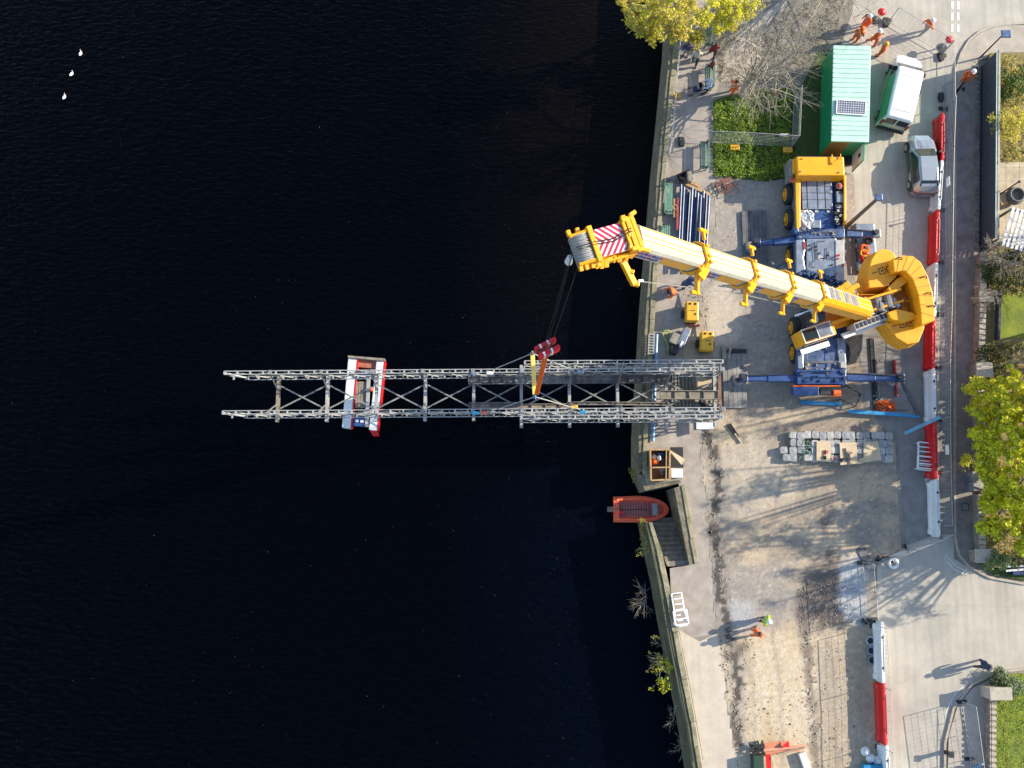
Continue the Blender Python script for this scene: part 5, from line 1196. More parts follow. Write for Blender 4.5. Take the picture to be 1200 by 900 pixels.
for k in range(5): u = 417.5+k*3; flt([(u, 447), (u+2.6, 447), (u+1.2, 478), (u-1.4, 478)], BW+.1, BW+.5, 'deck_plank', M_oldwood, .01)
flt([(415, 436), (434, 437), (433, 444), (414, 443)], BW+.1, BW+.7, 'storage_box', M_dblue, .03); flt([(414, 487), (430, 488), (429, 500), (413, 499)], BW+.1, BW+.55, 'engine_box', M_blue, .03)
for (u, v) in ((418, 493), (424, 493.5)): flt([(u-1.8, v-1.5), (u+1.8, v-1.5), (u+1.8, v+1.5), (u-1.8, v+1.5)], BW+.55, BW+.62, 'hatch', M_bwhite, .005)
flt([(430, 434), (434, 434), (431.5, 500), (427.5, 500)], BW+.3, BW+.62, 'guard_rail', M_steel2, .01)
flt([(433, 453), (437, 453), (437, 458), (433, 458)], BW+.3, BW+.9, 'orange_bag', M_boat, .08)
flt([(419, 433), (440, 434.5), (440, 436), (419, 434.8)], BW+.3, BW+.72, 'cross_rail', M_steel2, .01); flt([(413, 483), (434, 484), (434, 485.6), (413, 484.8)], BW+.3, BW+.68, 'cross_rail', M_steel2, .01)
# swans
def swan(u, v, ang, label):
    p = P(u, v, BW); r = root('swan', p, ang, label, 'swan', 'white swans swimming in the upper left'); r.scale = (.36, .36, .36); mb = MB()
    mb.loft([[Vector((x, w_*math.cos(t), z+h_*math.sin(t))) for t in [2*math.pi*k/10 for k in range(10)]] for x, w_, h_, z in ((-.55, .03, .03, .28), (-.4, .14, .1, .2), (-.15, .24, .2, .14), (.1, .24, .2, .13), (.3, .14, .14, .14), (.38, .06, .07, .2))]
            + [])
    mb.tube([(.3, 0, .18), (.42, 0, .35), (.38, 0, .55), (.42, 0, .66), (.52, 0, .68)], [.07, .05, .04, .045, .05], 8)
    b_ = mb.build('swan_body', mat('swan_white', (.85, .85, .83), .7, var=.04), r, world=False, smooth=True)
    mb = MB(); mb.tube([(.54, 0, .68), (.66, 0, .65)], [.035, .015], 6); mb.build('beak', M_boat, r, world=False)
    for sg in (-1, 1):
        mb = MB(); mb.loft([[Vector((x, sg*(y+w_*math.cos(t)), z+h_*math.sin(t))) for t in [2*math.pi*k/8 for k in range(8)]] for x, y, w_, h_, z in ((-.58, .05, .02, .03, .32), (-.3, .14, .08, .08, .3), (0, .18, .08, .09, .27), (.2, .14, .04, .05, .24))]); mb.build('wing', MATS['swan_white'], r, world=False, smooth=True)
swan(95, 63, R(80), 'topmost of the three white swans on the dark water')
swan(84.5, 87, R(60), 'middle one of the three white swans on the dark water')
swan(76, 114, R(70), 'lowest of the three white swans on the dark water')
# ================================================================ SITE OBJECTS
def single(name, mb, m, label, cat, group=None, bevel=0):
    return tag(mb.build(name, m, bevel=bevel), label, cat, group)
# dark steel pipes
for k in range(11):
    u0 = 798+k*3.3; u1 = 794+k*2.9+ (3 if k > 6 else 0); mb = MB(); z = .14+(.24 if k % 3 == 1 else 0)
    a = P(u0, 216+(k % 4)*2+k*1.0, z+.1); b = P(u1, 312+(k % 3)*3, z+.1)
    mb.tube([a, b], .085, 10); mb.beam(a+Z3*.085, b+Z3*.085, .05, .012)
    single('steel_pipe', mb, M_dblue if k % 2 else M_deck2, 'long dark steel pipe in the bundle on the quay path beside the boom tip', 'pipe', 'long dark steel pipes bundled on the path')
for k, (u, v, h) in enumerate(((808, 212, .3), (818, 221, .25))):
    mb = MB(); p = P(u, v, .2); mb.box(p.x, p.y, .06, 2.0 if k else 1.4, .18, .12, R(-25)); single('timber_bearer', mb, M_wood, ['pale timber bearer under the upper end of the pipes, nearer the tub', 'pale timber bearer under the upper end of the pipes, nearer the rusty frames'][k], 'timber')
mb = MB(); mb.beam(P(794.5, 232, .4), P(793.5, 270, .4), .14, .14); single('red_strut', mb, M_redst, 'slim red steel strut lying beside the dark pipes', 'strut')
mb = MB(); mb.beam(P(791, 233, .35), P(791, 255, .35), .2, .1); mb.torus(P(791, 243, .45), .16, .03); single('timber_offcut', mb, M_wood, 'pale timber offcut with a ring next to the red strut', 'timber')
def bench(u, v, rz, L, label):
    p = P(u, v, .45); r = root('park_bench', (p.x, p.y, 0), rz, label, 'bench', 'green slatted benches along the quay path')
    mb = MB()
    for k in range(4): mb.box(-.18+k*.12, 0, .45, .09, L, .03)
    mb.build('seat', M_bgreen, r, world=False); mb = MB()
    for k in range(3): mb.box(.28+.03*k, 0, .6+.13*k, .03, L, .09)
    mb.build('backrest', M_bgreen, r, world=False)
    for y in (-L/2+.1, L/2-.1):
        mb = MB(); mb.box(-.16, y, .22, .06, .06, .44); mb.box(.24, y, .42, .06, .06, .84); mb.box(.03, y, .41, .5, .05, .05); mb.box(0, y, .64, .42, .06, .04); mb.build('leg', M_dsteel, r, world=False)
bench(830, 40, R(-3), 1.8, 'green slatted bench near the top of the path, by the tree')
bench(830, 90, R(-3), 1.7, 'green slatted bench next to the pushchair')
bench(824, 182, R(-2), 1.9, 'green slatted bench beside the grass plot')
bench(784, 232, R(178), 2.2, 'green slatted bench on the quay edge beside the pipes, upper')
bench(781, 282, R(178), 2.2, 'green slatted bench on the quay edge beside the pipes, lower')
# black tub and rusty frames
p = P(801, 208, .4); r = root('mixing_tub', (p.x, p.y, 0), R(20), 'dark grey tipped mixing tub at the upper end of the pipes', 'tub')
mb = MB(); mb.loft([[Vector((x*k, y*k, z)) for x, y in ((-.5, -.3), (.5, -.38), (.5, .38), (-.5, .3))] for z, k in ((0, .7), (.55, 1.0), (.55, .93), (.06, .62))]); mb.build('tub_shell', M_dsteel, r, world=False, bevel=.02)
mb = MB(); mb.tube([(-.5, 0, .5), (-.75, .05, .55), (-1.0, .15, .5)], .03, 6); mb.box(-1.1, .2, .3, .3, .25, .3, .5); mb.build('handle', M_dsteel, r, world=False)
p = P(807.5, 207, .4); mb = MB(); mb.box(p.x, p.y, .3, .34, .75, .5, R(5)); single('sand_bag', mb, M_oldwood, 'pale sand bag standing against the dark tub', 'bag', bevel=.09)
mb = MB()
for k in range(15):
    u = 850+random.uniform(-9, 9); v = 217+random.uniform(-7, 7); p = P(u, v, .3); a = R(20)+random.choice((0, 1.57, .3)); l = random.uniform(.5, 1.1); d = Vector((math.cos(a), math.sin(a), random.uniform(-.1, .2)))
    mb.beam(p-d*l/2, p+d*l/2, .04)
for (cu, cv) in ((847, 221), (853, 214), (857, 222)):
    c = P(cu, cv, .3); q = [c+Vector((math.cos(R(20)+i*1.57+.78)*.5, math.sin(R(20)+i*1.57+.78)*.42, .1*i/3)) for i in range(4)]; mb.tube(q+[q[0]], .03, 5)
single('metal_frames', mb, mat('rusty_red_steel', (.26, .10, .07), .8, var=.3), 'tangle of rusty steel frames at the corner of the grass plot', 'scrap frames')
# crane mats
def matt(u0, v0, u1, v1, zt, m, label, n=6, vert=True, skew=0):
    r = root('crane_mat', P((u0+u1)/2, (v0+v1)/2, 0), 0, label, 'crane mat')
    a = P(u0, v0, zt); b = P(u1, v1, zt); w_ = (b.x-a.x)/n
    for k in range(n): mb = MB(); mb.box(a.x+w_*(k+.5), (a.y+b.y)/2, zt-.08, w_-.015, a.y-b.y, .16+random.uniform(-.008, .008)); mb.build('board', m, r, bevel=.01)
    return r
M_mat = mat('mat_grey', (.17, .165, .165), .8, .1, var=.4, scale=2.5, grime=.3); M_mat2 = mat('mat_pale', (.30, .285, .265), .8, var=.35, scale=2, grime=.3)
matt(869, 247, 901, 321, .2, M_mat, 'dark grey crane mat under the upper left outrigger foot', 6)
matt(846, 407, 876, 478, .2, M_mat2, 'worn grey crane mat under the lower left outrigger foot', 5)
mb = MB(); mb.pbox(852, 409, 875, 414, .19, .24); single('steel_plate', mb, M_black, 'black strip lying across the lower left crane mat', 'strip')
mb = MB(); p = P(871, 430, .3); mb.revolve([(.1, 0), (.1, .08)], (p.x, p.y, .2), 12); single('mat_ring', mb, M_black, 'small black ring on the lower left crane mat', 'ring')
r = root('steel_tray', P(1012, 290, 0), 0, 'grey steel tray with raised rim beside the counterweight', 'tray'); mb = MB(); mb.pbox(1003, 262, 1028, 319, .02, .22); mb.build('tray_floor', M_deck, r, bevel=.03); mb = MB()
for q in ((1003, 262, 1004.2, 319), (1004, 317.8, 1028, 319)): mb.pbox(*q, .22, .30)
mb.build('rim', M_dsteel, r)
for k, (u, v, m) in enumerate(((1013, 292, M_orange), (1014, 302, M_red), (1012, 297, M_gen), (1018, 282, M_dsteel))):
    c = P(u, v, .35); mb = MB(); mb.torus(c, .30 if k < 2 else .2, .07, 18, 6); mb.torus(c+Z3*.1, .22, .06, 16, 6)
    single('hose_coil', mb, m, ['orange hose coil on the steel tray, upper of the bright pair', 'red hose coil on the steel tray, lower of the bright pair', 'yellow hose coil between the orange and red coils', 'dark hose coil at the outrigger end of the steel tray'][k], 'hose coil')
r = root('road_plate', P(1042, 445, 0), 0, 'large flat steel plate with black edge under the lower right outrigger', 'steel plate'); mb = MB(); mb.pbox(1024, 397, 1064, 480, .01, .09); mb.build('plate', M_tar2, r); mb = MB(); mb.pbox(1022.6, 396, 1024, 481, .01, .12); mb.build('edge_bar', M_black, r)
mb = MB(); mb.pbox(1048, 421, 1053, 464.5, .1, .4); o = single('red_beam', mb, M_redst, 'short red steel beam under the lower right outrigger foot', 'beam', bevel=.02)
mb = MB(); mb.beam(P(1028, 420, .2), P(1030, 466, .2), .1, .1); mb.beam(P(1026, 422, .2), P(1035, 421, .2), .08, .08); single('steel_bar', mb, M_rust, 'thin dark bar lying next to the red beam', 'bar')
mb = MB(); q = [(991, 452), (1009, 462), (1003, 476), (985, 468)]; q = [P(u, v, .5) for u, v in q]; mb.tube([q[0], q[1], q[2]], .05, 6); mb.tube([q[3], q[2]], .05, 6); mb.tube([q[1], q[1]-Z3*.5], .04, 6); mb.tube([q[2], q[2]-Z3*.5], .04, 6); mb.tube([q[0], q[0]-Z3*.5], .04, 6); mb.tube([q[3], q[3]-Z3*.5], .04, 6); single('trestle', mb, M_dsteel, 'dark steel trestle between the crane rear and the blue board', 'trestle')
mb = MB(); mb.tube([P(1056, 440, .06), P(1060, 455, .06), P(1070, 472, .06), P(1078, 490, .06)], .13, 8); single('flat_hose', mb, M_mat, 'thick dark hose running from the red beam to the blue plank', 'hose')
# outrigger pad blocks under feet
for (u0, v0, u1, v1, lb, z) in ((938, 470, 986, 475, 'short cyan blue board behind the crane', .12), (994, 480.5, 1062, 488, 'long cyan blue board, the middle one behind the crane', .35)):
    a = P(u0, v0+1.5, z); b = P(u1, v1-1.5, z); mb = MB(); mb.beam(a, b, .22, .16); single('blue_board', mb, M_cyan, lb, 'board')
mb = MB(); mb.beam(P(1058, 486, .3), P(1077, 489, .3), .16, .1); single('blue_board', mb, M_cyan, 'short cyan blue board at the end of the long one', 'board')
mb = MB(); mb.beam(P(1060, 508, .3), P(1102, 488.5, 1.25), .2, .06); single('blue_plank', mb, mat('pale_blue_board', (.16, .38, .50), .5, var=.2), 'slanted pale blue plank leaning on the barrier', 'plank')
mb = MB(); p = P(1037, 476, 0)
for k in range(60):
    a = RN.uniform(0, 6.28); rr = RN.uniform(0, 1)**.5; q = Vector((p.x+math.cos(a)*rr*.62, p.y+math.sin(a)*rr*.35, .06+.35*(1-rr)))
    d = Vector((RN.uniform(-.25, .25), RN.uniform(-.15, .15), RN.uniform(-.03, .05))); mb.tube([q-d, q+Vector((0, 0, .06)), q+d], .03, 5)
single('orange_netting', mb, M_orange, 'heap of bright orange netting beside the blue board', 'netting')
mb = MB(); p = P(1029, 464, .1)
for k in range(6): a = k*1.05; mb.beam(p, p+Vector((math.cos(a)*.35, math.sin(a)*.3, .08)), .06)
single('green_strap', mb, M_bgreen, 'small star of green webbing above the orange netting', 'strap')
# concrete weights and boards
cnt = 0
def weight_block():
    r = MB(); r.loft([[Vector((x*k, y*k, z)) for x, y in ((-.17, -.24), (.17, -.24), (.235, -.17), (.235, .17), (.17, .24), (-.17, .24), (-.235, .17), (-.235, -.17))] for z, k in ((0, .98), (.38, 1), (.43, .93), (.44, .35), (.45, .3))])
    o = r.build('concrete_weight', M_conc); return o
wb = weight_block(); first = True
Mc2 = mat('dark_concrete', (.36, .37, .39), .85, var=.3, scale=3, bump=.3, grime=.25)
M_conc_l = mat('pale_concrete', (.48, .46, .42), .85, var=.2, scale=3, grime=.15)
me_alt = [wb.data]
for mm in (Mc2, M_conc_l): dd = wb.data.copy(); dd.materials.clear(); dd.materials.append(mm); me_alt.append(dd)
for row in range(4):
    v = 510+row*8.9; us_ = [930+8.65*k for k in range(14)]
    if row == 3: us_ = [922, 930]+us_[2:]
    if row == 2: us_ = [919.5]+us_
    for u in us_:
        if row in (1, 2) and 946 < u < 952: continue
        o = wb if first else wb.copy()
        if not first: COL.objects.link(o)
        first = False; p = P(u+random.uniform(-1.1, 1.1), v+random.uniform(-.9, .9), .43); o.location = (p.x, p.y, 0.01); o.rotation_euler = (0, 0, random.uniform(-.16, .16)); o.scale = (random.uniform(.92, 1.06), random.uniform(.92, 1.06), random.uniform(.8, 1.05)); o.data = me_alt[random.choice((0, 0, 1, 2))]
        tag(o, 'grey concrete weight block in the packed rows south of the crane', 'weight block', 'grey concrete weight blocks in rows'); cnt += 1
def board(poly, z, m, label, th=.03):
    mb = MB(); mb.pprism(poly, z, z+th); single('plywood_sheet', mb, m, label, 'plywood')
board([(957, 517), (973.5, 517), (973.5, 541), (957, 540)], .49, M_ply, 'leftmost plywood sheet lying on the concrete weights')
board([(984, 518.5), (1004, 518.5), (1005, 541), (1012, 541), (1012, 543), (985, 545)], .53, M_ply, 'middle plywood sheet lying on the concrete weights, with two poles')
board([(1012, 518), (1029, 517), (1033, 539), (1006, 543), (1006, 538), (1012, 536)], .49, M_ply, 'rightmost plywood sheet lying on the concrete weights')
for k, (pts, m, lb, nm, ct) in enumerate(([((990.5, 525), (993, 541)), M_dsteel, 'dark pole lying on the middle plywood sheet', 'pole', 'pole'], [((996, 529), (996, 544)), M_oldwood, 'wooden handled brush lying on the middle plywood sheet', 'brush', 'brush'])):
    mb = MB(); mb.beam(P(*pts[0], .62), P(*pts[1], .62), .06); 
    if k: c = P(996, 530.5, .62); mb.box(c.x, c.y, .62, .34, .1, .08)
    single(nm, mb, m, lb, ct)
for (u, v, lb, m) in ((968, 530, 'red gloves dropped on the left plywood sheet', M_redst), (967, 536, 'black gloves under the red ones on the plywood', M_black), (979, 537, 'dark red strap coiled between the plywood sheets', M_redst), (987, 538, 'small black tool beside the dark red strap', M_black)):
    p = P(u, v, .6); mb = MB()
    for k in range(5): mb.box(p.x+random.uniform(-.1, .1), p.y+random.uniform(-.12, .12), .56+random.uniform(0, .06), .2, .07, .06, random.random()*3)
    single('gloves' if 'gloves' in lb else 'hand_tool', mb, m, lb, 'gloves' if 'gloves' in lb else 'tool', bevel=.02)
mb = MB(); p = P(946, 524, .3)
for k in range(60): q = p+Vector((random.uniform(-.5, .5), random.uniform(-.5, .5), random.uniform(-.15, .2))); d = Vector((random.uniform(-.3, .3), random.uniform(-.3, .3), .05)); mb.tube([q, q+d], .02, 4)
single('netting_heap', mb, M_bgreen, 'dark green netting heap among the concrete weights', 'netting')
# generators
def generator(u, v, rz, label):
    p = P(u, v, 1.1); r = root('generator', (p.x, p.y, 0), rz, label, 'generator', 'yellow towable generators')
    mb = MB(); mb.box(0, 0, .78, .80, 1.25, .72); b_ = mb.build('canopy', M_gen, r, bevel=.07, world=False)
    mb = MB(); mb.box(0, 0, .36, .7, 1.3, .12); mb.build('chassis', M_dsteel, r, world=False)
    for y in (.46,):
        for x in (-.17, .17): mb = MB(); mb.revolve([(.075, 0), (.075, .03), (.05, .03), (.05, .005)], (x, y, 1.14), 14); mb.build('exhaust_port', M_black, r, world=False)
    mb = MB()
    for k in range(4): mb.box(-.12+k*.08, .02, 1.143, .045, .07, .008)
    mb.box(-.26, .02, 1.143, .03, .07, .008); mb.build('lettering', M_black, r, world=False)
    mb = MB(); mb.torus((.16, -.2, 1.145), .07, .012, 12, 4); mb.box(.16, -.2, 1.145, .05, .12, .01); mb.build('warning_mark', M_dsteel, r, world=False)
    for sg in (-1, 1): mb = MB(); mb.revolve([(.1, -.08), (.26, -.08), (.28, 0), (.26, .08), (.1, .08)], (sg*.48, -.05, .28), 16, 'x'); mb.build('wheel', M_black, r, world=False)
    mb = MB(); mb.beam((-.15, .6, .4), (0, 1.35, .4), .07); mb.beam((.15, .6, .4), (0, 1.35, .4), .07); mb.tube([(0, 1.3, .4), (0, 1.55, .42)], .04, 6); mb.build('drawbar', M_steel, r, world=False)
generator(811.5, 364.5, R(-2), 'yellow generator with its drawbar under the boom, nearer the river')
generator(829, 399.5, R(-4), 'yellow generator standing next to the worn grey crane mat')
mb = MB(); p = P(811, 379, .2)
for k in range(9): mb.box(p.x+random.uniform(-.4, .5), p.y+random.uniform(-.2, .2), .1, .14, .1, .14, random.random())
single('cable_plugs', mb, M_redst, 'small heap of red and white cable plugs below the first generator', 'plugs')
# grey plant with hose
p = P(795, 398, .5); r = root('grout_pump', (p.x, p.y, 0), R(-25), 'grey pump unit with pale lid left of the second generator', 'pump')
mb = MB(); mb.box(.25, .25, .4, .5, 1.2, .6); mb.box(-.25, -.05, .35, .55, .75, .5); mb.build('pump_body', M_deck, r, bevel=.06, world=False)
mb = MB(); mb.box(-.25, -.05, .64, .5, .7, .06); mb.build('lid', M_oldwood, r, bevel=.05, world=False); mb = MB(); mb.box(.0, -.75, .3, .55, .5, .5); mb.build('tank', M_dsteel, r, bevel=.08, world=False); mb = MB(); mb.box(.28, -.25, .74, .14, .4, .08); mb.build('control_panel', M_white, r, world=False)
mb = MB(); q = [(781, 392), (778, 389), (777, 394), (780, 399), (783, 406), (783.5, 415)]; mb.tube([P(u, v, .2) for u, v in q], .07, 6); mb.tube([P(778, 388, .25), P(783, 387, .3), P(787, 391, .3), P(785, 399, .25)], .07, 6); single('layflat_hose', mb, mat('lime_hose', (.38, .42, .10), .6, var=.3), 'yellow green hose curled beside the grey pump', 'hose')
# blue pipe and rungs on the quay
for (v0, v1, z, lb) in ((392, 424, .2, 'pale blue plastic pipe on the quay edge north of the bridge'), (427, 480, .2, 'blue plastic pipe under the landward end of the bridge'), (494, 517, .2, 'blue plastic pipe on the quay edge south of the bridge')):
    mb = MB(); mb.tube([P(769.5-(v0-392)*.035, v0, z), P(769.5-(v1-392)*.035, v1, z)], .11, 10); single('blue_pipe', mb, mat('blue_pipe', (.10, .28, .48), .4, var=.2, grime=.2), lb, 'pipe')
r = root('quay_ladder', P(763, 402, .4), 0, 'pale ladder lying along the quay coping north of the bridge', 'ladder'); mb = MB(); mb.beam(P(760.5, 391, .4), P(759.5, 416, .4), .05); mb.beam(P(767, 391, .4), P(766, 416, .4), .05); mb.build('rail', M_steel2, r); mb = MB()
for k in range(8): mb.beam(P(760.4, 392+k*3.2, .41), P(766.8, 392+k*3.2, .41), .05)
mb.build('rung', M_steel2, r)
# abutment: boards, plates and rollers under the landward end
for k in range(7):
    mb = MB(); mb.pbox(786+k*4.2, 437, 789.7+k*4.2, 478, .05, .13); single('deck_board', mb, M_oldwood, 'grey timber board laid under the landward end of the bridge', 'board', 'grey boards under the landward end of the bridge', bevel=.01)
mb = MB(); mb.pbox(815, 440, 836, 454, .05, .10); single('pale_sheet', mb, M_ply, 'cream sheet of board under the bridge end, by the north truss', 'sheet')
mb = MB(); mb.pbox(816, 494, 836, 503, .02, .10); single('pale_sheet', mb, M_bwhite, 'off white board sticking out south of the bridge end', 'sheet')
mb = MB()
for k in range(9): mb.box(P(820+k*1.8, 471+(k % 3)*2.5, .2).x, P(820, 471+(k % 3)*2.5, .2).y, .2, .12, .2, .2, k)
single('scrap_pile', mb, M_dsteel, 'small pile of black scrap inside the bridge end', 'scrap')
mb = MB(); mb.pbox(841, 434, 846, 480, .9, 1.15); single('end_beam', mb, mat('brown_beam', (.26, .14, .09), .7, var=.4, grime=.3), 'rusty brown cross beam closing the bridge end', 'beam')
mb = MB(); mb.pbox(836, 434, 838.5, 478, .6, .9); single('end_beam', mb, M_dsteel, 'slim black cross beam just inside the rusty brown one', 'beam')
for (v, lb) in ((433, 'north'), (481, 'south')):
    for u, l2 in ((776, 'on the quay edge'), (838, 'at the landward end')):
        p = P(u, v, BB); r = root('roller_stand', (p.x, p.y, 0), 0, 'low steel roller stand carrying the %s truss %s' % (lb, l2), 'roller stand'); mb = MB(); mb.box(p.x, p.y, .35, .9, .7, .68); mb.build('stand', M_blue, r, bevel=.03)
        for dx in (-.25, .25): mb = MB(); mb.tube([(p.x+dx, p.y-.3, BB-.42), (p.x+dx, p.y+.3, BB-.42)], .1, 10); mb.build('roller', M_dsteel, r)
for (u0, v0, u1, v1, lb) in ((858, 403, 851, 424, 'pale timber prop standing beside the north end of the bridge'), (856.5, 407, 851.5, 428, 'second thinner timber prop beside the north end of the bridge')):
    mb = MB(); mb.beam(P(u0, v0, 2.2), P(u1, v1, .3), .1); single('timber_prop', mb, M_oldwood, lb, 'prop')
# timber formwork box
r = root('formwork_box', P(774, 545, 0), 0, 'open new timber box with rubbish inside, at the corner of the quay', 'box'); zt = .9
A = [P(u, v, zt) for u, v in ((762, 527), (785, 527), (784.5, 562), (763, 563))]
for i in range(4):
    a, b = A[i], A[(i+1) % 4]
    mb = MB(); mb.beam(Vector((a.x, a.y, zt/2)), Vector((b.x, b.y, zt/2)), .04, zt-.02); mb.build('side_panel', M_wood, r)
    mb = MB(); mb.beam(a, b, .1, .07); mb.build('top_rail', M_wood, r, bevel=.01)
mb = MB(); mb.prism([(p.x, p.y) for p in A], .02, .07); mb.build('bottom_board', mat('brown_ply', (.22, .12, .06), .8), r)
mb = MB(); mb.beam(P(762.5, 548, zt+.02), P(785, 547.5, zt+.02), .08); mb.beam(P(781, 527, zt+.03), P(780.5, 562, zt+.03), .06); mb.build('cross_rail', M_wood, r)
for k, (u, v, m, lb) in enumerate(((770, 535, M_bwhite, 'crumpled white bag in the timber box'), (768, 540, M_orange, 'orange bag in the timber box'), (774, 533, M_dblue, 'dark blue bag in the timber box'), (776, 551, M_oldwood, 'brown board in the timber box'))):
    mb = MB(); p = P(u, v, .5)
    for j in range(4): mb.box(p.x+random.uniform(-.12, .12), p.y+random.uniform(-.15, .15), .2+random.uniform(0, .4), .3, .24, .2, random.random()*3)
    single('rubbish_bag' if k < 3 else 'board_piece', mb, m, lb, 'bag' if k < 3 else 'board', bevel=.06)
for k in range(3):
    mb = MB(); o_ = k*3.2; mb.beam(P(784+o_*.6, 528-o_*.2+k*2, .75), P(802-o_*.4, 539+k*2.5, .6), .12, .05); single('timber_plank', mb, M_ply, ['uppermost of three pale planks leaning on the timber box', 'middle of three pale planks leaning on the timber box', 'lowest of three pale planks leaning on the timber box'][k], 'plank')
mb = MB(); mb.pbox(786, 549, 800, 560, .02, .5); single('cement_pallet', mb, M_bwhite, 'pale wrapped stack right of the timber box', 'stack', bevel=.06)
mb = MB(); mb.pbox(786, 524, 801, 548, .01, .03); single('black_sheet', mb, M_black, 'black plastic sheet under the pale planks', 'sheet')
mb = MB(); mb.beam(P(762, 567, .4), P(799, 561, .4), .12, .08); single('timber_plank', mb, M_oldwood, 'old plank lying on the return wall below the timber box', 'plank')
# black and tan poles
for k, (a, b) in enumerate((((853, 498), (860, 508)), ((855.5, 496.5), (863, 508)), ((858, 500), (865, 511)))):
    mb = MB(); mb.tube([P(*a, .1), P(*b, .1)], .07, 8); single('rubber_hose', mb, M_black, 'short black pipe length lying on the gravel near the bridge end', 'pipe', 'three short black pipe lengths')
mb = MB(); mb.beam(P(861, 508, .12), P(869, 519, .1), .1); single('timber_stake', mb, M_ply, 'tan timber stake at the end of the black pipe lengths', 'stake')
# white steel frames
def wframe(u, v, rz, w_, l, label, extra):
    p = P(u, v, .3); r = root('barrow_rack', (p.x, p.y, 0), rz, label, 'steel frame')
    mb = MB()
    for x in (-w_/2, w_/2): mb.beam((x, -l/2, .5), (x, l/2, .35), .09)
    mb.build('side_rail', M_white, r, world=False); mb = MB()
    for k in range(7): y = -l/2+l*k/6; mb.beam((-w_/2, y, .5-.15*k/6), (w_/2, y, .5-.15*k/6), .07)
    mb.build('cross_bar', M_white, r, world=False); mb = MB()
    for x in (-w_/2-.1, w_/2+.1): mb.beam((x, -l/2+.1, .62), (x, -l*.02, .62), .08)
    for y in (-l/2+.1, -l*.28, -l*.02): mb.beam((-w_/2-.1, y, .62), (w_/2+.1, y, .62), .07)
    mb.build('upper_frame', M_white, r, world=False)
    for x in (-w_/2, w_/2):
        for y in (-l/2+.06, l/2-.06): mb = MB(); mb.box(x, y, .2, .07, .07, .4); mb.build('leg', M_white, r, world=False)
wframe(795.5, 714, R(8), .62, 1.95, 'white steel barrow frame on the path by the lower quay wall', 0)
wframe(1083, 535, R(-6), .85, 1.75, 'white steel frame leaning against the red barrier', 0)
mb = MB(); p = P(1085, 563, .1); mb.box(p.x+.1, p.y, .2, .35, .3, .35); single('grey_block', mb, M_conc, 'grey block at the joint of the last red and white barriers', 'block', bevel=.03)
# cable drums etc. by the lower fence
for k, (u, v, m) in enumerate(((1020.5, 751, M_steel2), (1021.5, 762.5, M_deck), (1022.5, 774, M_mat2))):
    p = P(u, v, .2); r = root('cable_drum', (p.x, p.y, 0), 0, ['brightest of the three round drums beside the lower fence', 'middle of the three round drums beside the lower fence', 'dullest of the three round drums beside the lower fence'][k], 'cable drum')
    mb = MB(); mb.torus((p.x, p.y, .14), .24, .07, 22, 8); mb.build('drum_rim', m, r); mb = MB(); mb.revolve([(.2, 0), (.2, .08), (.08, .1), (.08, .16)], (p.x, p.y, .02), 16); mb.build('drum_hub', M_dsteel, r)
for (u, v, lb) in ((1019, 728, 'dark steel coupler heap at the top end of the lower white barrier'), (1036, 655, 'dark equipment lump lying against the mesh panel across the road')):
    p = P(u, v, .2); mb = MB()
    for k in range(8): mb.box(p.x+random.uniform(-.5, .5), p.y+random.uniform(-.15, .15), .12, random.uniform(.15, .4), .12, .2, random.random()*3)
    single('equipment_heap', mb, M_dsteel, lb, 'equipment', bevel=.02)
mb = MB(); p = P(1047, 660, .3); mb.torus(p, .26, .09, 18, 8); single('spare_tyre', mb, M_bwhite, 'black and white ring leaning by the mesh panel across the road', 'ring')
mb = MB(); mb.beam(P(1008, 641, .05), P(1022, 668, .05), .55, .06); single('rubber_mat', mb, M_mat, 'dark rubber mat at the western end of the road closure', 'mat')
for k, (u, v) in enumerate(((1015, 881), (1021, 889), (1029, 892))):
    p = P(u, v, .3); mb = MB(); mb.revolve([(.22, 0), (.3, .12), (.28, .28), (.12, .42), (.14, .5)], (p.x, p.y, 0), 9); o = single('white_bag', mb, mat('bag_white', (.72, .72, .72), .7, var=.15), ['upper of three white bags beside the bottom white barrier', 'middle of three white bags beside the bottom white barrier', 'nearest white bag to the bottom white barrier'][k], 'bag', bevel=.05)
mb = MB(); mb.pbox(1012, 897, 1036, 912, .05, .6); single('blue_crate', mb, M_cyan, 'blue crate cut by the bottom edge under the white bags', 'crate', bevel=.03)
# bottom edge timber and signs
for k, (a, b, m, w_) in enumerate((((896, 874), (925, 871), mat('coral_timber', (.60, .20, .10), .6), .3), ((895, 879), (944, 874), mat('coral_pale', (.66, .30, .18), .6), .16), ((897, 883), (936, 879), MATS['coral_timber'], .14), ((900, 884), (902, 915), M_red, .28), ((905, 886), (912, 915), M_ply, .18), ((910, 884), (943, 876), M_oldwood, .08))):
    mb = MB(); mb.beam(P(*a, .25+k*.05), P(*b, .25+k*.04), w_, .07); single('painted_board', mb, m, ['broad coral board on the heap at the bottom edge', 'long pale coral board on the heap at the bottom edge', 'narrow coral board below the long pale one at the bottom edge', 'upright red board cut by the bottom edge', 'bare timber board beside the upright red one', 'thin old batten across the board heap at the bottom edge'][k], 'board')
p = P(921, 872.5, .5); mb = MB(); mb.prism([(p.x-.3, p.y-.15), (p.x+.2, p.y-.15), (p.x+.15, p.y+.2)], .5, .53); single('red_triangle', mb, M_red, 'small bright red triangle on the coral boards', 'sign')
mb = MB(); p = P(887, 876, .3)
for k in range(14): q = p+Vector((random.uniform(-.4, .4), random.uniform(-.25, .25), random.uniform(-.1, .2))); mb.box(q.x, q.y, q.z, .35, .1, .1, random.random()*3)
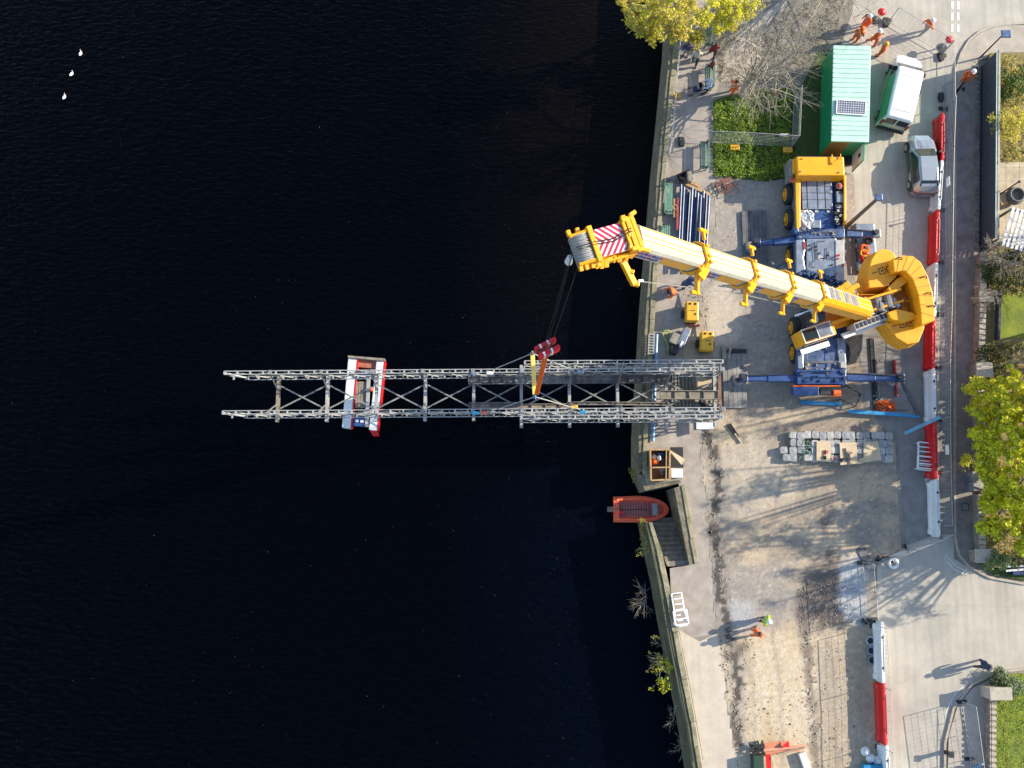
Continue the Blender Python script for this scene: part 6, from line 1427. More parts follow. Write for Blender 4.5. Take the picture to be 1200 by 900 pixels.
single('black_bundle', mb, M_black, 'black tangled bundle at the left end of the coral boards', 'bundle')
r = root('waste_box', P(888, 893, 0), 0, 'dark green open box cut by the bottom edge', 'box'); mb = MB(); mb.pbox(883, 886, 896, 915, .02, .8); mb.build('box_body', mat('dark_green_box', (.02, .05, .03), .5), r, bevel=.02)
mb = MB(); mb.beam(P(939, 882, .25), P(950, 912, .25), .42, .3); single('white_board', mb, M_white, 'white board cut by the bottom edge right of the coral boards', 'board', bevel=.04)
# posts, lamps and signs
def lamp(u, v, h, rad, m, label, head, arm=(0, 0)):
    p = P(u, v, 0); r = root('lamp_post', p, 0, label, 'lamp post'); mb = MB(); mb.tube([p, p+Z3*h*.3, p+Z3*h], [rad*1.3, rad, rad*.8], 10); mb.build('post', m, r)
    mb = MB(); t = p+Z3*h; q = t+Vector((arm[0], arm[1], .05)); mb.tube([t, q], rad*.6, 6); mb.build('arm', m, r)
    mb = MB(); mb.box(q.x, q.y, q.z+.02, *head); mb.build('lamp_head', M_deck2 if head[0] > .4 else m, r, bevel=.04)
lamp(1147, 69, 3.1, .055, M_dsteel, 'slim dark lamp post at the top end of the boarded fence', (.62, .5, .14), (.25, .1))
lamp(1160, 236, 3.6, .05, M_dsteel, 'thin dark pole rising behind the boarded fence by the patio', (.18, .18, .1), (.05, .0))
lamp(989, 268, 5.9, .13, mat('brown_column', (.16, .12, .09), .6, var=.2), 'tall thick brown lamp column right of the crane deck', (.42, .42, .12), (.05, .05))
for (u, v, lb) in ((1026, 24, 'red topped post behind the group of orange workers'), (1104, 56, 'red topped post at the corner of the upper fence')):
    p = P(u, v, 0); r = root('warning_post', p, 0, lb, 'warning post', 'red topped warning posts'); mb = MB(); mb.tube([p, p+Z3*1.1], .05, 8); mb.build('post', M_white, r); mb = MB(); mb.revolve([(.0, 0), (.26, .02), (.28, .08), (.2, .18), (.05, .24)], (p.x, p.y, 1.05), 16); mb.build('lamp', M_red, r, smooth=True); mb = MB(); mb.revolve([(.3, 0), (.3, .08)], (p.x, p.y, 0), 14); mb.build('base', M_black, r)
p = P(1108, 881, .13); r = root('black_bollard', p, 0, 'small black post standing on the kerb, bottom right', 'post'); mb = MB(); mb.tube([p, p+Z3*.75], .14, 4); mb.build('post', M_black, r); mb = MB(); mb.box(p.x, p.y, .92, .34, .36, .08); mb.build('cap', M_dsteel, r, bevel=.02)
mb = MB(); p = P(1141, 900, .2); mb.tube([p, p+Vector((.3, .35, .6))], .08, 8); single('blue_pole', mb, M_cyan, 'short blue pole at the bottom edge near the pavement fence', 'pole')
for k in range(2):
    mb = MB(); mb.beam(P(1179, 664+k*5, .6), P(1215, 663+k*3, .6), .11, .05); single('white_rail', mb, M_white, ['upper of two white rails right of the clipped bush', 'lower of two white rails right of the clipped bush'][k], 'rail')
mb = MB(); mb.pbox(1186, 661, 1215, 674, .15, .5); single('blue_tarpaulin', mb, M_dblue, 'dark blue cover between the two white rails', 'cover', bevel=.05)
# patio furniture
p = P(1189, 230, .8); r = root('stone_urn', (p.x, p.y, GZ), 0, 'round brown urn standing on the patio', 'urn'); mb = MB(); mb.revolve([(.3, 0), (.55, .25), (.6, .5), (.48, .75), (.42, .78), (.42, .7), (.36, .5)], (p.x, p.y, GZ+.03), 26); mb.build('urn_body', M_rust, r, smooth=True)
mb = MB(); mb.revolve([(.34, 0), (.34, .04)], (p.x, p.y, GZ+.5), 20); mb.build('soil', M_oldwood, r); mb = MB(); mb.torus((p.x, p.y, GZ+.82), .44, .05, 24, 6); mb.build('rim', M_rust, r)
p = P(1173, 235, .6); mb = MB(); mb.box(p.x, p.y, GZ+.3, .5, .7, .5, .2); single('garden_crate', mb, M_wood, 'small wooden crate between the urn and the boarded fence', 'crate', bevel=.03)
r = root('pergola', P(1195, 270, GZ), 0, 'pergola of pale slanted slats at the right edge', 'pergola')
for k in range(12):
    mb = MB(); u0 = 1188+k*5.2; mb.beam(P(u0, 243+k*1.5, 2.6), P(u0-13, 288+k*1.5, 2.6), .16, .05); mb.build('slat', M_bwhite, r)
for (u, v) in ((1184, 246), (1172, 286), (1235, 262)):
    p = P(u, v, 2.5); mb = MB(); mb.box(p.x, p.y, 1.4, .12, .12, 2.3); mb.build('post', M_oldwood, r)
for (a, b) in (((1184, 245), (1250, 262)), ((1172, 286), (1240, 304))): mb = MB(); mb.beam(P(*a, 2.52), P(*b, 2.52), .1, .12); mb.build('rafter', M_oldwood, r)
# ================================================================ VEGETATION
def branches(mb, mt, p, d, L, r, depth, rng, up=.12, spread=.55, kids=(2, 3), tips=None):
    n = 3; pts = [p]; q = p.copy(); dd = d.copy()
    for i in range(n):
        dd = (dd+Vector((rng.uniform(-1, 1), rng.uniform(-1, 1), rng.uniform(-1, 1)))*.16+Vector((0, 0, up*.3))).normalized(); q = q+dd*(L/n); pts.append(q.copy())
    rs = [r*(1-.45*i/n) for i in range(n+1)]
    (mb if r > .05 else mt).tube(pts, rs, 6 if r > .05 else 3, cap=False)
    if depth == 0:
        if tips is not None: tips.append(q)
        return
    for k in range(rng.randint(*kids)):
        t = rng.uniform(.45, 1); b = pts[1+int(t*2)]
        a = Vector((rng.uniform(-1, 1), rng.uniform(-1, 1), rng.uniform(-.5, .9)))
        branches(mb, mt, b, (dd+a*spread*1.4).normalized(), L*rng.uniform(.62, .8), r*.55, depth-1, rng, up, spread, kids, tips)
    branches(mb, mt, q, dd, L*.72, r*.6, depth-1, rng, up, spread, kids, tips)
def leaves(mb, c, rad, n, s, rng, fr=.72):
    for _ in range(n):
        d = Vector((rng.gauss(0, 1), rng.gauss(0, 1), rng.gauss(0, 1))).normalized()*(rng.random()**.45)
        p = Vector((c.x+d.x*rad[0], c.y+d.y*rad[1], c.z+d.z*rad[2]))
        nrm = (d*.5+Vector((rng.uniform(-1, 1), rng.uniform(-1, 1), rng.uniform(.4, 2.0)))).normalized(); e = nrm.orthogonal().normalized(); e = (Matrix.Rotation(rng.uniform(0, 6.28), 3, nrm) @ e); g = nrm.cross(e)
        ss = s*rng.uniform(.6, 1.3)
        mb.cur = 0 if rng.random() < fr else 1
        mb.add([p-e*ss, p+g*ss*.55, p+e*ss, p-g*ss*.55], [(0, 1, 2, 3)])
def tree(name, base, limbs_to, clumps, ml, label, trunk_r=.16, seed=1, leaf=.11, per=90, group=None, bark=None, cat='tree', bare=4):
    rng = random.Random(seed); r = root(name, (base.x, base.y, 0), 0, label, cat, group); bark = bark or M_bark
    mb = MB(); mt = MB(); c0 = sum([c for c, _ in clumps], Vector())/len(clumps) if clumps else limbs_to
    fork = base.lerp(Vector((c0.x, c0.y, c0.z)), .35); mb.tube([base, base.lerp(fork, .5)+Vector((.05, .05, 0)), fork], [trunk_r*1.3, trunk_r, trunk_r*.85], 8)
    tr = mb.build('trunk', bark, r)
    mb = MB()
    for c, rad in clumps:
        e = c-Vector((0, 0, rad[2]*.3)); m_ = fork.lerp(e, .5)+Vector((rng.uniform(-.2, .2), rng.uniform(-.2, .2), .1)); mb.tube([fork, m_, e], [trunk_r*.5, trunk_r*.3, trunk_r*.12], 5)
        for k in range(bare): dd = Vector((rng.uniform(-1, 1), rng.uniform(-1, 1), rng.uniform(-.2, 1))).normalized(); branches(mb, mb, e, dd, max(rad)*.6, .03, 1, rng)
    mb.build('branch', bark, r)
    mb = MB()
    for c, rad in clumps:
        vol = rad[0]*rad[1]; k = max(16, int(vol*13))
        for _ in range(k):
            d = Vector((rng.gauss(0, 1), rng.gauss(0, 1), rng.gauss(.25, 1))).normalized()*rng.uniform(.45, 1.02); cc = Vector((c.x+d.x*rad[0], c.y+d.y*rad[1], c.z+d.z*rad[2])); s_ = rng.uniform(.16, .42); leaves(mb, cc, (s_, s_, s_*.7), per if not isinstance(per, tuple) else rng.randint(*per), leaf, rng)
    mb.build('crown', ml, r); return r
def cl(u, v, z, r_, rz=None): return (P(u, v, z), (r_, r_, rz or r_*.6))
# the big yellow-green trees on the right
tree('leafy_tree', P(1172, 470, GZ), None, [cl(1158, 455, 2.0, .9), cl(1180, 475, 3.4, 1.5), cl(1160, 500, 3.2, 1.25), cl(1195, 450, 3.2, 1.3), cl(1205, 500, 4.4, 1.6), cl(1160, 525, 3.0, 1.1), cl(1187, 522, 4.2, 1.5), cl(1225, 470, 4.6, 1.6), cl(1150, 512, 2.4, .8), cl(1172, 495, 2.6, 1.3), cl(1150, 485, 2.2, .7)], [M_lyel, leafm('young_leaves', (.50, .55, .03), (.20, .27, .02), 1.2)], 'bright yellow green tree overhanging the stone wall, upper of the two', .22, 3, .115, (45, 85))
tree('leafy_tree', P(1182, 590, GZ), None, [cl(1178, 560, 3.2, 1.35), cl(1160, 545, 2.8, 1.0), cl(1200, 575, 4.0, 1.5), cl(1178, 600, 3.2, 1.2), cl(1202, 616, 3.0, 1.1), cl(1215, 545, 4.2, 1.4), cl(1160, 590, 2.2, .7), cl(1200, 640, 2.2, .5), cl(1165, 570, 2.4, 1.1), cl(1200, 600, 3.0, 1.4), cl(1160, 618, 1.8, .7)], [M_lyel, leafm('young_leaves', (.50, .55, .03), (.20, .27, .02), 1.2)], 'bright yellow green tree near the corner pier, lower of the two', .2, 5, .115, (45, 80))
tree('overhanging_bush', P(1150, 540, GZ), None, [cl(1133, 541, 1.2, .32), cl(1139, 480, 1.2, .3), cl(1147, 470, 1.4, .5), cl(1136, 456, 1.1, .22)], [M_lyel, M_lolive], 'small yellow green shoots leaning over the wall onto the pavement', .04, 8, .07, (14, 26), cat='bush', bare=2)
# tree top-left over the quay
tree('willow_tree', P(795, 12, 0), None, [cl(758, 8, 4.2, 1.3), cl(745, 24, 3.2, .9), cl(775, 26, 3.8, 1.2), cl(790, 5, 5, 1.5), cl(765, 38, 2.6, .8), cl(790, 38, 2.8, .8), cl(812, 14, 4.6, 1.1), cl(735, 4, 3, .8), cl(752, 30, 2.8, .7), cl(780, 14, 3.2, 1.4), cl(800, 24, 3.2, .9), cl(760, 18, 3, 1.2)], [M_lolive, M_lyel], 'olive yellow tree leaning over the water in the upper middle', .2, 12, .085, (30, 60))
tree('hedge_tree', P(850, 2, 0), None, [cl(842, 6, 2.6, 1.0), cl(862, 10, 2.4, 1.0), cl(880, 5, 2.4, .8), cl(846, 26, 1.8, .8), cl(862, 24, 1.5, .6), cl(824, 22, 2.2, .5), cl(850, 15, 1.6, 1.1), cl(875, 18, 1.6, .7)], [M_lyel, M_lolive], 'yellow shrub mass between the path and the dry track', .12, 14, .08, (30, 55), cat='shrub')
tree('path_bush', P(817, 52, 0), None, [cl(816, 50, 1.2, .42), cl(820, 40, 1.4, .35), cl(812, 44, 1.0, .3)], [M_lolive, M_lyel], 'small golden bush growing on the path between the walkers', .05, 15, .06, (20, 40), cat='bush', bare=3)
# bare tree beside the cabin
def bare_tree(base, tip_list, L, r0, depth, seed, label, name='bare_tree', m=None, kids=(2, 3), group=None):
    rng = random.Random(seed); r = root(name, base, 0, label, 'tree', group); m = m or M_twig
    mb = MB(); mt = MB(); fork = base+Vector((rng.uniform(-.2, .2), rng.uniform(-.2, .2), 1.6)); mb.tube([base, base.lerp(fork, .6), fork], [r0*1.35, r0, r0*.9], 8); mb.build('trunk', m, r)
    mb = MB()
    for tp in tip_list: d = (tp-fork); branches(mb, mt, fork, d.normalized(), L*(d.length/5.5), r0*.5, depth, rng, .0, .95, kids)
    mb.build('branch', m, r); mt.build('twig', m, r); return r
base = P(869, 113, 0)
bare_tree(base, [P(u, v, z) for u, v, z in ((885, 70, 6), (905, 45, 7), (925, 20, 7.5), (940, 60, 6.5), (945, 95, 5.5), (930, 125, 4.5), (905, 118, 5), (960, 30, 6), (915, 80, 7), (890, 125, 3.5), (872, 80, 4), (950, 5, 6.5))], 2.35, .20, 5, 21, 'large bare pale twigged tree beside the green cabin', kids=(1, 2))
bare_tree(P(985, -30, 0), [P(u, v, z) for u, v, z in ((960, -5, 5), (985, 10, 4), (945, 20, 5), (1000, 5, 4), (930, -10, 5))], 1.9, .2, 4, 23, 'bare tree reaching in from the top edge above the cabin', kids=(2, 2))
bare_tree(P(1160, 318, GZ), [P(u, v, z) for u, v, z in ((1140, 280, 3), (1128, 262, 2.6), (1150, 262, 3), (1150, 300, 3), (1135, 300, 2.6), (1170, 285, 3), (1185, 310, 3), (1195, 330, 3), (1175, 335, 2.6))], 1.5, .12, 3, 25, 'bare shrub with golden twigs spilling over the wall under the fence', name='bare_shrub', kids=(2, 3))
bare_tree(P(1178, 300, GZ), [P(u, v, z) for u, v, z in ((1150, 275, 2.6), (1165, 262, 3), (1185, 330, 2.8), (1150, 330, 2.2), (1200, 300, 3), (1160, 345, 2.4), (1195, 345, 2.6))], 1.6, .10, 3, 26, 'second bare golden twigged shrub, right against the pergola', name='bare_shrub', kids=(2, 3))
bare_tree(P(1190, 425, GZ), [P(u, v, z) for u, v, z in ((1160, 405, 2.2), (1150, 425, 2), (1185, 395, 2.4), (1200, 410, 2.6), (1175, 440, 2.4))], 1.5, .08, 3, 28, 'bare twigged shrub below the bright lawn', name='bare_shrub', kids=(1, 3))
bare_tree(P(1152, 350, GZ), [P(u, v, z) for u, v, z in ((1115, 345, 2.6), (1120, 335, 2.4), (1125, 365, 2.4), (1128, 385, 2.2), (1140, 375, 2), (1170, 350, 2.5), (1180, 352, 2.5), (1170, 370, 2))], 1.35, .07, 3, 27, 'bare thin twigged shrub reaching over the road beside the rounded pier', name='bare_shrub', kids=(1, 3))
tree('dark_hedge', P(1180, 318, GZ), None, [cl(1165, 310, 1.4, .8), cl(1185, 305, 1.5, 1.0), cl(1200, 325, 1.5, 1.0), cl(1180, 330, 1.3, .8), cl(1158, 322, 1.0, .5)], [M_ldark, M_lgreen], 'dark green hedge tangled with bare twigs at the right edge', .06, 31, .07, (22, 40), cat='hedge', bare=5)
tree('dark_hedge', P(1165, 415, GZ), None, [cl(1153, 415, 1.0, .5), cl(1170, 410, 1.1, .6), cl(1190, 412, 1.2, .8), cl(1165, 430, 1.0, .5), cl(1210, 420, 1.2, .9)], [M_ldark, M_lolive], 'dark hedge between the bright lawn and the yellow green tree', .05, 33, .07, (20, 36), cat='hedge', bare=5)
tree('garden_shrub', P(1190, 100, GZ), None, [cl(1184, 92, 1.2, .6), cl(1196, 100, 1.3, .7), cl(1180, 108, 1.0, .4), cl(1205, 85, 1.4, .8)], [M_lgreen, M_ldark], 'green shrub behind the top of the boarded fence', .05, 35, .07, (22, 36), cat='shrub')
tree('garden_shrub', P(1180, 145, GZ), None, [cl(1176, 138, 2.2, .9), cl(1188, 145, 2.4, 1.0), cl(1172, 152, 1.8, .6), cl(1196, 140, 1.9, .7), cl(1184, 158, 1.4, .5)], [M_lolive, M_lyel], 'olive yellow shrub behind the middle of the boarded fence', .06, 36, .06, (30, 50), cat='shrub')
tree('clipped_bush', P(1164, 655, .1), None, [cl(1167, 656, 1.0, .62, .6)], [M_lvar, M_lgreen], 'round clipped pale green bush beside the corner pier', .05, 37, .065, (130, 160), cat='bush', bare=1)
tree('flowering_bush', P(1176, 797, .1), None, [cl(1178, 797, .6, .75, .55), cl(1188, 806, .5, .45), cl(1170, 791, .5, .4)], [M_lvar, M_ldark], 'pale and dark green bush behind the pier of the lower lawn', .05, 38, .06, (70, 100), cat='bush', bare=1)
tree('hedge_tree', P(1178, 660, .1), None, [cl(1195, 655, .8, .7), cl(1215, 655, .8, .8)], [M_ldark, M_lgreen], 'low dark shrub to the right of the clipped bush', .05, 39, .06, (22, 34), cat='shrub')
# trees just beyond the right edge; their broken shade falls across the yard
offs = [(1262, 300, 8, 'bare tree beyond the right edge behind the pergola'), (1262, 380, 9.5, 'tall bare tree beyond the right edge, behind the bright lawn')]
for k, (u, v, h, lb) in enumerate(offs):
    b_ = P(u, v, 0); rng = random.Random(60+k)
    bare_tree(b_, [b_+Vector((rng.uniform(-3, 3), rng.uniform(-3, 3), h*rng.uniform(.6, 1))) for _ in range(7)], 2.7, .22, 3, 60+k, lb, m=M_dbark, kids=(2, 3))
SAZ = (SUN_AZ.x, SUN_AZ.y); rng = random.Random(77); groups = [[], [], []]
SH = 1/math.tan(R(SUN_EL))
for k in range(330):
    u = rng.uniform(835, 1085); v = rng.uniform(470, 735)
    nz = fnoise(np.array([u*.5]), np.array([v*1.6]), .03, 44, 3)[0]
    if nz < .47 or v > 700+(u-835)*.12 and rng.random() < .7: continue
    g_ = P(u, v, 0); h = max(6.0, (31.5-g_.x)/(SH*.97))+rng.uniform(0, 2.2); c = Vector((g_.x+SAZ[0]*SH*h, g_.y+SAZ[1]*SH*h, h))
    groups[0 if c.y > 9 else (1 if c.y > 4.5 else 2)].append((c, (rng.uniform(.5, 1.1), rng.uniform(.25, .55), rng.uniform(.15, .4))))
for k, (cs, lb) in enumerate(zip(groups, ('light crowned tree beyond the right edge behind the stone pier', 'light crowned tree beyond the right edge behind the yellow green trees', 'light crowned tree beyond the right edge, lowest of the row'))):
    if not cs: continue
    m_ = sum([c for c, _ in cs], Vector())/len(cs); b_ = Vector((max(m_.x+1, 35), m_.y, 0))
    tree('tall_tree', b_, None, cs, [M_lolive, M_lgreen], lb, .25, 90+k, .085, (3, 9), bark=M_dbark, bare=1)
# river bank shrubs
for k, (u, v, n_, sp, m, lb, lf) in enumerate(((757, 700, 42, 1.35, M_twig, 'brown dry shrub hanging over the water below the boat', 0), (780, 768, 40, 1.5, M_twig, 'pale bare shrub on the lower quay wall, largest one', .3), (781, 790, 34, 1.25, M_lyel, 'small bright green shrub on the lower quay wall', 1), (760, 640, 26, .9, M_twig, 'dry weeds on the wall just below the boat', .3), (745, 556, 16, .6, M_lgreen, 'tiny green weeds at the quay corner above the boat', .6), (790, 838, 22, 1.0, M_twig, 'sparse pale shrub low on the lower quay wall', 0), (756, 615, 16, .5, M_lyel, 'small green plant on the wall under the boat stern', .8), (800, 875, 20, 1.0, M_twig, 'sparse twiggy shrub on the quay wall at the bottom edge', 0))):
    p = P(u, v, -.6 if v > 600 else -1.2); rng = random.Random(80+k); r = root('bank_shrub', p, 0, lb, 'shrub'); mb = MB(); ml_ = MB()
    for j in range(n_//4+2):
        a = rng.uniform(math.pi*.5, math.pi*1.5); d = Vector((math.cos(a), math.sin(a)*1.2, rng.uniform(.0, .9))).normalized(); tips = []
        branches(mb, mb, p+Vector((0, rng.uniform(-.3, .3), 0)), d, sp*rng.uniform(.3, .5), .014, 2, rng, -.05, .9, (1, 3), tips)
        if lf:
            for t_ in tips:
                if rng.random() < lf: leaves(ml_, t_, (.13, .13, .08), 9, .045, rng)
    mb.build('twig', M_twig, r)
    if lf: ml_.build('foliage', [M_lyel if lf == 1 else M_lolive, M_lgreen], r)
# ground cover
def cover(name, polys, n, s, mats, kindz, zr=(.05, .25), seed=1, dens=None):
    rng = random.Random(seed); mb = MB()
    for poly in polys:
        us_ = [q[0] for q in poly]; vs_ = [q[1] for q in poly]; k = 0
        while k < n//len(polys):
            u = rng.uniform(min(us_), max(us_)); v = rng.uniform(min(vs_), max(vs_))
            if not inpoly(np.array([u]), np.array([v]), poly)[0]: k += .2; continue
            k += 1; nz = fnoise(np.array([u]), np.array([v]), .12, seed, 3)[0]
            if nz < .42 and rng.random() < .7: continue
            p = P(u, v, kindz+rng.uniform(*zr)*(nz*1.6)); leaves(mb, p, (.14, .14, .05), 4, s, rng)
    return tag(mb.build(name, mats), kind='stuff')
cover('ground_cover', [[(837, 119), (880, 105), (926, 103), (924, 204), (900, 211), (837, 205)]], 5200, .065, [leafm('cover_leaves', (.34, .46, .03), (.09, .16, .015), .7), M_lgreen], .03, seed=4)
cover('leaf_litter', [[(842, 92), (842, 50), (870, 40), (960, -5), (995, -5), (975, 52), (935, 98), (880, 101)]], 2200, .045, [M_twig, mat('brown_litter', (.26, .22, .14), .8, var=.4, scale=2)], .02, (.02, .15), seed=6)
cover('lawn_tufts', [[(1165, 800), (1205, 788), (1205, 905), (1165, 905)], [(1173, 345), (1205, 340), (1205, 397), (1172, 395)]], 3000, .035, [mat('lawn_blades', (.30, .40, .03), .7, var=.3, transl=.2), M_lgreen], .18, (.0, .12), seed=7)
cover('bed_plants', [[(1150, 300), (1205, 290), (1205, 345), (1150, 345)], [(1152, 402), (1205, 400), (1205, 660), (1152, 640)], [(1160, 64), (1205, 64), (1205, 188), (1176, 188)]], 3600, .06, [M_lolive, M_lgreen], GZ, (.0, .35), seed=8)
# the boundary strip: clipped bed edge
mb = MB(); mb.beam(P(1170.5, 340, GZ+.3), P(1168.5, 398, GZ+.3), .14, .5); single('low_hedge_board', mb, M_fence, 'dark board edging between tan bed and bright lawn', 'edging')
r = root('iron_railing', P(1158, 860, .9), 0, 'thin black iron railing on the lower lawn wall', 'railing'); mb = MB(); q = [P(1157+k*.0, 822+k*18, .95) for k in range(6)]; mb.tube([p+Z3*.5 for p in q], .018, 5); mb.build('rail', M_black, r); mb = MB()
for p in q: mb.tube([p, p+Z3*.5], .02, 4)
mb.build('post', M_black, r)

# ================================================================ PEOPLE
def person(u, v, face, label, top, legs, hat=None, hair=(.06, .04, .03), pose='stand', h=1.75, px_z=0.0, hold=None):
    """face: heading in degrees; body one skinned surface"""
    base = P(u, v, px_z); k = h/1.75
    stp = .22 if pose == 'walk' else .03; bend = .0
    J = {}
    def j(n_, x, y, z, r_): J[n_] = (Vector((x, y, z))*k, r_*k*(1.28 if n_[:3] in ('pel', 'wai', 'che', 'hip', 'kne', 'sho', 'elb') else (1.25 if n_[:3] in ('ank', 'wri', 'nec', 'toe') else 1.0)))
    if pose == 'bend': hipz, chest, neck, head = .88, (.32, 0, 1.12), (.48, 0, 1.2), (.62, 0, 1.24)
    elif pose == 'crouch': hipz, chest, neck, head = .42, (.25, 0, .78), (.36, 0, .95), (.45, 0, 1.06)
    else: hipz, chest, neck, head = .95, (.02, 0, 1.33), (.02, 0, 1.5), (.05, 0, 1.63)
    j('pelvis', 0, 0, hipz, .145); j('waist', chest[0]*.4, 0, hipz+(chest[2]-hipz)*.45, .14); j('chest', *chest, .165); j('neck', *neck, .06); j('head', *head, .105); j('crown', head[0]+.015, 0, head[2]+.09, .085); j('nose', head[0]+.115, 0, head[2]-.01, .018)
    for s, n_ in ((1, 'L'), (-1, 'R')):
        st = stp*s
        j('hip'+n_, 0, .1*s, hipz-.05, .105)
        if pose == 'crouch': j('knee'+n_, .38, .16*s, .45, .07); j('ank'+n_, .02, .14*s, .09, .045)
        else: j('knee'+n_, .04+st*.6, .11*s, .5, .07); j('ank'+n_, st-.02, .11*s, .09, .045)
        ax = J['ank'+n_][0].x/k; j('toe'+n_, ax+.17, .12*s, .04, .04)
        j('sho'+n_, chest[0], .19*s, chest[2]+.07, .07)
        if pose in ('bend', 'crouch'): e = (chest[0]+.16, .27*s, chest[2]-.22); hh = (chest[0]+.34, .2*s, chest[2]-.42)
        elif pose == 'push' or hold: e = (.10, .27*s, 1.14); hh = (.36, .22*s, 1.05)
        else: e = (-st*.5, .28*s, 1.12); hh = (.08-st*.9, .28*s, .88)
        j('elb'+n_, *e, .048); j('wri'+n_, *hh, .034)
        d = Vector((hh[0]-e[0], hh[1]-e[1], hh[2]-e[2])).normalized(); sd_ = d.cross(Vector((0, 1, 0))).normalized()
        pm = Vector(hh)+d*.07; j('palm'+n_, *pm, .03)
        for f in range(4): q = pm+d*(.075+.012*(1.5-abs(f-1.5)))+sd_*((f-1.5)*.021); j('fin%d%s' % (f, n_), *q, .010)
        q = Vector(hh)+d*.05+Vector((.05, 0, 0)); j('thumb'+n_, *q, .012)
    E = [('pelvis', 'waist'), ('waist', 'chest'), ('chest', 'neck'), ('neck', 'head'), ('head', 'crown'), ('head', 'nose')]
    for n_ in 'LR':
        E += [('pelvis', 'hip'+n_), ('hip'+n_, 'knee'+n_), ('knee'+n_, 'ank'+n_), ('ank'+n_, 'toe'+n_), ('chest', 'sho'+n_), ('sho'+n_, 'elb'+n_), ('elb'+n_, 'wri'+n_), ('wri'+n_, 'palm'+n_), ('wri'+n_, 'thumb'+n_)]+[('palm'+n_, 'fin%d%s' % (f, n_)) for f in range(4)]
    names = list(J); idx = {n_: i for i, n_ in enumerate(names)}
    me = bpy.data.meshes.new('tmp'); me.from_pydata([J[n_][0] for n_ in names], [(idx[a], idx[b]) for a, b in E], [])
    o = bpy.data.objects.new('tmp', me); COL.objects.link(o); sk_ = o.modifiers.new('s', 'SKIN'); ss = o.modifiers.new('ss', 'SUBSURF'); ss.levels = 1; ss.render_levels = 1
    for i, n_ in enumerate(names): me.skin_vertices[0].data[i].radius = (J[n_][1], J[n_][1])
    me.skin_vertices[0].data[idx['pelvis']].use_root = True
    dg = bpy.context.evaluated_depsgraph_get(); ev = o.evaluated_get(dg); bm_ = bpy.data.meshes.new_from_object(ev, depsgraph=dg); bpy.data.objects.remove(o)
    reg = {}
    for a, b in E:
        t = a+b
        reg[(a, b)] = 2 if ('knee' in t or 'hip' in t) else (3 if 'toe' in t else (0 if any(w_ in t for w_ in ('palm', 'fin', 'thumb', 'head', 'crown', 'nose')) and 'chest' not in t else (0 if (a, b) == ('chest', 'neck') and False else 1)))
    bm_.materials.clear()
    hm = mat('hair_%02d' % int(hair[0]*100), hair, .7)
    for m_ in (M_skin, top, legs, M_black, hm): bm_.materials.append(m_)
    segs = [(J[a][0], J[b][0], reg[(a, b)], J[a][1]) for a, b in E]
    hc = J['head'][0]
    for pl in bm_.polygons:
        c = pl.center; best = None
        for a, b, rg, rr in segs:
            ab = b-a; t = max(0, min(1, (c-a).dot(ab)/max(ab.length_squared, 1e-6))); dd = (c-a-ab*t).length-rr*.5
            if best is None or dd < best[0]: best = (dd, rg)
        mi = best[1]
        if mi == 0 and (c-hc).length < .2*k and (c.z > hc.z+.03*k or c.x < hc.x-.03*k): mi = 4
        pl.material_index = mi; pl.use_smooth = True
    r = bpy.data.objects.new('person', bm_); COL.objects.link(r); r.location = base; r.rotation_euler = (0, 0, R(face)); r.scale = (1.14, 1.14, 1.0); WM[r.name] = Matrix.Translation(base) @ Matrix.Rotation(R(face), 4, 'Z')
    tag(r, label, 'person')
    if hat is not None:
        mb = MB(); hz_ = J['head'][0]; cpos = (hz_.x, hz_.y, hz_.z+.03); mb.revolve([(.15, .0), (.15, .02), (.128, .03), (.12, .09), (.08, .14), (.01, .155)], cpos, 14); mb.box(hz_.x+.13, 0, hz_.z+.045, .1, .14, .02); hb_ = mb.build('helmet', hat, r, world=False, smooth=True)
    else:
        mb = MB(); hz_ = J['head'][0]; mb.revolve([(.09, -.06), (.118, .0), (.112, .07), (.07, .12), (.01, .135)], (hz_.x-.02, 0, hz_.z+.02), 12); mb.build('hair', hm, r, world=False, smooth=True)
    if top in (M_orange, M_lime):
        mb = MB(); c = J['chest'][0]; wv = J['waist'][0]; e_ = (c-wv).normalized(); mb.torus(c-e_*.1, .165, .018, 16, 5, e_); mb.torus(wv, .15, .018, 16, 5, e_); mb.build('reflective_band', M_steel2, r, world=False)
    return r
M_cream = mat('cream_jacket', (.50, .44, .34), .8); M_maroon = mat('maroon_coat', (.22, .02, .03), .8); M_purple = mat('purple_coat', (.05, .04, .13), .8); M_jean = mat('dark_trousers', (.025, .028, .04), .8); M_lblue = mat('pale_blue_coat', (.42, .52, .66), .8); M_navy = mat('navy_coat', (.012, .028, .09), .7); M_gtr = mat('grey_trousers', (.30, .30, .30), .8); M_wht = mat('helmet_white', (.8, .8, .78), .35)
person(1000, 49, 60, 'worker in full orange suit nearest the top of the green cabin', M_orange, M_orange, M_orange)
person(1010, 33, 200, 'worker in orange suit furthest back of the group above the cabin', M_orange, M_orange, M_wht)
person(1021, 52, 100, 'worker in orange suit and white helmet in the middle of the group', M_orange, M_orange, M_wht, pose='walk')
person(1029, 66, 150, 'worker in orange suit standing right above the van roof', M_orange, M_orange, M_gen)
person(1080, 39, 20, 'worker in orange jacket and white helmet walking alone on the upper road', M_orange, M_gtr, M_wht, pose='walk')
person(1128, 96, 250, 'worker in orange suit standing at the top end of the boarded fence', M_orange, M_orange, M_wht)
person(803, 65, 260, 'walker in dark purple coat, leftmost of the couple on the path', M_purple, M_gtr)
person(813, 74, 262, 'walker in cream jacket and dark trousers in the middle of the path', M_cream, M_jean, h=1.8, pose='walk', hair=(.25, .2, .14))
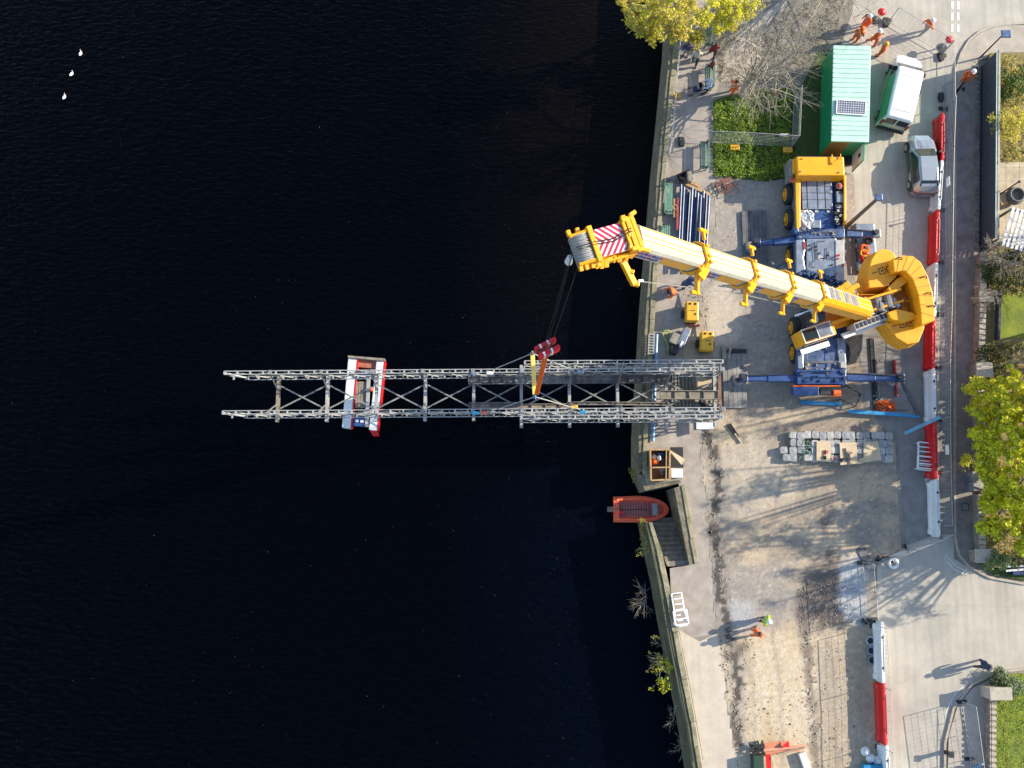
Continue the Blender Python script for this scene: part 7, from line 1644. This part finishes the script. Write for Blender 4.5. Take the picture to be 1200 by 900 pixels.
person(834, 66, 80, 'walker in dark red coat beside the upper bench', M_maroon, M_jean, pose='walk', h=1.65)
person(832, 82, 80, 'small child in faded red top on the path', M_redst, M_jean, h=1.15, pose='walk')
person(828, 107, 180, 'person in pale blue coat holding the pushchair by the bench', M_lblue, M_jean, hold=True, h=1.7, hair=(.6, .6, .6))
person(856, 109, 30, 'worker in orange suit at the foot of the big bare tree', M_orange, M_orange, None)
person(1144, 777, 15, 'person in navy coat walking alone on the lower right road', M_navy, M_jean, pose='walk', hair=(.02, .02, .05))
person(882, 740, 35, 'worker in orange jacket on the gravel, left of the pair', M_orange, M_orange, None, pose='walk')
person(892, 725, 330, 'worker in lime yellow jacket and white helmet, right of the pair', M_lime, M_jean, M_wht, pose='stand')
person(790, 343, 200, 'worker in dark clothes and orange top crouching under the boom', M_orange, M_jean, M_black, pose='crouch')
person(799, 337, 20, 'worker in dark clothes bending down under the boom', M_dblue, M_jean, M_redst, pose='bend')
# pushchair
p = P(818, 103, .6); r = root('pushchair', (p.x, p.y, 0), R(185), 'dark framed pushchair on the path in front of the blue coated person', 'pushchair')
mb = MB(); mb.loft([[Vector((x, y*w_, z)) for y, z in ((-1, z0), (1, z0), (1, z0+.05), (-1, z0+.05))] for x, w_, z0 in ((-.25, .2, .8), (-.1, .21, .45), (.3, .2, .4))]); mb.build('seat', M_dblue, r, world=False)
mb = MB(); mb.loft([[Vector((-.1-.3*math.sin(a), y, .65+.32*math.cos(a))) for y in (-.22, -.1, .1, .22)] for a in (-.9, -.3, .3, .9, 1.4)], cap=False); mb.build('hood', M_steel2, r, world=False)
mb = MB()
for y in (-.24, .24): mb.tube([(-.55, y, 1.0), (0, y, .5), (.45, y, .12)], .018, 5); mb.tube([(-.1, y, .55), (-.35, y, .15)], .018, 5)
mb.tube([(-.55, -.24, 1.0), (-.55, .24, 1.0)], .02, 5); mb.build('frame', M_dsteel, r, world=False)
for x in (-.35, .45):
    for y in (-.27, .27): mb = MB(); mb.torus((x, y, .14), .12, .025, 16, 5, Vector((0, 1, 0))); mb.build('wheel', M_black, r, world=False)
